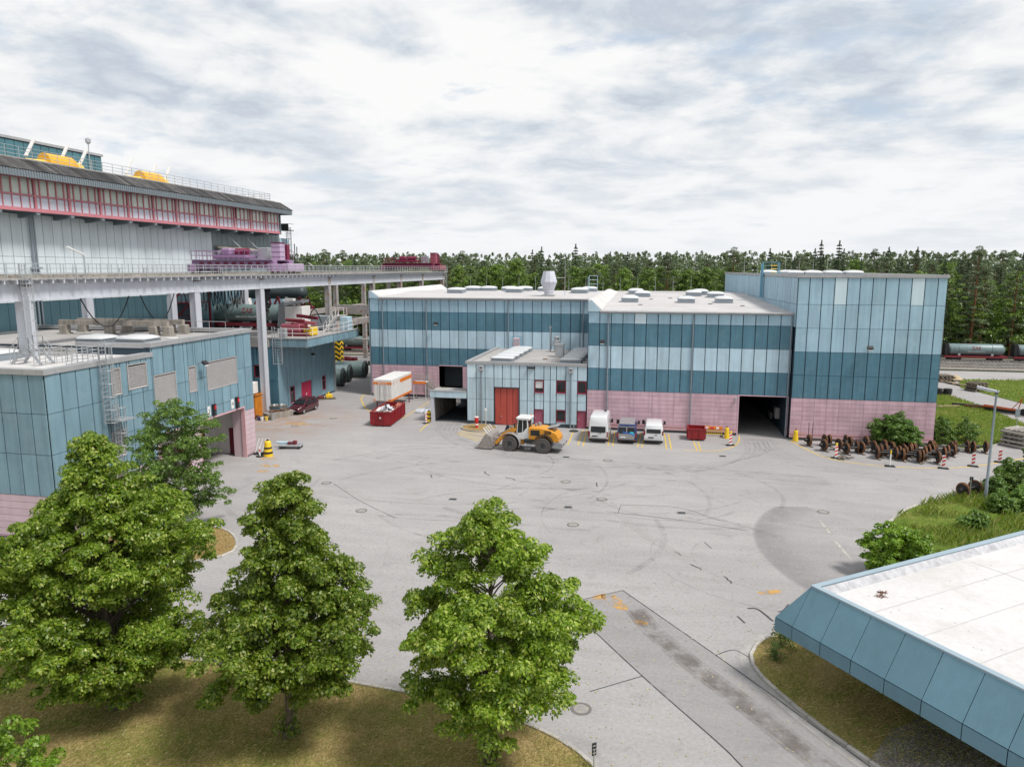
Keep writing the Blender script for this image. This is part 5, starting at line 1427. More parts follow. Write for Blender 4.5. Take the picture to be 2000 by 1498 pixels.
def crane(name, label, y0, y1, main, pale, dark):
    c = thing(name, label, 'crane', ((XF + XB) / 2, (y0 + y1) / 2, 16.95))
    L = y1 - y0
    for s_, x in ((-1, XB + .0), (1, XF)):
        xl = x - (XF + XB) / 2
        ec = obj('end_carriage', MB().bevbox(xl - .35, xl + .35, -L / 2, L / 2, .15, 1.05, .06), main, c)
        for dy in (-L / 2 + .7, L / 2 - .7, -L / 2 + 2.0, L / 2 - 2.0):
            obj('wheel', MB().lathe([(.32, -.1), (.32, .1)], (xl, dy, .32), 'x', 12), dark, ec)
    W = (XF - XB) / 2
    for dy in (-L / 2 + 1.2, L / 2 - 1.2 - .4):
        gb_ = obj('bridge_girder', MB().bevbox(-W - .2, W + .2, dy - .4, dy + .4, .5, 1.45, .05), main, c)
        mb = MB()
        for k in range(9): mb.box(-W + .9 + k * 1.1, -W + 1.5 + k * 1.1, dy - .415, dy - .4, .95, 1.3)
        obj('girder_window', mb, dark, gb_)
    obj('deck', MB().box(-W, W, -L / 2 + .6, L / 2 - .6, 1.45, 1.55), main, c)
    tr = obj('trolley', MB().bevbox(-3.4, 1.2, -1.4, 1.2, 1.75, 2.1, .05).bevbox(-2.6, -1.2, -.9, .6, 2.1, 3.0, .2), main, c)
    obj('hoist_drum', MB().cyl((-.8, -.2, 2.55), (.9, -.2, 2.55), .45, n=14), dark, tr)
    obj('motor', MB().cyl((-2.9, .2, 2.5), (-3.5, .2, 2.5), .3, n=12), 'galvanised', tr)
    obj('switch_cabinet', MB().bevbox(1.6, 3.0, L / 2 - 2.6, L / 2 - 1.6, 1.55, 3.1, .04), 'galvanised', c)
    cab = obj('column_box', MB().bevbox(W - 1.35, W - .15, -.3, .9, 1.5, 3.6, .05), pale, c)
    obj('column_box_cap', MB().box(W - 1.42, W - .08, -.37, .97, 3.6, 3.7), dark, cab)
    for z in (1.9, 2.5, 3.1): obj('band', MB().box(W - 1.37, W - .13, -.33, .93, z, z + .08), main, cab)
    cab2 = obj('column_box', MB().bevbox(W - 1.1, W - .3, L / 2 - 1.6, L / 2 - .9, 1.5, 3.5, .05), dark, c)
    obj('buffer_box', MB().bevbox(W - .5, W + .55, L / 2 - 3.0, L / 2 + 1.0, .1, 1.1, .05), pale, c)
    mb = MB()
    for (xa, ya), (xb, yb) in (((-W, -L / 2 + .6), (W - 1.4, -L / 2 + .6)), ((-W, L / 2 - .6), (W, L / 2 - .6)), ((-W, -L / 2 + .6), (-W, L / 2 - .6))):
        n = max(2, int(math.hypot(xb - xa, yb - ya) / .7))
        for k in range(n + 1):
            x, y = xa + (xb - xa) * k / n, ya + (yb - ya) * k / n
            mb.cyl((x, y, 1.55), (x, y, 2.65), .035, n=5)
        for z in (2.1, 2.65): mb.cyl((xa, ya, z), (xb, yb, z), .035, n=5)
    obj('handrail', mb, main, c)
    return c
crane('bridge_crane', 'pale purple bridge crane standing on the runway before the high hall', 80.2, 86.8, 'purple_paint', 'purple_pale', 'magenta_paint')
crane('bridge_crane', 'dark magenta bridge crane at the far end of the runway', 143.2, 150.5, 'magenta_paint', 'machine_pink', 'magenta_paint')

# ================================================================== LOADING PLATFORM
plat = thing('loading_platform', 'dark teal building carrying a railed loading platform with overhanging deck', 'building', (-45.5, 79.6, 0))
pf = Wall(plat, -56.0, 79.6, 0); ps = Wall(plat, -45.5, 79.6, R(90))
dh = [(2.75, 3.95, .6, 2.75), (5.7, 8.5, 0, 2.8), (11.6, 12.7, .85, 2.85)]
core = MB(); pf.core(core, 0, 10.5, 0, 8.0, [(7.4, 8.5, 4.3, 5.8)]); ps.core(core, 0, 15.4, 0, 8.0, dh); core.box(-56, -45.6, 94.8, 95.0, 0, 8.0)
wpart('wall', core, 'joint', plat)
pf.grid(steps(0, 10.5, 1.25), [.2, 3.9, 8.0], 'dark_panel', [(7.4, 8.5, 4.3, 5.8)])  # front takes darker panels than the sunlit side, shade put into the colour
ps.grid(steps(0, 15.4, 1.1), [.2, 8.0], 'teal_panel', dh)
for k, (a, b, c, d) in enumerate(dh):
    if k == 1:
        dr = ps.bits('door', [(a + .05, (a + b) / 2 - .01, .02, d - .05), ((a + b) / 2 + .01, b - .05, .02, d - .05)], 'magenta_door', -.1, -.02)
        ps.bits('handle', [((a + b) / 2 - .12, (a + b) / 2 + .04, 1.0, 1.25)], 'plate_white', -.02, .04, dr)
    else:
        wn_ = ps.bits('window', [(a, a + .08, c, d), (b - .08, b, c, d), (a, b, d - .08, d), (a, b, c, c + .08), (a, b, (c + d) / 2 + .3, (c + d) / 2 + .38)], 'mauve_door', -.1, .06)
        ps.bits('pane', [(a + .08, b - .08, c + .08, d - .08)], 'glass_dark', -.08, -.05, wn_)
wn_ = pf.bits('window', [(7.4, 7.5, 4.3, 5.8), (8.4, 8.5, 4.3, 5.8), (7.4, 8.5, 4.3, 4.4), (7.4, 8.5, 5.7, 5.8)], 'maroon_frame', -.1, .06)
pf.bits('pane', [(7.5, 8.4, 4.4, 5.7)], 'glass_dark', -.08, -.05, wn_)
floodlight(plat, ps, 8.0, 6.3)
wpart('corner_post', MB().box(-45.7, -45.35, 95.0, 95.3, 0, 8.0), 'parapet_cap', plat)
wpart('deck', MB().box(-60.5, -41.45, 79.65, 94.8, 8.05, 9.05), 'concrete', plat)
df = Wall(plat, -46.3, 79.62, 0); dsd = Wall(plat, -41.42, 79.6, R(90))
df.grid(steps(0, 4.8, 1.2), [8.1, 9.0], 'teal_panel', name='edge_panel')
dsd.grid(steps(0, 15.2, 1.15), [8.1, 9.0], 'teal_panel', name='edge_panel')
wpart('deck_curb', MB().box(-56, -41.35, 79.5, 79.9, 9.05, 9.2).box(-41.75, -41.33, 79.9, 94.8, 9.05, 9.19), 'parapet_cap', plat)
wpart('deck_band', MB().box(-56, -46.35, 79.3, 79.6, 8.05, 9.0), 'concrete', plat)
railing(plat, [(-45.2, 79.75, 9.2), (-41.5, 79.75, 9.2), (-41.5, 94.6, 9.2)], 1.1, gap=1.5, bars=2, m='container_white', r=.035)
ladder(plat, (-45.0, 79.25, 6.2), 10.6, (1, 0, 0), (0, -1, 0), 'galvanised', None, .9)
wpart('ladder_frame', MB().beam((-45.55, 78.9, 6.1), (-44.4, 78.9, 6.1), .08, .08).beam((-45.55, 78.9, 6.1), (-45.55, 78.9, 10.6), .07, .07).beam((-44.4, 78.9, 6.1), (-44.4, 78.9, 10.6), .07, .07), 'galvanised', plat)
wpart('cable_cabinet', MB().bevbox(-45.4, -44.4, 79.9, 80.5, 9.2, 10.3, .04), 'galvanised', plat)

def tank_container(name, label, loc, rz, L=7.6, r=1.18, body='tank_green', cat='tank container', letters=None, group=None, ring=True, flat_end=False):
    t = thing(name, label, cat, loc, rz, group)
    d = .18 if flat_end else .42
    prof = [(.05, -L / 2 - d * .2), (r * .55, -L / 2 - d * .15), (r * .9, -L / 2), (r, -L / 2 + .25), (r, L / 2 - .25), (r * .92, L / 2), (r * .55, L / 2 + d * .8), (.05, L / 2 + d)]
    obj('barrel', MB().lathe(prof, (0, 0, r), 'x', 28), body, t, smooth=True)
    if ring:
        for x in (-L * .3, L * .3):
            obj('band', MB().lathe([(r + .005, x - .07), (r + .05, x - .06), (r + .05, x + .06), (r + .005, x + .07)], (0, 0, r), 'x', 28), body, t)
            obj('saddle', MB().box(x - .2, x + .2, -.9, .9, -.05, .35), 'galvanised', t)
    ef = obj('end_flange', MB().lathe([(r * 1.03, -L / 2 + .02), (r * 1.08, -L / 2 + .04), (r * 1.08, -L / 2 + .26), (r * 1.03, -L / 2 + .28)], (0, 0, r), 'x', 28), 'tank_dark', t)
    obj('end_hatch', MB().lathe([(r * .8, -L / 2 - .12), (r * .8, -L / 2 - .02), (r * .2, -L / 2 - .2)], (0, 0, r), 'x', 20), 'dark_steel', ef)
    if letters:
        for txt, sz, zz, m_ in letters:
            me = text_mesh(txt, sz, m_, .02, bold=.012 if sz > .5 else 0)
            for v in me.vertices:   # wrap the lettering round the barrel
                s_ = v.co.y + (zz - r)
                a = s_ / r
                rr = r + .012 + max(0, v.co.z)
                v.co = Vector((v.co.x, -rr * math.cos(a), r + rr * math.sin(a)))
            link('lettering', me, t)
    return t
ZAS = [('ZAS', .95, 1.65, 'text_red'), ('Bahn frei für Ihren Müll', .36, .80, 'text_white')]
tank_container('tank_container', 'green grey tank container with dark red letters on the loading platform', (-55.8, 91.5, 10.1), 0, 11.0, 1.22, 'tank_green', letters=ZAS)
tank_container('tank_container', 'dark tank hanging behind the cables above the lettered tank', (-57.4, 98.5, 13.0), 0, 12.0, .95, 'tank_dark')
tr = thing('tank_trailer', 'dark red trailer frame under the lettered tank on the platform', 'trailer', (-55.8, 91.5, 9.05))
obj('frame', MB().box(-6, 6, -1.1, -.8, .55, 1.0).box(-6, 6, .8, 1.1, .55, 1.0), 'machine_red', tr)
for x in (-5.5, -2.5, .8, 4.8): obj('cross_member', MB().box(x - .15, x + .15, -.8, .8, .6, .95), 'machine_red', tr)
for x in (-4.2, -3.0, 3.4, 4.6):
    for y in (-.95, .95): obj('wheel', MB().lathe([(.35, -.14), (.5, -.12), (.5, .12), (.35, .14)], (x, y, .5), 'y', 14), 'black_rubber', tr)
sb = thing('silver_press', 'silver cabinet at the right end of the lettered tank', 'machine', (-48.2, 90.5, 9.05))
obj('cabinet', MB().bevbox(-1.3, 1.3, -1.3, 1.0, .5, 3.4, .06), 'container_white', sb)
obj('side_shell', MB().extrude([(-2.6, -1.0, .6), (-1.3, -1.3, .6), (-1.3, -1.3, 4.1), (-2.3, -1.0, 3.6)], (0, 2.0, 0)), 'galvanised', sb)
obj('roof_flap', MB().extrude([(-1.4, -1.3, 3.42), (1.2, -1.3, 3.9), (1.2, -1.3, 4.3), (-1.4, -1.3, 3.85)], (0, 2.2, 0)), 'galvanised', sb)
obj('feet', MB().box(-1.2, -.9, -1.2, .9, 0, .5).box(.9, 1.2, -1.2, .9, 0, .5), 'machine_red', sb)
rm = thing('red_loading_machine', 'dark red and pink loading machine on the platform edge', 'machine', (-45.4, 84.5, 9.05))
obj('base', MB().bevbox(-1.6, 2.2, -1.4, 1.4, 0.0, .5, .06), 'machine_red', rm)
obj('housing', MB().bevbox(-1.5, 1.2, -1.2, 1.0, .5, 1.5, .12), 'machine_pink', rm)
obj('arm', MB().beam((-1.0, .2, 1.9), (2.6, .3, 1.5), .6, .35), 'machine_pink', rm)
obj('arm', MB().beam((-.6, 1.6, 2.4), (2.2, 1.6, 2.1), .5, .4), 'machine_red', rm)
obj('ram', MB().cyl((0, -1.0, 1.6), (2.4, -1.0, 1.0), .14, n=10).cyl((-1.0, -.6, 2.0), (1.4, -.4, 1.9), .2, n=10), 'machine_red', rm)
obj('yellow_block', MB().bevbox(1.4, 2.6, -.8, .9, .1, 1.1, .05), 'signal_yellow', rm)
obj('hose', MB().tube([Vector((1.2 + .25 * i, 1.2, 2.0 + 1.3 * math.sin(i * .5))) for i in range(8)], .07, 6), 'black_rubber', rm)
rk = thing('red_rack', 'dark red steel stair rack standing behind the pale columns', 'rack', (-60.3, 84.5, 0))
mb = MB()
for dx in (-1.5, 1.5):
    for dy in (-2.0, 2.0): mb.beam((dx, dy, 0), (dx, dy, 15.0), .25, .25)
for z in (3, 5.5, 8, 10.5, 13): mb.box(-1.6, 1.6, -2.1, 2.1, z, z + .15)
obj('frame', mb, 'machine_red', rk)
mb = MB()
for k in range(5):
    z = 3 + 2.5 * k
    mb.beam((-1.4, -2.1, z), (1.4, -2.1, z + 2.5), .12, .25)
    for q_ in range(6): mb.cyl((-1.5 + .6 * q_, -2.1, z), (-1.5 + .6 * q_, -2.1, z + 1.1), .04, n=5)
    mb.beam((-1.5, -2.1, z + 1.1), (1.5, -2.1, z + 1.1), .06, .06)
obj('stairs', mb, 'machine_red', rk)
rk2 = thing('red_gantry', 'dark red gantry beam with lamps above the lettered tank', 'gantry', (-54.0, 92.5, 9.05))
obj('beam', MB().box(-7, 7, -.4, .4, 2.9, 3.3), 'machine_red', rk2)
for x in (-6.5, -2.5, 2.8): obj('leg', MB().box(x - .2, x + .2, .6, 1.0, 0, 3.3), 'machine_red', rk2)
for x in (-4.6, -3.2, 3.6): obj('cover', MB().extrude([(x - .8, -.4, 3.3), (x + .8, -.4, 3.3), (x + .6, -.4, 4.3), (x - .6, -.4, 4.3)], (0, .8, 0)), 'container_white', rk2)
for x in (-1.4, .2, 1.6, 4.9, 6.1): obj('bracket', MB().beam((x - .5, 0, 3.3), (x + .2, 0, 4.5), .15, .25).beam((x + .5, 0, 3.3), (x + .2, 0, 4.5), .15, .25), 'machine_red', rk2)
stw = thing('platform_stair', 'white railed stair and small blue cabin on the platform end', 'stair', (-42.6, 90.6, 9.05))
mb = MB()
for y in (-.5, .5):
    mb.beam((-1.8, y, 0), (.0, y, 2.2), .08, .2)
    for k in range(5): mb.cyl((-1.8 + .45 * k, y, .55 * k), (-1.8 + .45 * k, y, .55 * k + 1.0), .035, n=5)
    mb.beam((-1.8, y, 1.0), (0, y, 3.2), .05, .05); mb.beam((0, y, 3.2), (1.2, y, 3.2), .05, .05); mb.cyl((1.2, y, 2.2), (1.2, y, 3.2), .035, n=5)
mb.box(0, 1.2, -.5, .5, 2.15, 2.22)
for k in range(7): mb.box(-1.7 + .25 * k, -1.45 + .25 * k, -.5, .5, .2 + .3 * k, .24 + .3 * k)
obj('flight', mb, 'container_white', stw)
obj('cabin', MB().bevbox(-.2, 1.0, 1.2, 2.6, 0, 1.9, .05), 'pale_panel', stw)
obj('hopper', MB().extrude([(-4.6, 1.0, .2), (-1.9, 1.0, .2), (-1.9, 1.0, 1.9), (-4.2, 1.0, 2.0)], (0, 2.4, 0)), 'fascia_metal', stw)

# tanks on the ground behind the platform, and wagons at the back
for x, y, a, l, q_ in ((-49.4, 99.6, 12, 'nearest green tank container lying beside the platform building', 'tank_green'), (-50.2, 103.8, 10, 'middle green tank container of the three on the ground', 'tank_pale'), (-49.6, 108.6, 6, 'farthest green tank container of the three on the ground', 'tank_green')):
    tank_container('tank_container', l, (x, y, .12), R(a + 180), 6.2, 1.25, q_, flat_end=True, ring=False)
def tank_wagon(x, label, body, y=151.4, letters=None):
    t = tank_container('tank_wagon', label, (x, y, 1.22), 0, 9.4, 1.06, body, 'tank wagon', letters, 'tank wagons on the far track')
    obj('underframe', MB().box(-5.4, 5.4, -1.1, 1.1, -.42, -.1), 'wagon_red', t)
    for s_ in (-3.5, 3.5):
        bg = obj('bogie', MB().bevbox(s_ - 1.1, s_ + 1.1, -1.05, 1.05, -.72, -.44, .05), 'dark_steel', t)
        for dx in (-.75, .75):
            for dy in (-.78, .78): obj('wheel', MB().lathe([(.44, -.06), (.44, .06)], (s_ + dx, dy, -.5), 'y', 16), 'dark_steel', bg)
    for s_ in (-5.4, 5.4): obj('buffer', MB().cyl((s_, -.8, -.25), (s_ + math.copysign(.5, s_), -.8, -.25), .16, n=8).cyl((s_, .8, -.25), (s_ + math.copysign(.5, s_), .8, -.25), .16, n=8), 'dark_steel', t)
    obj('end_gear', MB().box(-5.3, -4.75, -.9, .9, .0, 1.9).box(-5.2, -4.8, -.7, .7, 1.9, 2.1), 'dark_steel', t)
    return t
LW = [('ZAS', .85, 1.42, 'text_red'), ('www.zas-burgkirchen.de', .30, .74, 'text_white')]
tank_wagon(46.6, 'tank wagon end peeking out behind the tall hall', 'tank_pale')
tank_wagon(58.4, 'grey green tank wagon with dark red letters right of the tall hall', 'tank_pale', letters=LW)
tank_wagon(70.2, 'tank wagon cut by the right edge of the picture', 'tank_pale', letters=LW)
tank_wagon(-62.0, 'dark tank wagon on the track behind the runway columns', 'tank_green', y=142.6)
# things strewn on the ground behind
for x, y, z, l, m_ in ((-58.5, 129.0, 1.0, 'low rusty machine part lying behind the chevron column', 'machine_red'), (-53.0, 131.0, .5, 'pale timber stack lying behind the runway', 'fresh_wood'), (-51.0, 124.0, 1.2, 'small dark machine on the ground behind the runway', 'dark_steel'), (-47.6, 127.5, 1.3, 'dark red skip far behind beside the striped wing', 'machine_red')):
    t = thing('scrap_pile', l, 'scrap', (x, y, 0)); rr = random.Random(int(x * 7))
    for k in range(5):
        mb = MB(); mb.bevbox(-rr.uniform(.4, 1.2), rr.uniform(.4, 1.2), -.3, .3, 0, z * rr.uniform(.4, 1), .04)
        obj('piece', mb, m_, t, (rr.uniform(-.9, .9), rr.uniform(-.7, .7), 0), rr.uniform(0, 3))
pp = thing('pipe_goalpost', 'bent pipe frame standing behind the loading platform', 'pipe frame', (-49.4, 118, 0))
obj('pipe', MB().tube([Vector((-3, 0, 5.2)), Vector((0, 0, 5.2)), Vector((.6, 0, 4.8)), Vector((.6, 0, 0))], .16, 8), 'concrete', pp)
# ================================================================== WHEEL LOADER
def tyre(parent, x, y, r, w, name='wheel', tm='dusty_tyre', rim='loader_rim', side=1, lug=True, n=28):
    """wheel with tyre, rim and hub; axle along Y"""
    prof = [(r * .60, -w / 2 + .02), (r * .86, -w / 2), (r * .97, -w * .40), (r, -w * .28), (r, w * .28), (r * .97, w * .40), (r * .86, w / 2), (r * .60, w / 2 - .02)]
    t = obj(name, MB().lathe(prof, (0, 0, 0), 'y', n, False), tm, parent, (x, y, r), smooth=True)
    if lug:
        mb = MB()
        for i in range(18):
            for s_ in (-1, 1):
                a = 2 * math.pi * (i + .25 * s_) / 18
                ca, sa = math.cos(a), math.sin(a)
                c0 = Vector((ca * r * .99, s_ * w * .1, sa * r * .99)); c1 = Vector((math.cos(a + .1) * r * .95, s_ * w * .47, math.sin(a + .1) * r * .95))
                mb.beam(c0, c1, .1, .09, up=(ca, 0, sa))
        obj('tread_lugs', mb, tm, t)
    sg = 1 if y > 0 else -1
    obj('sidewall', MB().lathe([(r * .62, sg * w * .49), (r * .60, sg * w * .51), (r * .50, sg * w * .50), (r * .48, sg * w * .40)], (0, 0, 0), 'y', n, False), tm, t)
    obj('rim', MB().lathe([(r * .50, sg * w * .505), (r * .46, sg * w * .52), (r * .42, sg * w * .30), (r * .24, sg * w * .26), (r * .22, sg * w * .42), (r * .10, sg * w * .47), (.02, sg * w * .47)], (0, 0, 0), 'y', n, False), rim, t)
    obj('hub', MB().lathe([(r * .20, sg * w * .40), (r * .18, sg * w * .54), (.02, sg * w * .55)], (0, 0, 0), 'y', 14), 'dark_steel', t)
    return t
mat('loader_rim', (0.12, 0.12, 0.122), 0.6, amt=0.25, scale=3, dirt=(0.16, 0.12, 0.09), dirt_amt=0.5)
ld = thing('wheel_loader', 'yellow and white wheel loader with raised tooth bucket parked in the yard', 'wheel loader', (-12.2, 67.82, 0), R(180 - 5.5))
for sx_ in (1.665, -1.665):
    for sy_ in (1.02, -1.02): tyre(ld, sx_, sy_, .76, .58)
# rear frame and engine hood (x forward)
def yz(pts, y0, y1): return [[(x, y, z) for x, z in pts] for y in (y0, y1)]
hood_prof = [(-.15, 1.25), (-.15, 2.35), (-.6, 2.42), (-1.5, 2.38), (-2.3, 2.22), (-2.85, 1.95), (-3.1, 1.5), (-3.1, 1.15), (-2.5, 1.02)]
secs = []
for y, f in ((-.86, .93), (-.78, .99), (-.55, 1.0), (.55, 1.0), (.78, .99), (.86, .93)):
    secs.append([(x, y, 1.25 + (z - 1.25) * f) for x, z in hood_prof])
hood = obj('engine_hood', MB().loft(secs), 'loader_yellow', ld)
for s_ in (-1, 1):
    obj('hood_grille', MB().box(-1.25, -.35, s_ * .868, s_ * .885, 1.62, 2.15), 'dark_steel', hood)
    me = text_mesh('558', .44, 'text_dark', .006, bold=.02)
    o_ = link('lettering', me, hood, (-2.05, s_ * .876, 1.98)); o_.rotation_euler = (R(90), 0, R(180) if s_ > 0 else 0)
rear = obj('rear_frame', MB().bevbox(-3.3, .2, -.62, .62, .62, 1.15, .05).extrude([(-3.4, -.95, .55), (-2.45, -.95, .55), (-2.45, -.95, 1.12), (-3.4, -.95, 1.05)], (0, 1.9, 0)), 'loader_grey', ld)
obj('counterweight', MB().bevbox(-3.55, -3.1, -.9, .9, .65, 1.05, .08), 'loader_grey', rear)
for s_ in (-1, 1):
    obj('tail_lamp', MB().box(-3.58, -3.53, s_ * .6, s_ * .85, .85, 1.0), 'tail_red', rear)
    # rear mudguard and step ladder
    arc = [(-1.665 + 1.0 * math.cos(t), .76 + .98 * math.sin(t)) for t in [R(a) for a in range(25, 176, 15)]]
    mb = MB()
    mb.loft([[(x, s_ * .74, z), (x, s_ * 1.3, z), (x, s_ * 1.3, z + .06), (x, s_ * .74, z + .06)] for x, z in arc])
    obj('mudguard', mb, 'black_plastic', ld)
    arc = [(1.665 + 1.0 * math.cos(t), .76 + .98 * math.sin(t)) for t in [R(a) for a in range(35, 201, 15)]]
    mb = MB(); mb.loft([[(x, s_ * .74, z), (x, s_ * 1.3, z), (x, s_ * 1.3, z + .06), (x, s_ * .74, z + .06)] for x, z in arc])
    obj('mudguard', mb, 'loader_grey', ld)
    sp = obj('step_ladder', MB().box(-.55, .25, s_ * .8, s_ * 1.25, .95, 1.25), 'dark_steel', ld)
    for z in (.35, .6, .85): obj('tread', MB().box(-.4, .15, s_ * .95, s_ * 1.25, z, z + .05), 'loader_grey', sp)
# articulated front frame
obj('front_frame', MB().bevbox(.35, 2.3, -.5, .5, .55, 1.35, .08).extrude([(.75, -.42, 1.2), (1.55, -.42, 1.3), (1.75, -.42, 2.1), (1.2, -.42, 2.3), (.85, -.42, 1.9)], (0, .84, 0)), 'loader_yellow', ld)
obj('axle', MB().cyl((1.665, -.8, .76), (1.665, .8, .76), .2, n=10).cyl((-1.665, -.8, .76), (-1.665, .8, .76), .2, n=10), 'dark_steel', ld)
# cab
cab = obj('cab', MB().loft([[(x, y, z) for x, y in ((-.15, -.78), (1.0, -.72), (1.0, .72), (-.15, .78))] for z in (1.15, 1.75)]), 'white_paint', ld)
gl = []
for z, x0, x1, w_ in ((1.75, -.05, 1.08, .70), (2.3, -.02, 1.12, .70), (3.02, .05, .95, .64)): gl.append([(x0, -w_, z), (x1, -w_ + .05, z), (x1, w_ - .05, z), (x0, w_, z)])
obj('cab_glass', MB().loft(gl), 'glass_dark', cab)
for s_ in (-1, 1):
    mb = MB()
    mb.beam((-.06, s_ * .71, 1.7), (.04, s_ * .66, 3.05), .12, .10); mb.beam((1.09, s_ * .67, 1.7), (.95, s_ * .62, 3.05), .07, .07)
    mb.beam((.5, s_ * .715, 1.7), (.5, s_ * .66, 3.05), .06, .05)
    mb.extrude([(-.12, s_ * .73, 1.7), (1.1, s_ * .70, 1.7), (.45, s_ * .72, 1.85), (.0, s_ * .735, 2.4), (-.1, s_ * .735, 2.4)], (0, s_ * .02, 0))
    obj('cab_pillar', mb, 'white_paint', cab)
obj('cab_roof', MB().bevbox(-.25, 1.15, -.78, .78, 3.02, 3.32, .08), 'white_paint', cab)
obj('beacon', MB().cyl((-.05, -.5, 3.3), (-.05, -.5, 3.42), .07, n=8), 'orange_paint', cab)
obj('work_lamp', MB().box(1.1, 1.2, -.7, -.5, 3.0, 3.15).box(1.1, 1.2, .5, .7, 3.0, 3.15), 'dark_steel', cab)
obj('mirror', MB().bevbox(1.15, 1.25, -1.15, -.95, 2.3, 2.75, .03).bevbox(1.15, 1.25, .95, 1.15, 2.3, 2.75, .03).beam((1.0, .7, 2.7), (1.2, 1.05, 2.6), .03, .03).beam((1.0, -.7, 2.7), (1.2, -1.05, 2.6), .03, .03), 'dark_steel', cab)
obj('exhaust', MB().cyl((-.75, .35, 2.35), (-.75, .35, 2.75), .09, n=8).cyl((-.95, -.25, 2.35), (-.95, -.25, 2.7), .2, n=10), 'loader_grey', ld)
obj('rear_wing', MB().extrude([(-2.0, -.7, 2.35), (-3.0, -.7, 2.62), (-3.05, -.7, 2.66), (-2.0, -.7, 2.42)], (0, 1.4, 0)), 'loader_grey', ld)
# lift arms, linkage, bucket
for s_ in (-1, 1):
    am = obj('lift_arm', MB().extrude([(1.05, s_ * .58, 2.1), (1.5, s_ * .58, 2.25), (2.5, s_ * .58, 1.65), (3.35, s_ * .58, .62), (3.2, s_ * .58, .42), (2.3, s_ * .58, 1.2), (1.4, s_ * .58, 1.75)], (0, s_ * .14, 0)), 'loader_yellow', ld)
    obj('lift_ram', MB().cyl((.9, s_ * .62, 1.1), (1.9, s_ * .62, 1.35), .09, n=8).cyl((1.9, s_ * .62, 1.35), (2.5, s_ * .62, 1.45), .05, n=8), 'dark_steel', am)
obj('tilt_lever', MB().extrude([(2.0, -.1, 2.2), (2.3, -.1, 2.3), (2.75, -.1, 1.2), (2.55, -.1, 1.1)], (0, .2, 0)), 'dark_steel', ld)
obj('tilt_ram', MB().cyl((1.3, 0, 2.05), (2.1, 0, 2.2), .1, n=8).cyl((2.6, 0, 1.15), (3.3, 0, .85), .08, n=8).cyl((2.0, .35, 1.95), (3.2, .35, 1.3), .07, n=8), 'bucket_steel', ld)
bp_ = [(3.35, .35), (3.45, .12), (3.8, .06), (5.05, .10), (5.1, .16), (3.95, .22), (3.62, .42), (3.55, .8), (3.75, 1.25), (4.1, 1.52), (4.02, 1.58), (3.62, 1.35), (3.38, .85)]
bk_ = obj('bucket', MB().loft(yz(bp_, -1.3, 1.3)), 'bucket_steel', ld)
for s_ in (-1, 1):
    obj('bucket_side', MB().extrude([(3.45, s_ * 1.3, .12), (4.95, s_ * 1.3, .10), (4.75, s_ * 1.3, .55), (4.12, s_ * 1.3, 1.5), (3.65, s_ * 1.3, 1.33), (3.4, s_ * 1.3, .8)], (0, s_ * .05, 0)), 'bucket_steel', bk_)
for k in range(4):
    y = -.9 + .6 * k
    obj('spill_bar', MB().beam((4.0, y, 1.5), (4.45, y, 2.05), .06, .1), 'signal_white', bk_)
for k in range(8): obj('tooth', MB().beam((5.0, -1.2 + .34 * k, .1), (5.32, -1.2 + .34 * k, .05), .1, .06), 'bucket_steel', bk_)
obj('bucket_rib', MB().box(3.3, 3.5, -1.0, -.8, .2, 1.2).box(3.3, 3.5, .8, 1.0, .2, 1.2), 'bucket_steel', bk_)

# ================================================================== VANS AND CAR
def rsec(y, hw, z0, z1, tum, r, belt):
    """rounded body section at length y"""
    pts = []
    zs = [z0, z0 + .06, z0 + .18, belt * .6 + z0 * .4, belt, belt + (z1 - belt) * .4, belt + (z1 - belt) * .75]
    for z in zs:
        w = hw * (1 - tum * max(0, (z - belt) / max(.01, z1 - belt)) ** 1.3)
        if z == z0: w *= .90
        elif z == zs[1]: w *= .97
        if z < z1 - r: pts.append((w, z))
    wt = hw * (1 - tum)
    for a in (0, 25, 50, 75, 90):
        pts.append((wt - r + r * math.cos(R(a)) * 1.0, z1 - r + r * math.sin(R(a))))
    pts = pts[:12]
    while len(pts) < 12: pts.insert(1, pts[1])
    return [(x, y, z) for x, z in pts] + [(-x, y, z) for x, z in reversed(pts)]
def vehicle(name, label, cat, loc, rz, st, W, paint, glass='glass_dark', tum=.10, r=.16, belt=1.05, z0=.32, group=None):
    """st: list of (y, half width factor, top z) from the rear (y=0) to the nose"""
    t = thing(name, label, cat, loc, rz, group)
    secs = [rsec(y, W / 2 * f, z0 + dz, z1, tum if z1 > belt + .3 else .02, min(r, (z1 - z0) * .3), min(belt, z1 - .25)) for y, f, z1, dz in st]
    body = obj('body', MB().loft(secs), paint, t, smooth=True)
    return t, body
def vwheel(t, x, y, r=.34):
    s_ = 1 if x > 0 else -1
    w = obj('wheel', MB().lathe([(r * .6, -.11), (r * .93, -.11), (r, -.07), (r, .07), (r * .93, .11), (r * .6, .11)], (0, 0, 0), 'x', 20, False), 'black_rubber', t, (x, y, r))
    obj('rim', MB().lathe([(r * .62, s_ * .09), (r * .6, s_ * .115), (r * .2, s_ * .10), (.01, s_ * .12)], (0, 0, 0), 'x', 16, False), 'galvanised', w)
def quadplate(t, name, pts, m, n=None, th=.012, parent=None):
    P = [Vector(p) for p in pts]
    nn = Vector(n).normalized() * th
    return obj(name, MB().extrude(P, nn), m, parent or t)
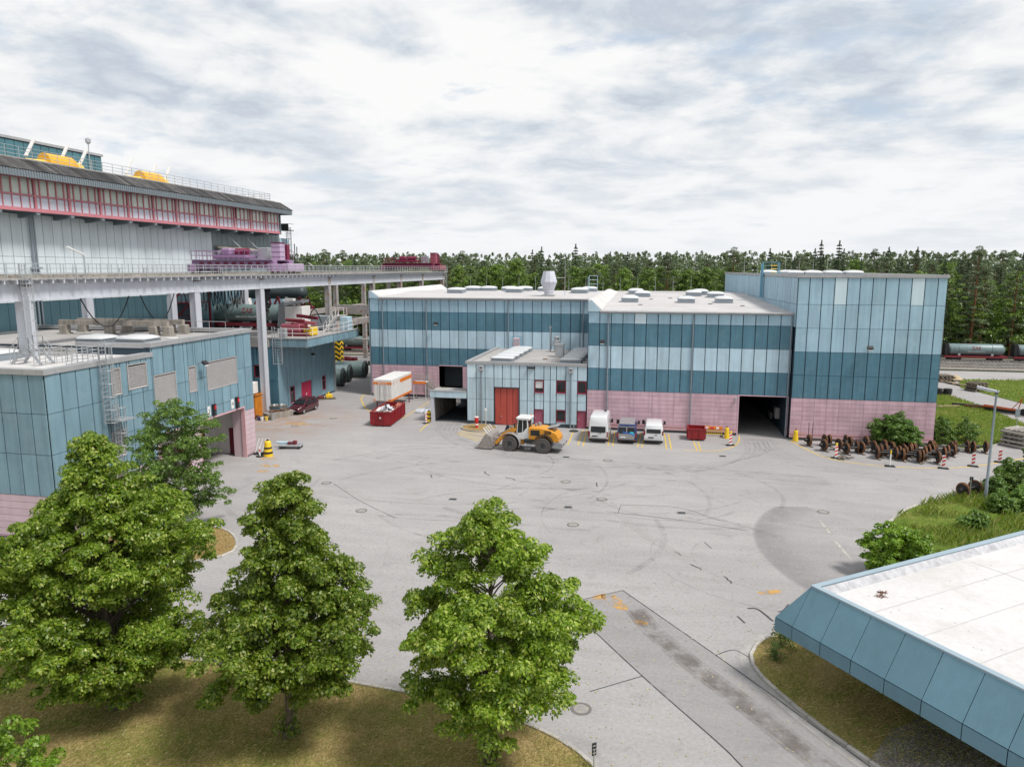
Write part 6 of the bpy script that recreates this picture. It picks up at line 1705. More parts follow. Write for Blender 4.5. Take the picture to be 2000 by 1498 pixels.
def van(label, x, y, W, L, H, paint, roofm, kind):
    top = H
    st = [(0.0, .93, top - .10, .1), (.04, .97, top - .04, .02), (.18, 1.0, top, 0), (L * .30, 1.0, top, 0), (L * .62, 1.0, top - .02, 0), (L * .70, .99, top - .10, 0), (L * .755, .97, top - .32, 0), (L * .84, .95, 1.28 if H > 2.2 else 1.22, 0), (L * .93, .92, 1.12, .02), (L * .985, .86, .98, .05), (L, .76, .86, .12)]
    t, body = vehicle('van', label, 'van', (x, y, 0), 0, st, W, paint, tum=.13 if H > 2.3 else .15)
    hw = W / 2
    for s_ in (-1, 1):
        for yy in (L * .19, L * .80): vwheel(t, s_ * (hw - .13), yy)
        mi = obj('mirror', MB().bevbox(s_ * (hw + .03), s_ * (hw + .24), L * .69, L * .73, 1.32, 1.68, .03).beam((s_ * (hw - .08), L * .72, 1.35), (s_ * (hw + .08), L * .71, 1.40), .06, .06), 'black_plastic', t)
        # side glass
        quadplate(t, 'side_window', [(s_ * (hw + .0) * .985, L * .60, 1.20), (s_ * hw * .985, L * .74, 1.20), (s_ * hw * .955, L * .72, 1.62), (s_ * hw * .945, L * .60, 1.72)], 'glass_dark', (s_, 0, 0), .02)
        # tail lamps
        if kind != 'compact':
            for k in range(3 if kind == 'high' else 1):
                z = .62 + .2 * k if kind == 'high' else .70
                obj('tail_lamp', MB().bevbox(s_ * (hw - .15), s_ * (hw + .012), -.02, .10, z, z + (.15 if kind == 'high' else .42), .02), 'tail_red', t)
        else:
            obj('tail_lamp', MB().bevbox(s_ * (hw - .13), s_ * (hw + .008), -.015, .09, .95, 1.42, .02), 'tail_red', t)
    obj('windscreen', MB().extrude([(-hw * .78, L * .752, top - .34), (hw * .78, L * .752, top - .34), (hw * .86, L * .838, 1.33), (-hw * .86, L * .838, 1.33)], (0, .03, .03)), 'glass_dark', t)
    # rear face
    ry = -.012
    zt = 1.58 if kind == 'compact' else 1.72
    zb = 1.16 if kind == 'compact' else 1.10
    def rw(z): return ry + .0 if z < 1.2 else ry + .05 * max(0, (z - 1.2)) * .6
    if kind == 'mid':
        for s_ in (-1, 1):
            a, b = sorted((s_ * .07, s_ * hw * .80))
            obj('rear_window', MB().extrude([(a, ry, zb), (b, ry, zb), (b * .97, ry + .02, zt), (a, ry + .02, zt)], (0, -.02, 0)), 'glass_dark', t)
        obj('rear_panel', MB().extrude([(-hw * .80, ry, .50), (hw * .80, ry, .50), (hw * .86, ry, 1.06), (-hw * .86, ry, 1.06)], (0, -.018, 0)), 'van_grey', t)
        obj('decal', MB().extrude([(-.45, ry - .02, 1.32), (-.3, ry - .02, 1.15), (.35, ry - .02, 1.06), (.75, ry - .02, .88), (.80, ry - .02, 1.0), (.5, ry - .02, 1.2), (.0, ry - .02, 1.18)], (0, -.006, 0)), 'decal_blue', t)
        obj('decal', MB().extrude([(.3, ry - .021, 1.2), (.78, ry - .021, .98), (.70, ry - .021, 1.26), (.42, ry - .021, 1.32)], (0, -.006, 0)), 'decal_teal', t)
        obj('roof_skin', MB().bevbox(-hw * .80, hw * .80, .12, L * .66, top - .01, top + .025, .02), roofm, t)
        obj('high_brake_lamp', MB().bevbox(-.1, .1, -.02, .05, zt + .1, zt + .2, .02), 'dark_steel', t)
        obj('door_frame', MB().box(-.05, .05, ry - .022, ry + .05, zb, zt).box(-hw * .84, hw * .84, ry - .02, ry + .05, zt, zt + .08), 'van_grey', t)
    else:
        ww = hw * (.80 if kind == 'high' else .78)
        obj('rear_window', MB().extrude([(-ww * .95, ry, zb + .05), (-ww * .8, ry, zb), (ww * .8, ry, zb), (ww * .95, ry, zb + .05), (ww * .93, ry + .03, zt), (-ww * .93, ry + .03, zt)], (0, -.02, 0)), 'glass_dark', t)
        if kind == 'high':
            obj('door_seam', MB().box(-.008, .008, ry - .012, ry + .02, .5, zb), 'joint', t)
            obj('roof_fan', MB().bevbox(.35, .6, L * .5, L * .55, top, top + .12, .03), 'black_plastic', t)
        obj('handle', MB().bevbox(.12, .34, ry - .03, ry + .02, 1.0 if kind == 'high' else .95, 1.05 if kind == 'high' else 1.0, .01), 'dark_steel', t)
    obj('number_plate', MB().box(-.62 if kind != 'compact' else -.5, -.1 if kind != 'compact' else .02, ry - .03, ry + .01, .66, .77), 'plate_white' if kind == 'mid' else 'dark_steel', t)
    obj('rear_bumper', MB().bevbox(-hw * .96, hw * .96, -.08, .12, .30, .50 if kind != 'compact' else .44, .05), 'black_plastic', t)
    if kind != 'compact':
        for s_ in (-1, 1): obj('reflector', MB().box(s_ * hw * .72, s_ * hw * .93, -.09, -.07, .40, .47), 'tail_red', t)
    return t
mat('decal_blue', (0.02, 0.16, 0.62), 0.4); mat('decal_teal', (0.05, 0.48, 0.55), 0.4)
van('tall white panel van with wide dark rear window, left of three parked vans', -5.86, 71.75, 1.98, 5.9, 2.72, 'van_white', 'van_white', 'high')
van('blue van with grey roof and grey rear doors between two white vans', -3.02, 71.9, 1.92, 5.2, 2.02, 'van_blue', 'van_grey', 'mid')
van('low white van with tinted rear window, right of three parked vans', -.36, 72.2, 1.92, 5.2, 2.02, 'van_white', 'van_white', 'compact')

# maroon car, nose towards the camera
L = 4.5
st = [(0.0, .86, 1.05, .15), (.06, .93, 1.28, .05), (.35, .97, 1.62, 0), (.9, .98, 1.70, 0), (2.0, .98, 1.68, 0), (2.55, .96, 1.56, 0), (3.35, .97, 1.08, 0), (3.9, .95, .98, .02), (4.32, .88, .86, .05), (4.5, .74, .72, .10)]
car, cb = vehicle('car', 'dark maroon family car parked by the dark teal platform building', 'car', (-42.75, 83.0, 0), R(176), st, 1.82, 'car_maroon', tum=.22, r=.18, belt=.98, z0=.22)
for s_ in (-1, 1):
    for yy in (.85, 3.55): vwheel(car, s_ * .80, yy, .32)
    obj('mirror', MB().bevbox(s_ * .9, s_ * 1.08, 2.95, 3.08, 1.0, 1.15, .03), 'car_maroon', car)
    for ya, yb in ((.55, 1.35), (1.45, 2.25), (2.32, 2.95)):
        zt_ = 1.50 if yb < 2.6 else 1.30
        quadplate(car, 'side_window', [(s_ * .905, ya, 1.02), (s_ * .905, yb, 1.02), (s_ * (.76 if yb < 2.6 else .83), yb - .05, zt_), (s_ * .76, ya + .05, 1.50)], 'glass_dark', (s_, 0, .25), .02)
    obj('headlight', MB().extrude([(s_ * .46, 4.36, .70), (s_ * .78, 4.22, .72), (s_ * .80, 3.98, .88), (s_ * .62, 4.22, .86)], (0, .06, .03)), 'headlight', car)
    obj('fog_lamp', MB().bevbox(s_ * .52, s_ * .66, 4.38, 4.46, .40, .50, .02), 'headlight', car)
obj('windscreen', MB().extrude([(-.62, 2.62, 1.53), (.62, 2.62, 1.53), (.76, 3.28, 1.12), (-.76, 3.28, 1.12)], (0, .03, .035)), 'glass_dark', car)
obj('grille', MB().bevbox(-.42, .42, 4.42, 4.50, .58, .72, .02).bevbox(-.6, .6, 4.42, 4.51, .30, .46, .02), 'black_plastic', car)
obj('number_plate', MB().box(-.26, .26, 4.5, 4.53, .46, .57), 'plate_white', car)
obj('roof_rail', MB().cyl((-.66, .5, 1.72), (-.66, 2.2, 1.72), .025, n=6).cyl((.66, .5, 1.72), (.66, 2.2, 1.72), .025, n=6), 'black_plastic', car)

# ================================================================== CONTAINERS
sw = thing('swap_body', 'white swap body with orange bands standing on legs before the striped wing', 'container', (-33.42, 83.1, 0))
W2, L2, zb, zt = 1.2, 7.3, 1.25, 3.95
box_ = obj('box', MB().bevbox(-W2, W2, 0, L2, zb, zt, .04), 'container_white', sw)
for k in range(6): obj('door_rib', MB().box(-W2 + .25 + k * .37, -W2 + .31 + k * .37, -.035, 0, zb + .75, zt - .55), 'container_white', box_)
obj('orange_band', MB().box(-W2 - .008, W2 + .008, -.02, 0, 3.30, 3.62), 'orange_paint', box_)
for k in range(11): obj('band_letter', MB().box(-.62 + .115 * k, -.545 + .115 * k, -.026, -.02, 3.41, 3.51), 'text_white', box_)
obj('orange_band', MB().extrude([(W2, 3.0, 3.15), (W2, L2, 3.15), (W2, L2, 3.62), (W2, 3.0, 3.62)], (.012, 0, 0)), 'orange_paint', box_)
lt_ = link('lettering', text_mesh('E', .5, 'orange_paint', .004, bold=.012), box_, (W2 + .012, .75, 3.36)); lt_.rotation_euler = (R(90), 0, R(90))
for k, (a, b, z0_, z1_) in enumerate(((1.15, 1.3, 3.40, 3.46), (1.55, 1.95, 3.48, 3.54), (1.75, 1.9, 3.28, 3.38), (2.2, 2.45, 3.50, 3.55), (2.6, 2.95, 3.46, 3.53), (2.75, 2.9, 3.2, 3.26))):
    obj('side_letter', MB().box(W2, W2 + .012, a, b, z0_, z1_), 'orange_paint', box_)
obj('orange_sill', MB().extrude([(W2, 0, zb), (W2, L2, zb), (W2, L2, zb + .26), (W2, 0, zb + .26)], (.014, 0, 0)), 'orange_paint', box_)
obj('corner_bumper', MB().box(-W2 - .01, -W2 + .25, -.05, 0, zb, zb + .2).box(W2 - .45, W2 + .016, -.05, 0, zb, zb + .22), 'orange_paint', box_)
obj('lock_rod', MB().cyl((-.35, -.03, zb + .1), (-.35, -.03, zt - .7), .02, n=5).cyl((.35, -.03, zb + .1), (.35, -.03, zt - .7), .02, n=5), 'galvanised', box_)
for x in (-1.05, 1.05):
    for y in (.7, L2 - .7):
        obj('leg', MB().cyl((x, y, 0.04), (x, y, zb), .07, n=8).cyl((x, y, 0), (x, y, .04), .16, n=10).beam((x, y, .7), (x * .6, y + .8, zb), .05, .05), 'machine_red', sw)
obj('floor_beam', MB().box(-.6, -.4, .3, L2 - .3, zb - .14, zb).box(.4, .6, .3, L2 - .3, zb - .14, zb), 'orange_paint', sw)
sf_ = thing('loading_stairs', 'pale mobile stairs with railed landing behind the swap body', 'stairs', (-31.4, 91.8, 0))
mb = MB().box(-.9, .9, -.6, .6, 2.3, 2.42)
for y in (-.55, .55):
    for x in (-.85, .85): mb.beam((x, y, 0), (x, y, 2.3), .07, .07)
    mb.beam((-.85, y, .1), (3.2, y, .1), .08, .08)
obj('landing', mb, 'container_white', sf_)
obj('toe_board', MB().box(-.92, .92, -.65, -.6, 2.2, 2.55), 'orange_paint', sf_)
mb = MB()
for y in (-.5, .5): mb.beam((.9, y, 2.35), (3.2, y, .1), .08, .22)
for k in range(9): mb.box(.95 + .25 * k, 1.2 + .25 * k, -.5, .5, 2.1 - .245 * k, 2.14 - .245 * k)
obj('flight', mb, 'grey_plank', sf_)
mb = MB()
for y in (-.55, .55):
    for z in (2.85, 3.3): mb.cyl((-.85, y, z), (.85, y, z), .03, n=5); mb.cyl((.85, y, z), (3.2, y, z - 2.25), .03, n=5)
    for x in (-.85, 0, .85): mb.cyl((x, y, 2.4), (x, y, 3.3), .03, n=5)
    mb.cyl((3.2, y, .1), (3.2, y, 1.05), .03, n=5)
obj('handrail', mb, 'grey_plank', sf_)

def open_skip(label, loc, rz, W, Ld, Hh, slope=.5, fill=True):
    t = thing('skip_container', label, 'skip', loc, rz)
    a, th = W / 2, .06
    b0 = [(-a, 0, .15), (a, 0, .15), (a, Ld - slope, .15), (-a, Ld - slope, .15)]
    mb = MB()
    mb.loft([[(-a * .9, .1, .12), (a * .9, .1, .12), (a * .9, Ld - .1, .12), (-a * .9, Ld - .1, .12)], [(-a * .9, .1, .2), (a * .9, .1, .2), (a * .9, Ld - .1, .2), (-a * .9, Ld - .1, .2)]])
    obj('floor', mb, 'skip_inside', t)
    obj('side_wall', MB().box(-a, -a + th, 0, Ld, .15, Hh), 'skip_red', t); obj('side_wall', MB().box(a - th, a, 0, Ld, .15, Hh), 'skip_red', t)
    obj('front_wall', MB().box(-a + th, a - th, 0, th, .15, Hh), 'skip_red', t); obj('rear_wall', MB().box(-a + th, a - th, Ld - th, Ld, .15, Hh), 'skip_red', t)
    obj('lit_inner_side', MB().box(-a + th, -a + th + .012, th, Ld - th, .2, Hh - .05), 'skip_inside', t)  # paler sheet on one inner side only, its sunlit tone put into the colour
    obj('top_rim', MB().box(-a - .05, -a + .08, -.05, Ld + .05, Hh, Hh + .1).box(a - .08, a + .05, -.05, Ld + .05, Hh, Hh + .1).box(-a + .08, a - .08, -.05, .08, Hh, Hh + .1).box(-a + .08, a - .08, Ld - .08, Ld + .05, Hh, Hh + .1), 'skip_red', t)
    n = max(3, int(Ld / .62))
    for k in range(n):
        y = .25 + k * (Ld - .5) / (n - 1)
        for s_ in (-1, 1): obj('side_rib', MB().box(s_ * a, s_ * (a + .08), y - .05, y + .05, .2, Hh), 'skip_red', t)
    for x in (-a * .35, a * .35): obj('front_rib', MB().box(x - .05, x + .05, -.08, 0, .1, Hh * .95), 'skip_red', t)
    obj('runner', MB().box(-.55, -.4, 0, Ld, 0, .12).box(.4, .55, 0, Ld, 0, .12), 'dark_steel', t)
    return t
sk = open_skip('long open dark red skip full of scrap in front of the swap body', (-30.35, 74.6, 0), R(5), 2.35, 6.2, 1.55)
obj('badge', MB().cyl((-.0, -.09, 1.0), (0, -.075, 1.0), .12, n=14), 'signal_white', sk)
obj('hook_bar', MB().beam((-.3, -.12, .9), (.0, -.16, 1.5), .08, .08).beam((.3, -.12, .9), (.0, -.16, 1.5), .08, .08), 'skip_red', sk)
rr = random.Random(21)
for k, (m_, l) in enumerate((('container_white', 'white sheet lying in the long red skip'), ('dark_steel', 'dark scrap metal lying in the long red skip'), ('signal_white', 'white pipes sticking out of the long red skip'), ('foil', 'crumpled pale film in the long red skip'), ('skip_inside', 'faded red plate lying in the long red skip'))):
    t = thing('scrap_piece', l, 'scrap', (-30.6 + rr.uniform(-.35, .35), 76.2 + k * .75, .85), rr.uniform(-.4, .4))
    for j in range(7):
        mb = MB()
        a = Vector((rr.uniform(-.7, .7), rr.uniform(-.6, .6), rr.uniform(0, .7))); b = a + Vector((rr.uniform(-.6, .6), rr.uniform(-.8, .8), rr.uniform(.0, .5)))
        if k in (0, 3, 4): mb.beam(a, b, rr.uniform(.4, .8), .06)
        else: mb.beam(a, b, rr.uniform(.06, .18), rr.uniform(.06, .15))
        obj('piece', mb, m_, t)
open_skip('small dark red skip parked against the pink wall', (3.95, 74.75, 0), 0, 1.75, 1.9, 1.15)
ob = thing('orange_container', 'open orange steel container behind the teal building corner', 'container', (-47.4, 75.6, 0), R(4))
obj('shell', MB().loft([[(-1.0, 0, z), (1.05, 0, z), (1.15, 2.6, z), (-1.0, 2.6, z)] for z in (.1, 2.7)], cap=True), 'orange_bin', ob)
obj('rim', MB().box(-1.08, 1.14, -.06, .1, 2.7, 2.82).box(1.05, 1.2, -.06, 2.66, 2.7, 2.82), 'orange_bin', ob)
for k in range(4): obj('rib', MB().box(-.75 + .5 * k, -.66 + .5 * k, -.07, 0, .15, 2.7), 'orange_bin', ob)
wb_ = thing('white_crate', 'white box standing on the orange container', 'crate', (-47.5, 76.6, 2.84))
obj('box', MB().bevbox(-.75, .75, -.5, .6, 0, 1.35, .04), 'container_white', wb_); obj('strap', MB().beam((-.6, -.52, .3), (.6, -.52, 1.0), .08, .03), 'fascia_metal', wb_)
# debris at the foot of the runway column
tb = thing('scrap_trough', 'long grey trough of rusty scrap beside the pale runway column', 'trough', (-44.2, 76.9, 0), R(60))
obj('trough', MB().loft([[(-1.5, -.5, 0), (1.7, -.5, 0), (1.7, .5, 0), (-1.5, .5, 0)], [(-1.6, -.6, .7), (1.8, -.6, .7), (1.8, .6, .7), (-1.6, .6, .7)]]), 'old_concrete', tb)
for k in range(14):
    mb = MB(); mb.beam((rr.uniform(-1.4, 1.5), rr.uniform(-.4, .4), .75), (rr.uniform(-1.4, 1.5), rr.uniform(-.4, .4), .75 + rr.uniform(0, .35)), rr.uniform(.08, .2), .1)
    obj('scrap', mb, ('wheel_rust', 'pine_bark', 'old_wood')[k % 3], tb)
tbl = thing('work_bench', 'cluttered bench behind the rusty scrap trough', 'bench', (-45.2, 78.3, 0), R(15))
obj('top', MB().box(-1.0, 1.3, -.4, .4, 1.0, 1.1), 'old_wood', tbl)
for x in (-.9, 1.2):
    for y in (-.35, .35): obj('leg', MB().box(x - .05, x + .05, y - .05, y + .05, 0, 1.0), 'galvanised', tbl)
for k in range(7): obj('clutter', MB().bevbox(-.8 + .28 * k, -.6 + .28 * k, -.25, .1, 1.1, 1.2 + rr.uniform(0, .2), .02), ('concrete', 'old_wood', 'plate_white')[k % 3], tbl)
for dx, dy, m_, l, h in ((0, 0, 'van_blue', 'dark blue bucket by the rusty scrap trough', .42), (.45, -.05, 'plate_white', 'white bucket by the rusty scrap trough', .36), (.95, .05, 'yellow_hood_pale', 'yellow bucket by the rusty scrap trough', .45), (1.6, .35, 'galvanised', 'tall grey drum at the end of the rusty scrap trough', .85)):
    t = thing('bucket', l, 'bucket', (-45.5 + dx, 74.9 + dy, 0))
    obj('pail', MB().lathe([(.15, 0), (.20, h), (.22, h), (.22, h + .02), (.17, h + .02)], n=14), m_, t)
    obj('handle', MB().tube([Vector((.2 * math.cos(a), 0, h + .16 * math.sin(a))) for a in [math.pi * i / 6 for i in range(7)]], .012, 4), 'dark_steel', t)
t = thing('rust_heap', 'orange rusty heap of parts left of the runway column foot', 'scrap', (-46.6, 75.0, 0))
for k in range(9): obj('piece', MB().bevbox(-.3, .3, -.15, .15, 0, .3, .04), 'wheel_rust' if k % 2 else 'orange_frame', t, (rr.uniform(-.6, .6), rr.uniform(-.4, .4), rr.uniform(0, .3)), rr.uniform(0, 3))
t = thing('equipment_pallet', 'yellow machine on a pallet by the platform building end', 'pallet', (-44.0, 89.3, 0), R(30))
obj('pallet', MB().box(-1.3, 1.2, -.5, .5, .1, .16).box(-1.3, 1.2, -.5, -.4, 0, .1).box(-1.3, 1.2, .4, .5, 0, .1), 'old_wood', t)
obj('machine', MB().bevbox(-.1, .8, -.3, .3, .16, .7, .08).cyl((.3, 0, .7), (.3, 0, 1.0), .12, n=8), 'signal_yellow', t)
obj('engine', MB().bevbox(-1.1, -.3, -.3, .3, .16, .5, .08), 'machine_red', t)
t = thing('foil_bundle', 'silver foil wrapped bundle lying beside the red skip', 'bundle', (-31.0 + 3.0, 83.2, 0), R(-8))
mb = MB(); secs = []
for x, f in ((-1.2, .5), (-1.05, .85), (-.4, 1), (.5, .95), (1.05, .85), (1.2, .4)): secs.append([(x, .65 * f * math.cos(a) * 1.2, .02 + max(0, .5 * f * math.sin(a))) for a in [math.pi * i / 8 for i in range(9)]])
obj('wrap', mb.loft(secs), 'foil', t)
obj('cord', MB().tube([Vector((.2, .8 * math.cos(a), .03 + .54 * math.sin(a))) for a in [math.pi * i / 8 for i in range(9)]], .02, 4), 'dark_steel', t)

# ================================================================== BEACONS, BOLLARDS, BARRIERS
def beacon(x, y, label, rz=0, lamp=False, plain=False):
    t = thing('warning_beacon', label, 'beacon', (x, y, 0), rz, 'warning beacons around the yard')
    obj('foot', MB().extrude([(-.45, -.2, 0), (.45, -.2, 0), (.36, -.2, .1), (-.36, -.2, .1)], (0, .4, 0)), 'black_rubber', t)
    if plain:
        obj('post', MB().cyl((0, 0, .1), (0, 0, 1.15), .055, n=10), 'signal_white', t)
        obj('yellow_cap', MB().cyl((0, 0, 1.15), (0, 0, 1.5), .065, .05, n=10), 'signal_yellow', t)
        return
    obj('blade', MB().bevbox(-.14, .14, -.03, .03, .1, 1.2, .01), 'signal_white', t)
    for k in range(3):
        z = .22 + k * .34
        for s_, yy in ((1, -.034), (-1, .034)):
            obj('red_stripe', MB().extrude([(-.135, yy, z), (.135, yy, z + .14), (.135, yy, z + .30), (-.135, yy, z + .16)], (0, -.004 * s_, 0)), 'signal_red', t)
    if lamp: obj('lamp', MB().bevbox(-.1, .1, -.05, .05, 1.2, 1.46, .03), 'signal_yellow', t)
beacon(7.2, 73.4, 'red and white beacon with yellow lamp left of the open gate', .3, True)
beacon(16.4, 70.3, 'red and white beacon with yellow lamp in front of the left wheelsets', .2, True)
beacon(20.46, 68.2, 'plain white post with yellow top in front of the wheelsets', 0, False, True)
beacon(24.87, 68.4, 'leftmost of three red and white beacons right of the wheelsets', -.2)
beacon(27.73, 69.7, 'middle of three red and white beacons right of the wheelsets', -.3)
beacon(30.68, 71.7, 'rightmost of three red and white beacons behind the lamp post', -.3)
beacon(-25.9, 77.3, 'leaning red and white beacon at the ramp canopy corner', 1.2)
def striped_bollard(x, y, label, h=1.25, r=.3, bands=True):
    t = thing('bollard', label, 'bollard', (x, y, 0), group='black and yellow bollards')
    obj('body', MB().lathe([(r * 1.05, 0), (r, .25), (r * .72, h * .9), (r * .5, h), (.02, h + .02)], n=18), 'signal_yellow', t)
    for z0, z1 in ((.28, .48), (.75, .92)) if bands else ():
        f = lambda z: r + (r * .72 - r) * (z - .25) / (h * .9 - .25) + .006
        obj('black_band', MB().lathe([(f(z0) - .02, z0), (f(z0), z0 + .001), (f(z1), z1 - .001), (f(z1) - .02, z1)], n=18), 'black_plastic', t)
    obj('cap', MB().lathe([(r * .35, h), (r * .3, h + .1), (.02, h + .12)], n=12), 'black_plastic', t)
striped_bollard(-35.85, 60.3, 'tall black and yellow striped bollard by the teal building gate', 1.5, .42)
striped_bollard(-25.95, 78.5, 'black and yellow bollard at the foot of the ramp canopy jamb', 1.2, .34)
striped_bollard(7.1, 76.6, 'yellow bollard left of the open drive through gate', 1.15, .27, False)
striped_bollard(13.9, 76.7, 'yellow bollard right of the open drive through gate', 1.15, .27, False)
t = thing('road_barrier', 'yellow road barrier with red reflectors leaning by the small red skip', 'barrier', (5.7, 77.3, 0), R(2))
obj('board', MB().bevbox(-1.0, 1.0, -.05, .05, .72, 1.05, .02), 'orange_paint', t)
for k in range(3): obj('reflector', MB().bevbox(-.75 + .55 * k, -.45 + .55 * k, -.07, -.05, .78, .98, .01), 'signal_white' if k != 1 else 'signal_red', t)
obj('net_frame', MB().box(-.95, .95, -.02, .02, .60, .66).box(-.95, .95, -.02, .02, .2, .26).box(-.98, -.92, -.03, .03, 0, .72).box(.92, .98, -.03, .03, 0, .72), 'signal_yellow', t)
for k in range(8): obj('bar', MB().box(-.75 + .21 * k, -.71 + .21 * k, -.015, .015, .26, .60), 'signal_yellow', t)
obj('foot', MB().box(-1.1, -.8, -.3, .3, 0, .05).box(.8, 1.1, -.3, .3, 0, .05), 'black_rubber', t)
# hydrant island
isl = MB().lathe([(1, 0), (1, .08), (.9, .12), (.02, .13)], n=24)
isl.v = [(-19.35 + x * 1.9 + y * .35, 76.0 + y * 1.75 - x * .5, z) for x, y, z in isl.v]
struct('hydrant_island', isl, 'straw_lawn')
ring = MB(); P = [Vector((-19.35 + math.cos(a) * 1.95 + math.sin(a) * .35, 76.0 + math.sin(a) * 1.8 - math.cos(a) * .5, .07)) for a in [2 * math.pi * i / 28 for i in range(29)]]
for a, b in zip(P, P[1:]): ring.beam(a, b, .14, .14)
struct('island_kerb', ring, 'kerb_stone')
hy = thing('hydrant', 'red hydrant pillar with white band on the kerbed grass island', 'hydrant', (-19.55, 75.7, .12))
obj('pillar', MB().lathe([(.16, 0), (.16, .55), (.20, .62), (.24, 1.0), (.24, 1.18), (.18, 1.25), (.02, 1.28)], n=16), 'signal_red', hy)
obj('band', MB().lathe([(.15, .28), (.175, .29), (.175, .45), (.15, .46)], n=16), 'signal_white', hy)
obj('cap', MB().lathe([(.25, 1.16), (.25, 1.22), (.02, 1.3)], n=16), 'signal_white', hy)
obj('nozzle', MB().cyl((0, -.28, .75), (0, .28, .75), .08, n=10), 'signal_red', hy)
t = thing('marker_post', 'thin white marker post standing on the hydrant island', 'post', (-18.9, 77.3, .12))
obj('post', MB().cyl((0, 0, 0), (0, 0, 1.7), .035, n=8), 'signal_white', t); obj('head', MB().bevbox(-.12, .12, -.03, .03, 1.6, 1.9, .02), 'signal_white', t)
t = thing('cable_stand', 'small grey stand on the asphalt behind the loader', 'stand', (-8.9, 76.6, 0))
obj('foot', MB().cyl((0, 0, 0), (0, 0, .06), .5, n=14), 'dark_steel', t); obj('pole', MB().cyl((0, 0, .06), (0, 0, .8), .04, n=8), 'galvanised', t)
# stuff beside the teal building gate
t = thing('striped_stand', 'white slatted stand at the pink gate pier', 'stand', (-37.0, 60.9, 0), R(20))
for k in range(4): obj('slat', MB().beam((-.5 + .3 * k, 0, .15), (-.1 + .3 * k, .3, 1.5), .07, .04), 'signal_white', t)
obj('foot', MB().bevbox(-.6, .6, -.3, .4, 0, .15, .03), 'black_rubber', t)
t = thing('marker_cone', 'red and white marker post beside the striped bollard', 'post', (-36.55, 60.0, 0))
obj('post', MB().cyl((0, 0, .08), (0, 0, .95), .07, n=10), 'signal_white', t); obj('red_band', MB().cyl((0, 0, .5), (0, 0, .7), .075, n=10), 'signal_red', t); obj('foot', MB().cyl((0, 0, 0), (0, 0, .08), .35, n=12), 'black_rubber', t)
t = thing('steel_trolley', 'low grey trolley with red parts behind the striped bollard', 'trolley', (-35.2, 63.6, 0), R(10))
obj('deck', MB().bevbox(-1.2, 1.0, -.5, .5, .25, .4, .03), 'galvanised', t)
for x in (-.9, .8):
    for y in (-.45, .45): obj('wheel', MB().lathe([(.14, -.04), (.14, .04)], (x, y, .14), 'y', 10), 'black_rubber', t)
obj('load', MB().bevbox(.1, .5, -.2, .2, .4, .75, .05).bevbox(-.4, .0, -.2, .15, .4, .65, .05), 'machine_red', t)
obj('pipe', MB().cyl((-1.6, .3, .5), (.0, .3, .5), .12, n=8), 'pale_panel', t)

# ================================================================== WHEELSETS
def make_wheelset(rm='wheel_rust'):
    t = thing('wheelset', '', 'wheelset', (0, 0, 0))
    obj('axle', MB().lathe([(.06, -1.12), (.07, -1.1), (.07, -.86), (.10, -.84), (.10, -.6), (.085, -.5), (.085, .5), (.10, .6), (.10, .84), (.07, .86), (.07, 1.1), (.06, 1.12)], (0, 0, .47), 'x', 12), 'wheel_black', t)
    for s_ in (-1, 1):
        w = obj('wheel', MB().lathe([(.10, s_ * .60), (.16, s_ * .63), (.30, s_ * .68), (.38, s_ * .66), (.38, s_ * .80), (.30, s_ * .77), (.16, s_ * .79), (.10, s_ * .82)], (0, 0, .47), 'x', 26), 'wheel_black', t)
        obj('rim', MB().lathe([(.38, s_ * .65), (.47, s_ * .655), (.50, s_ * .665), (.50, s_ * .70), (.465, s_ * .72), (.455, s_ * .80), (.38, s_ * .805)], (0, 0, .47), 'x', 26, False), rm, w)
        obj('bearing', MB().lathe([(.14, s_ * .88), (.15, s_ * .9), (.15, s_ * 1.12), (.12, s_ * 1.15)], (0, 0, .47), 'x', 14), 'wheel_black', t)
    return t
ws0 = make_wheelset()
spots = [(15.6, 74.9, 14), (17.6, 75.2, 8), (16.6, 73.2, 22), (18.4, 72.3, 20), (19.4, 74.9, 12), (21.0, 75.4, 5), (19.6, 72.9, 4), (21.2, 73.4, 8), (22.3, 74.2, 15),
         (20.9, 70.9, 2), (21.4, 71.6, 0), (22.0, 72.3, 3), (22.8, 73.0, 3), (23.0, 70.5, -3), (23.5, 71.3, -2), (24.1, 72.2, 0), (24.7, 73.0, 2), (25.3, 71.9, -4), (25.9, 72.8, -5), (25.0, 74.3, 6), (26.8, 74.4, 2), (23.3, 75.1, 4), (28.9, 75.0, -2), (30.1, 75.3, -3), (24.2, 70.1, -2), (26.6, 73.3, 0)]
near_lab = ['front', 'rear']
for k, (x, y, a) in enumerate(spots):
    w = ws0 if k == 0 else copy_tree(ws0)
    w.location = (x, y, .09); w.rotation_euler.z = R(a); w.scale = (1.1, 1.14, 1.14)
    left = x < 20
    w['label'] = ('rusty railway wheelset in the left cluster by the gate corner' if left else ('rusty railway wheelset at the right end near the young shrubs' if x > 26.7 else 'rusty railway wheelset in the dense middle cluster before the bush'))
    w['group'] = 'wheelsets parked left' if left else ('wheelsets parked at the right end' if x > 26.7 else 'wheelsets parked in the middle')
ti = 0
for k, (x, y, a) in enumerate(spots):     # timbers under the rows
    for s_ in (-.72, .72):
        px_, py_ = x + s_ * math.cos(R(a)), y + s_ * math.sin(R(a))
        o_ = obj('bearing_timber', MB().bevbox(-.1, .1, -.65, .65, 0, .088, .015), 'old_wood', None, (px_, py_, 0), R(a))
        tag(o_, 'old dark timber lying under a parked wheelset', 'timber', 'timbers under the wheelsets')
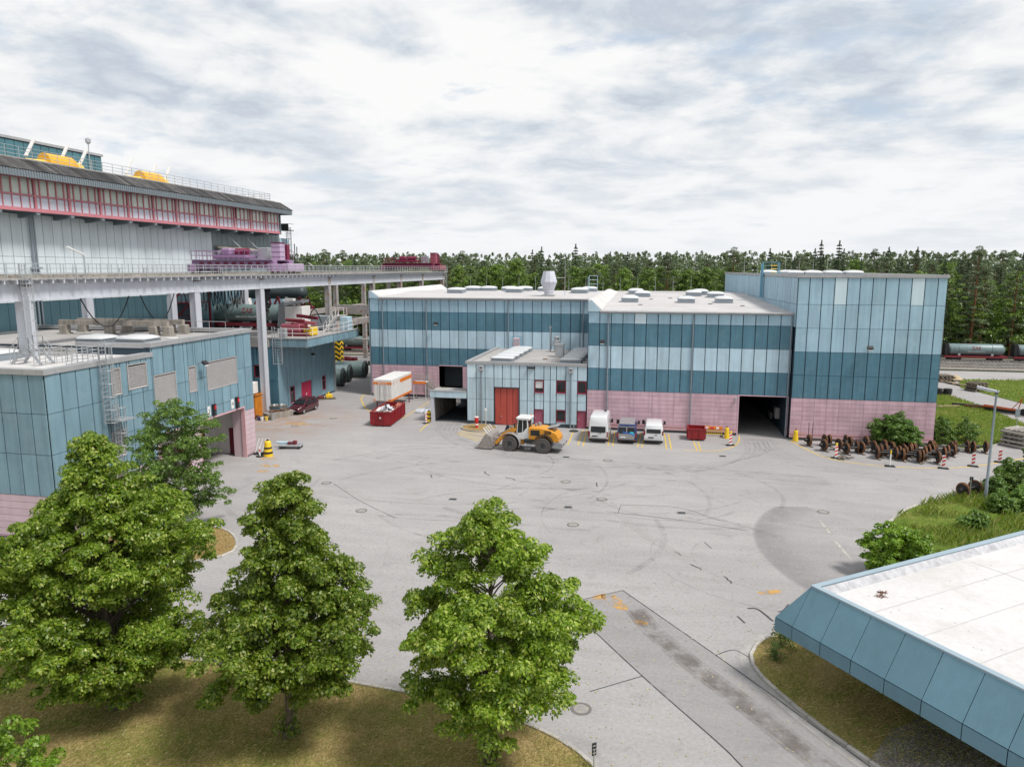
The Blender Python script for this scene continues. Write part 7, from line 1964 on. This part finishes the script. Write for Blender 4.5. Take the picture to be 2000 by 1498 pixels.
lw = copy_tree(ws0); lw.location = (23.9, 60.3, .07); lw.rotation_euler = (0, 0, R(38)); lw['label'] = 'single dark wheelset on the verge beside the lamp post'; del lw['group']
for x, y, l in ((14.9, 75.6, 'thin fence post left of the wheelsets, nearer the gate'), (15.3, 75.7, 'thin fence post left of the wheelsets, second from the gate')):
    t = thing('fence_post', l, 'post', (x, y, 0)); obj('post', MB().cyl((0, 0, .05), (0, 0, 2.2), .03, n=6), 'dark_steel', t); obj('foot', MB().bevbox(-.3, .3, -.15, .15, 0, .08, .02), 'concrete', t)
t = thing('broken_pallet', 'heap of broken boards at the foot of the left beacon', 'boards', (17.0, 70.4, 0))
for k in range(9): obj('board', MB().bevbox(-.7, .7, -.07, .07, 0, .05, .01), 'old_wood', t, (rr.uniform(-.5, .5), rr.uniform(-.5, .4), .04 * k * .5), rr.uniform(0, 3))

# ================================================================== RIGHT SIDE THINGS
lpst = thing('street_lamp', 'tall grey street lamp with flat head on the green verge', 'street lamp', (24.8, 59.6, 0))
obj('pole', MB().lathe([(.13, 0), (.13, 1.2), (.10, 1.25), (.07, 8.3)], n=12), 'downpipe', lpst, smooth=True)
b = MB(); b.beam((.15, 0, 8.35), (-1.15, .55, 8.62), .36, .14)
obj('lamp_head', b, 'light_steel', lpst); b = MB(); b.beam((-.3, .16, 8.34), (-1.1, .52, 8.50), .28, .05); obj('lens', b, 'plate_white', lpst)
obj('collar', MB().cyl((0, 0, 8.2), (0, 0, 8.45), .1, n=10), 'dark_steel', lpst)
t = thing('verge_sign', 'thin marker sign standing beside the single wheelset', 'sign', (23.6, 59.35, 0.07))
obj('post', MB().cyl((0, 0, 0), (0, 0, 1.6), .03, n=6), 'galvanised', t); obj('plate', MB().bevbox(-.12, .14, -.02, .02, 1.42, 1.72, .01), 'dark_steel', t)
t = thing('small_sign', 'small dark sign post at the bottom kerb', 'sign', (-1.82, 23.2, .07), R(35))
obj('post', MB().cyl((0, 0, 0), (0, 0, .75), .022, n=6), 'galvanised', t)
pl = obj('plate', MB().bevbox(-.09, .09, -.015, .015, .5, 1.0, .01), 'dark_steel', t)
for z in (.58, .72, .86): obj('plate_mark', MB().box(-.06, .06, -.018, -.015, z, z + .05), 'concrete', pl)
def sleeper_stack(label, x, y, rz, nl, nper, L, m_, w=.26, h=.2, gap=.28):
    t = thing('timber_stack', label, 'timber stack', (x, y, .07), rz)
    for i in range(nl):
        for j in range(nper):
            o = (j - (nper - 1) / 2) * gap
            if i % 2: loc, r_ = (rr.uniform(-.06, .06), o, i * h), 0
            else: loc, r_ = (o * 1.5, rr.uniform(-.08, .08), i * h), math.pi / 2
            key = ('slp', L, w, h, m_)
            if key not in PANELS: PANELS[key] = MB().bevbox(-L / 2, L / 2, -w / 2, w / 2, 0, h - .012, .02).mesh('timber', m_)
            link('timber', PANELS[key], t, loc, r_ + rr.uniform(-.05, .05))
sleeper_stack('big criss-cross stack of grey concrete sleepers at the right edge', 35.5, 79.2, R(40), 8, 5, 2.4, 'grey_plank', .26, .21, .45)
sleeper_stack('small dark stack of sleepers on the far grass edge', 44.9, 114.4, R(30), 5, 4, 1.9, 'old_wood', .3, .24, .45)
sleeper_stack('dark timber pile at the bend of the side road', 43.6, 123.3, R(10), 4, 5, 2.0, 'old_wood', .3, .25, .4)
for k in range(7):
    t = obj('loose_timber', MB().bevbox(-1.3, 1.3, -.13, .13, 0, .2, .02), 'old_wood' if k % 3 else 'fresh_wood', None, (43.4 + .35 * k, 121.6 - .9 * k, .08), R(-50 + rr.uniform(-20, 20)))
    tag(t, 'loose timber lying along the side road kerb', 'timber', 'loose timbers along the side road')
t = thing('sand_heap', 'small orange sand heap on the far side road bend', 'heap', (45.8, 124.6, .05))
obj('heap', MB().lathe([(1.2, 0), (.9, .35), (.4, .7), (.05, .85)], n=14), 'fresh_wood', t)
obj('board', MB().beam((-1.2, -.9, .1), (.8, -1.2, .16), .25, .06), 'old_wood', t)
for k in range(3):
    for j in range(2):
        t = obj('tyre', MB().lathe([(.30, -.02), (.5, -.14), (.58, -.08), (.58, .08), (.5, .14), (.30, .02)], (0, 0, 0), 'z', 22), 'black_rubber', None, (38.3 + j * 1.22 + rr.uniform(-.05, .1), 109.9 + rr.uniform(-.1, .1), .16 + .29 * k), 0, True)
        tag(t, 'black tyre in the low stack at the tall hall corner', 'tyre', 'tyres stacked behind the tall hall')
def beam_thing(name, label, cat, p0, p1, w, h, m_):
    p0, p1 = Vector(p0), Vector(p1)
    t = thing(name, label, cat, (p0 + p1) / 2)
    mb = MB(); mb.beam(p0 - t.location, p1 - t.location, w, h); o_ = obj('beam', mb, m_, t)
    mb = MB()
    for f in (.2, .8):
        q_ = p0.lerp(p1, f) - t.location; mb.bevbox(q_.x - .12, q_.x + .12, q_.y - .3, q_.y + .3, -.1 - h / 2 + (0), -h / 2, .02)
    obj('bearer', mb, 'old_wood', t)
beam_thing('steel_beam', 'long dark steel beam lying in the grass beyond the tall hall', 'beam', (37.0, 101.0, .3), (41.6, 99.6, .3), .25, .22, 'dark_steel')
beam_thing('steel_beam', 'rusty steel beam crossing the dark beam in the grass', 'beam', (38.0, 99.7, .35), (41.6, 98.2, .35), .25, .25, 'wheel_rust')
beam_thing('timber_beam', 'pale timber lying left of the steel beams', 'beam', (34.6, 99.2, .2), (37.6, 100.2, .2), .2, .15, 'fresh_wood')
t = thing('orange_drawbar', 'orange trailer drawbar frame on the grass by the side road', 'frame', (41.6, 96.9, .1), R(-35))
obj('bar', MB().beam((-2.6, 0, .5), (2.4, -.5, .5), .14, .16).beam((-2.6, .9, .5), (2.4, -.2, .5), .14, .16), 'orange_frame', t)
obj('mast', MB().beam((1.2, -.2, .5), (1.5, -.2, 2.0), .1, .1).beam((.5, -.1, .5), (1.5, -.2, 1.9), .08, .08), 'orange_frame', t)
obj('wheel', MB().lathe([(.2, -.12), (.42, -.11), (.42, .11), (.2, .12)], (1.9, -.7, .42), 'y', 16), 'black_rubber', t)
obj('skid', MB().bevbox(-2.4, 1.6, -.1, .5, 0, .42, .05), 'dark_steel', t)
t = thing('road_sign', 'grey sign plate seen from behind near the sleeper stack', 'sign', (38.2, 86.4, .05), R(20))
obj('post', MB().cyl((0, 0, 0), (0, 0, 2.4), .04, n=6), 'galvanised', t); obj('plate', MB().bevbox(-.3, .3, -.03, .0, 1.5, 2.4, .01), 'fascia_metal', t)
# ================================================================== TREES AND PLANTS
leaf_mat('litter', (0.42, 0.34, 0.16), (0.52, 0.45, 0.26), (0.30, 0.22, 0.09), 0.1)
def quads_mesh(name, c, n, u, size, m, aspect=.62, fold=.18):
    """one folded leaf-shaped quad per point: c centres, n normals, u direction of the tip"""
    c, n, u = (np.asarray(a, float) for a in (c, n, u))
    size = np.asarray(size, float)[:, None]
    n /= np.linalg.norm(n, axis=1, keepdims=True) + 1e-9
    u = u - n * (u * n).sum(1, keepdims=True)
    u /= np.linalg.norm(u, axis=1, keepdims=True) + 1e-9
    w = np.cross(n, u)
    N = len(c)
    V = np.empty((N, 4, 3))
    V[:, 0] = c - u * size * .5
    V[:, 1] = c + w * size * aspect * .5 - n * size * fold
    V[:, 2] = c + u * size * .5 - n * size * fold * .6
    V[:, 3] = c - w * size * aspect * .5 - n * size * fold
    me = bpy.data.meshes.new(name)
    me.vertices.add(N * 4); me.loops.add(N * 4); me.polygons.add(N)
    me.vertices.foreach_set('co', V.reshape(-1))
    me.loops.foreach_set('vertex_index', np.arange(N * 4, dtype=np.int32))
    me.polygons.foreach_set('loop_start', np.arange(0, N * 4, 4, dtype=np.int32))
    me.polygons.foreach_set('loop_total', np.full(N, 4, dtype=np.int32))
    me.materials.append(MATS[m])
    me.update()
    return me
def clusters_to_leaves(rs, cl, per, size, up=.55, jit=.6, droop=.5):
    """cl: rows of (x, y, z, rx, rz); leaves on and inside flattened blobs"""
    cl = np.asarray(cl, float)
    k = np.repeat(np.arange(len(cl)), per)
    d = rs.normal(size=(len(k), 3)); d /= np.linalg.norm(d, axis=1, keepdims=True)
    d[:, 2] = np.where(d[:, 2] < -.35, -d[:, 2], d[:, 2])
    rad = rs.uniform(.45, 1.0, size=(len(k), 1)) ** .6
    c = cl[k, :3] + d * rad * np.stack([cl[k, 3], cl[k, 3], cl[k, 4]], 1)
    n = d + np.array([0, 0, up]) + rs.normal(size=d.shape) * jit
    u = d * np.array([1, 1, .2]) + np.array([0, 0, -droop]) + rs.normal(size=d.shape) * .5
    return c, n, u, rs.uniform(.75, 1.25, len(k)) * size
def limb_path(a, b, sag, rs):
    m_ = (a + b) / 2 + Vector((rs.uniform(-.2, .2), rs.uniform(-.2, .2), sag))
    return [a, (a + m_) / 2 + Vector((0, 0, sag * .25)), m_, (m_ + b) / 2 + Vector((0, 0, sag * .25)), b]
def leafy_tree(name, label, loc, H, base, prof, leafm, seed, trunk_r, n_limb, per, leaf, blob=(.42, .75), bark='bark', lean=(0, 0), inner=.38, cat='tree', group=None, squash=.72, stem_to=.92):
    """tapered trunk, limbs by golden angle, leaf blobs strung along each limb; prof(t) = crown radius at crown height fraction t"""
    rs = np.random.RandomState(seed)
    t = thing(name, label, cat, loc, 0, group)
    tb_ = MB()
    pts = [Vector((lean[0] * f + .08 * math.sin(4 * f + seed), lean[1] * f + .08 * math.cos(3 * f + seed), H * stem_to * f)) for f in [i / 8 for i in range(9)]]
    for i, (a, b) in enumerate(zip(pts, pts[1:])):
        r0, r1 = trunk_r * (1 - i / 8 * .93), trunk_r * (1 - (i + 1) / 8 * .93)
        tb_.cyl(a, b, r0, r1, n=10, caps=False)
    tb_.cyl((0, 0, -.05), (0, 0, .3), trunk_r * 1.45, trunk_r * 1.0, n=10, caps=False)
    obj('trunk', tb_, bark, t, smooth=True)
    lb_, cl = MB(), []
    az = rs.uniform(0, 6.28)
    for i in range(n_limb):
        f = (i + .5) / n_limb
        az += 2.39996 + rs.uniform(-.35, .35)
        z = base + (H - base) * f
        lobe = noise.noise(Vector((math.cos(az) * 1.25, math.sin(az) * 1.25, z * .55 + seed * 7.3)))
        r_ = prof(f) * rs.uniform(.74, 1.08) * (1 + .55 * lobe)
        if lobe < -.25 and rs.rand() < .7: continue
        sp = Vector((lean[0] * z / H, lean[1] * z / H, max(base * .75, z - r_ * .42)))
        tip = Vector((sp.x + math.cos(az) * r_, sp.y + math.sin(az) * r_, z + rs.uniform(-.15, .2)))
        path = limb_path(sp, tip, .12 * r_, rs)
        for j, (a, b) in enumerate(zip(path, path[1:])):
            lb_.cyl(a, b, max(.014, trunk_r * .34 * (1 - f * .6) * (1 - j * .22)), max(.01, trunk_r * .34 * (1 - f * .6) * (1 - (j + 1) * .22)), n=5, caps=False)
        nb = max(1, int(r_ * 2.4))
        for j in range(nb):
            g_ = inner + (1 - inner) * (j + .9) / nb
            k_ = min(3, int(g_ * 4 * .999)); p = path[k_].lerp(path[k_ + 1], g_ * 4 - k_)
            br = rs.uniform(*blob) * (1.12 - .35 * g_)
            side = Vector((-math.sin(az), math.cos(az), 0)) * rs.uniform(-.55, .55) * r_ * .42
            cl.append((p.x + side.x, p.y + side.y, p.z + rs.uniform(-.12, .34), br, br * squash))
            if rs.rand() < .45: cl.append((p.x - side.x * 1.2, p.y - side.y * 1.2, p.z - rs.uniform(.15, .5), br * .8, br * squash * .8))
    for j in range(3): cl.append((lean[0] + rs.uniform(-.2, .2), lean[1] + rs.uniform(-.2, .2), H - .15 - .32 * j, .24 + .1 * j, .34))
    obj('limbs', lb_, bark, t)
    c, n, u, s_ = clusters_to_leaves(rs, cl, per, leaf)
    link('crown', quads_mesh('crown', c, n, u, s_, leafm), t)
    return t
def bump_prof(pts):
    xs, ys = zip(*pts)
    return lambda f: float(np.interp(f, xs, ys))
LP = [(0, 2.0), (.10, 3.0), (.30, 3.3), (.5, 2.8), (.68, 2.1), (.84, 1.4), (1, .35)]
leafy_tree('linden_tree', 'right of three linden trees, standing clear against the asphalt', (-5.49, 22.81, .05), 9.4, 2.2, bump_prof(LP), 'linden_leaf', 4, .17, 112, 175, .135, blob=(.36, .66))
LP2 = [(0, 2.2), (.12, 3.4), (.3, 3.3), (.45, 2.6), (.58, 1.75), (.72, 1.35), (.86, 1.05), (1, .35)]
leafy_tree('linden_tree', 'middle of three linden trees with yellowish top and bare trunk', (-13.29, 22.67, .05), 10.1, 2.4, bump_prof(LP2), 'linden_leaf', 8, .17, 112, 175, .135, blob=(.36, .66), lean=(.45, 0))
LP3 = [(0, 1.6), (.10, 2.9), (.28, 4.0), (.45, 4.1), (.60, 3.2), (.72, 2.0), (.85, 1.2), (1, .3)]
leafy_tree('linden_tree', 'largest linden tree at the left edge hiding the teal building base', (-21.0, 22.9, .05), 11.0, 1.3, bump_prof(LP3), 'linden_leaf', 15, .22, 155, 175, .135, blob=(.36, .68), lean=(.1, 0))
leafy_tree('ash_tree', 'loose feathery ash tree in front of the teal building gates', (-31.4, 41.3, .07), 8.6, 1.3, bump_prof([(0, 1.8), (.15, 3.0), (.35, 3.3), (.55, 2.9), (.75, 2.3), (.9, 1.5), (1, .5)]), 'ash_leaf', 23, .13, 90, 62, .15, blob=(.34, .56), inner=.25)
leafy_tree('maple_tree', 'small bright green maple behind the white flat roof', (13.4, 42.6, .07), 2.9, .4, bump_prof([(0, 1.5), (.3, 1.9), (.6, 1.6), (.85, 1.0), (1, .4)]), 'maple_leaf', 31, .07, 46, 110, .17, blob=(.3, .5))
leafy_tree('hornbeam_shrub', 'bright shrub top in the bottom left corner', (-19.3, 16.6, .05), 3.3, .4, bump_prof([(0, 1.3), (.4, 1.7), (.75, 1.2), (1, .4)]), 'maple_leaf', 37, .05, 34, 110, .13, blob=(.25, .42), cat='shrub')
def bush(name, label, loc, w, h, seed, m='bush_leaf', n=42, per=110, leaf=.16, group=None):
    return leafy_tree(name, label, loc, h, .15, bump_prof([(0, w * .46), (.35, w * .5), (.65, w * .42), (.85, w * .28), (1, w * .1)]), m, seed, .05, n, per, leaf, blob=(.3, .5), inner=.45, cat='bush', group=group)
bush('dense_bush', 'large rounded green bush against the pink wall behind the wheelsets', (23.0, 76.0, 0), 4.5, 3.1, 41, n=84, per=100)
bush('young_bush', 'narrow young bush at the corner of the tall hall', (28.1, 78.4, .05), 1.9, 2.5, 42, n=34, per=70)
bush('young_bush', 'sparse young bush on the grass right of the tall hall corner', (30.7, 79.4, .05), 2.4, 2.3, 43, n=26, per=48)
VB = [(27.6, 62.2, 3.0, 2.6), (30.0, 64.8, 3.4, 3.0), (32.2, 67.0, 3.2, 2.7), (29.4, 60.0, 3.0, 2.2), (32.6, 62.6, 4.0, 3.0), (24.6, 56.6, 1.9, 1.3), (26.3, 57.6, 2.0, 1.4), (25.8, 60.6, 1.6, 1.7), (21.4, 52.4, 1.6, .9), (28.4, 55.4, 2.2, 1.2), (35, 65, 4, 3), (36, 70, 4, 3), (31.2, 57.4, 2.6, 1.6)]
VL = ['tall verge shrub just right of the lamp post', 'tall verge shrub in the middle of the thicket', 'verge shrub nearest the road in the thicket', 'lower shrub in front of the thicket', 'big shrub at the right frame edge of the thicket', 'dark round shrub below the lamp post foot', 'small dark shrub right of the lamp post foot', 'thin shrub hiding the single wheelset', 'small dark shrub in the weeds', 'low shrub above the white roof edge', 'outer shrub of the thicket at the frame edge', 'farthest shrub of the thicket beside the road', 'low shrub at the right frame edge above the roof']
for k, ((x, y, w, h), l) in enumerate(zip(VB, VL)):
    bush('verge_shrub', l, (x, y, .06), w * .85, h * .85, 50 + k, m=('ash_leaf', 'bush_leaf', 'ash_leaf')[k % 3], n=int(18 + w * 9), per=70, leaf=.17, group='shrubs on the verge')
bush('corner_shrub', 'small shrub at the corner of the sloping teal fascia', (5.95, 33.3, .07), 1.15, 1.0, 71, m='bush_leaf', n=20, per=55, leaf=.09)
bush('corner_shrub', 'tiny shrub beside the dry grass at the fascia corner', (5.55, 32.1, .07), .6, .5, 72, m='bush_leaf', n=10, per=40, leaf=.07)
for k, (x, y) in enumerate(((-13.3, 22.62), (-5.5, 22.75))):
    bush('sucker_shoots', ('leafy shoots at the foot of the middle linden', 'leafy shoots at the foot of the right linden')[k], (x, y, .05), .75, .75 + .25 * k, 80 + k, m='linden_leaf', n=9, per=40, leaf=.13)

# ---------------------------------------------------------------- forest edge
def forest_proto(kind, seed):
    rs = np.random.RandomState(seed)
    tr_, cl = MB(), []
    if kind == 'pine':
        H = 20.5 + rs.uniform(-1.2, 1.2)
        tr_.cyl((0, 0, 0), (.2, .1, H * .55), .24, .17, n=7, caps=False); tr_.cyl((.2, .1, H * .55), (.1, 0, H * .96), .17, .05, n=6, caps=False)
        for i in range(38):
            f = .10 + .88 * (i + .5) / 38
            a = i * 2.4 + rs.uniform(-.4, .4); r_ = (2.8 - 2.0 * max(0, f - .60) ** 1.0 * 2.0) * rs.uniform(.5, 1.1) * (1 if f > .45 else .75)
            p = Vector((math.cos(a) * r_, math.sin(a) * r_, H * f + rs.uniform(-.2, .5)))
            tr_.cyl((.15, .05, H * f - .5), p, .05, .02, n=4, caps=False)
            b = rs.uniform(.7, 1.15)
            cl += [(p.x, p.y, p.z, b, b * .45), (p.x * .55, p.y * .55, p.z + .1, b * .8, b * .4)]
        cl += [(.1, 0, H - .2, .7, .5), (.1, 0, H - .9, 1.2, .55), (.1, 0, H - 1.8, 1.5, .6)]
        c, n, u, s_ = clusters_to_leaves(rs, cl, 85, .34, up=.7, jit=.8, droop=-.3)
        asp, bark = .34, 'pine_bark'
    elif kind == 'spruce':
        H = 21.5 + rs.uniform(-1.5, 1.5)
        tr_.cyl((0, 0, 0), (0, 0, H), .26, .03, n=7, caps=False)
        nl = 30
        for i in range(nl):
            f = .14 + .85 * i / nl
            for j in range(6 if f < .7 else 4):
                a = j * 6.283 / (6 if f < .7 else 4) + i * .7 + rs.uniform(-.2, .2)
                r_ = (3.0 * (1 - f) ** .85 + .12) * rs.uniform(.75, 1.12)
                for g_ in (.35, .68, 1.0):
                    cl.append((math.cos(a) * r_ * g_, math.sin(a) * r_ * g_, H * f - r_ * g_ * .28, .16 + .30 * (1 - f), .13 + .12 * (1 - f)))
        cl += [(0, 0, H - .2 * k, .12 + .03 * k, .2) for k in range(5)]
        c, n, u, s_ = clusters_to_leaves(rs, cl, 14, .36, up=.7, jit=.5, droop=.8)
        asp, bark = .36, 'dark_bark'
    else:
        H = 18.8 + rs.uniform(-1.5, 1.5)
        tr_.cyl((0, 0, 0), (.1, 0, H * .45), .26, .2, n=7, caps=False)
        for i in range(46):
            f = (i + .5) / 46
            a = i * 2.4; z = H * (.22 + .78 * f)
            r_ = 3.5 * math.sin(math.pi * min(1, .18 + .80 * f)) ** .7 * rs.uniform(.6, 1.1)
            p = Vector((math.cos(a) * r_, math.sin(a) * r_, z))
            tr_.cyl((.05, 0, max(H * .2, z - 2.0)), p, .06, .02, n=4, caps=False)
            b = rs.uniform(.75, 1.2)
            cl += [(p.x, p.y, p.z, b, b * .7), (p.x * .5, p.y * .5, p.z - .3, b, b * .6)]
        c, n, u, s_ = clusters_to_leaves(rs, cl, 62, .36, up=.6, jit=.6)
        asp, bark = .66, 'dark_bark'
    lm = {'pine': 'pine_needle', 'spruce': 'spruce_needle', 'beech': 'beech_leaf'}[kind]
    return tr_.mesh('trunk', bark), quads_mesh('crown', c, n, u, s_, lm, asp)
PROTO = {k: [forest_proto(k, 100 + 10 * i + len(k)) for i in range(4 if k == 'pine' else 3)] for k in ('pine', 'spruce', 'beech')}
FL_ = {'pine': 'tall Scots pine in the forest', 'spruce': 'pointed dark spruce in the forest', 'beech': 'rounded broadleaf tree in the forest'}
fr_ = random.Random(77)
count = 0
for row in range(6):
    y0 = 160.5 + row * 7.0
    x = -118 - row * 3 + (row % 2) * 2.3
    while x < 98 + row * 5 and count < 298:
        X_, Y_ = x + fr_.uniform(-1.3, 1.3), y0 + fr_.uniform(-2.2, 2.2)
        x += fr_.uniform(3.9, 5.3)
        g_ = noise.noise(Vector((X_ * .035, Y_ * .03, 3.3)))
        r_ = fr_.random() + g_ * .55
        kind = 'beech' if r_ > .55 else ('spruce' if r_ < .16 else 'pine')
        if X_ > 36 and kind == 'beech' and fr_.random() < .75: kind = fr_.choice(('pine', 'spruce'))
        tm, cm = fr_.choice(PROTO[kind])
        s_ = fr_.uniform(.84, 1.04) * (1.07 if kind == 'spruce' else 1)
        ratio = X_ / Y_
        reg = 'left behind the crane runway' if ratio < -.418 else ('behind the striped wing' if ratio < -.0986 else ('behind the striped front bay' if ratio < .083 else ('behind the tall hall' if ratio < .346 else 'right of the tall hall beyond the wagons')))
        t = thing({'pine': 'pine_tree', 'spruce': 'spruce_tree', 'beech': 'broadleaf_tree'}[kind], FL_[kind] + ' ' + reg, 'tree', (X_, Y_, 0), fr_.uniform(0, 6.28), {'pine': 'pines ', 'spruce': 'spruces ', 'beech': 'broadleaf trees '}[kind] + reg)
        t.scale = (s_ * fr_.uniform(.9, 1.1), s_ * fr_.uniform(.9, 1.1), s_)
        link('trunk', tm, t); link('crown', cm, t)
        count += 1
# undergrowth at the foot of the trees and the mass of forest behind
rs = np.random.RandomState(5)
N = 5200
cl = [(rs.uniform(-130, 110), rs.uniform(157.0, 170), rs.uniform(.2, 1) ** 1.4 * 11.0, rs.uniform(.7, 1.4), rs.uniform(.5, 1.0)) for _ in range(2600)]
c, n, u, s_ = clusters_to_leaves(rs, cl, 26, .5)
tag(link('undergrowth', quads_mesh('undergrowth', c, n, u, s_, 'beech_leaf')), 'dark leafy undergrowth along the foot of the forest', 'undergrowth', kind='stuff')
cl = []
for _ in range(3000):
    x, y = rs.uniform(-190, 190), rs.uniform(203, 250)
    h = rs.uniform(17.5, 21.5)
    for k in range(3): cl.append((x + rs.uniform(-.6, .6), y + rs.uniform(-.6, .6), h - k * 1.9, .5 + .55 * k, .9))
c, n, u, s_ = clusters_to_leaves(rs, cl, 26, .62)
tag(link('forest', quads_mesh('forest', c, n, u, s_, 'pine_needle', .5)), 'deep forest reading as one dark green mass behind the edge', 'forest', kind='stuff')

# ---------------------------------------------------------------- grass and weeds
def inside(poly, x, y):
    r_ = np.zeros(len(x), bool)
    j = len(poly) - 1
    for i in range(len(poly)):
        xi, yi = poly[i]; xj, yj = poly[j]
        cond = ((yi > y) != (yj > y)) & (x < (xj - xi) * (y - yi) / ((yj - yi) + 1e-12) + xi)
        r_ ^= cond; j = i
    return r_
def blades(name, label, poly, box, N, hr, wr, m, z=.07, seed=1, patch=0.0, lean=.5):
    rs = np.random.RandomState(seed)
    x, y = rs.uniform(box[0], box[1], N), rs.uniform(box[2], box[3], N)
    ok = inside(poly, x, y)
    if patch:
        v = np.array([noise.noise(Vector((a * .35, b * .35, seed))) for a, b in zip(x, y)])
        ok &= v > patch
    x, y = x[ok], y[ok]; N = len(x)
    h = rs.uniform(*hr, N)
    az = rs.uniform(0, 6.28, N)
    c = np.stack([x, y, z + h * .45], 1)
    u = np.stack([np.cos(az) * lean, np.sin(az) * lean, np.ones(N)], 1)
    n = np.stack([np.sin(az), -np.cos(az), np.zeros(N) + .3], 1)
    me = quads_mesh(name, c, n, u, h, m, wr)
    return tag(link(name, me), label, 'grass', kind='stuff')
blades('lawn_grass', 'short dry grass under the linden trees', LAWN_TREES, (-30, 4, 14, 26.7), 120000, (.08, .20), .13, 'dry_blade', seed=2, lean=1.5)
blades('lawn_grass', 'short dry grass beside the sloping fascia', LAWN_BUILDING, (4, 13, 20, 38), 42000, (.07, .18), .13, 'dry_blade', seed=3, lean=1.4)
blades('lawn_grass', 'greener grass tufts beside the sloping fascia', LAWN_BUILDING, (4, 13, 20, 38), 26000, (.07, .20), .13, 'weed_leaf', seed=12, patch=.08, lean=1.0)
blades('lawn_grass', 'greener grass patches under the linden trees', LAWN_TREES, (-30, 4, 14, 26.7), 60000, (.07, .17), .13, 'weed_leaf', seed=13, patch=.15, lean=1.2)
blades('verge_weeds', 'tall green weeds on the verge above the white roof', VERGE, (13.5, 44, 38, 74), 46000, (.25, .75), .13, 'weed_leaf', seed=4, patch=-.12, lean=.6)
blades('verge_grass', 'short green grass on the verge', VERGE, (13.5, 40, 38, 72), 30000, (.1, .25), .2, 'weed_leaf', seed=6, lean=.9)
blades('meadow_grass', 'green meadow grass right of the tall hall', EAST_LAWN, (27, 41.5, 75, 112), 26000, (.12, .4), .16, 'weed_leaf', seed=5, lean=.7)
blades('meadow_grass', 'green meadow grass beyond the side road', FAR_LAWN, (43, 75, 85, 128), 26000, (.15, .45), .2, 'weed_leaf', seed=7, lean=.7)
blades('straw_grass', 'straw coloured dry grass on the kerbed island by the ash tree', WEST_ISLAND, (-38, -25, 34, 43), 16000, (.06, .16), .2, 'dry_blade', seed=8, lean=1.2)

# blossom and leaf litter blown over the asphalt
rs = np.random.RandomState(44)
N = 5200
x, y = rs.uniform(-30, 12, N), rs.uniform(22, 62, N) ** 1.0
keep = ~inside(LAWN_TREES, x, y) & ~inside(LAWN_BUILDING, x, y) & ~inside(WEST_ISLAND, x, y) & (rs.rand(N) < np.clip(1.5 - (y - 22) / 32, .12, 1))
x, y = x[keep], y[keep]; N = len(x)
c = np.stack([x, y, np.full(N, .024)], 1)
n = np.stack([rs.normal(0, .15, N), rs.normal(0, .15, N), np.ones(N)], 1)
u = np.stack([rs.normal(size=N), rs.normal(size=N), np.zeros(N)], 1)
tag(link('blossom_litter', quads_mesh('blossom_litter', c, n, u, rs.uniform(.04, .11, N), 'litter', .7, .05)), 'pale linden blossom litter scattered over the asphalt', 'litter', kind='stuff')
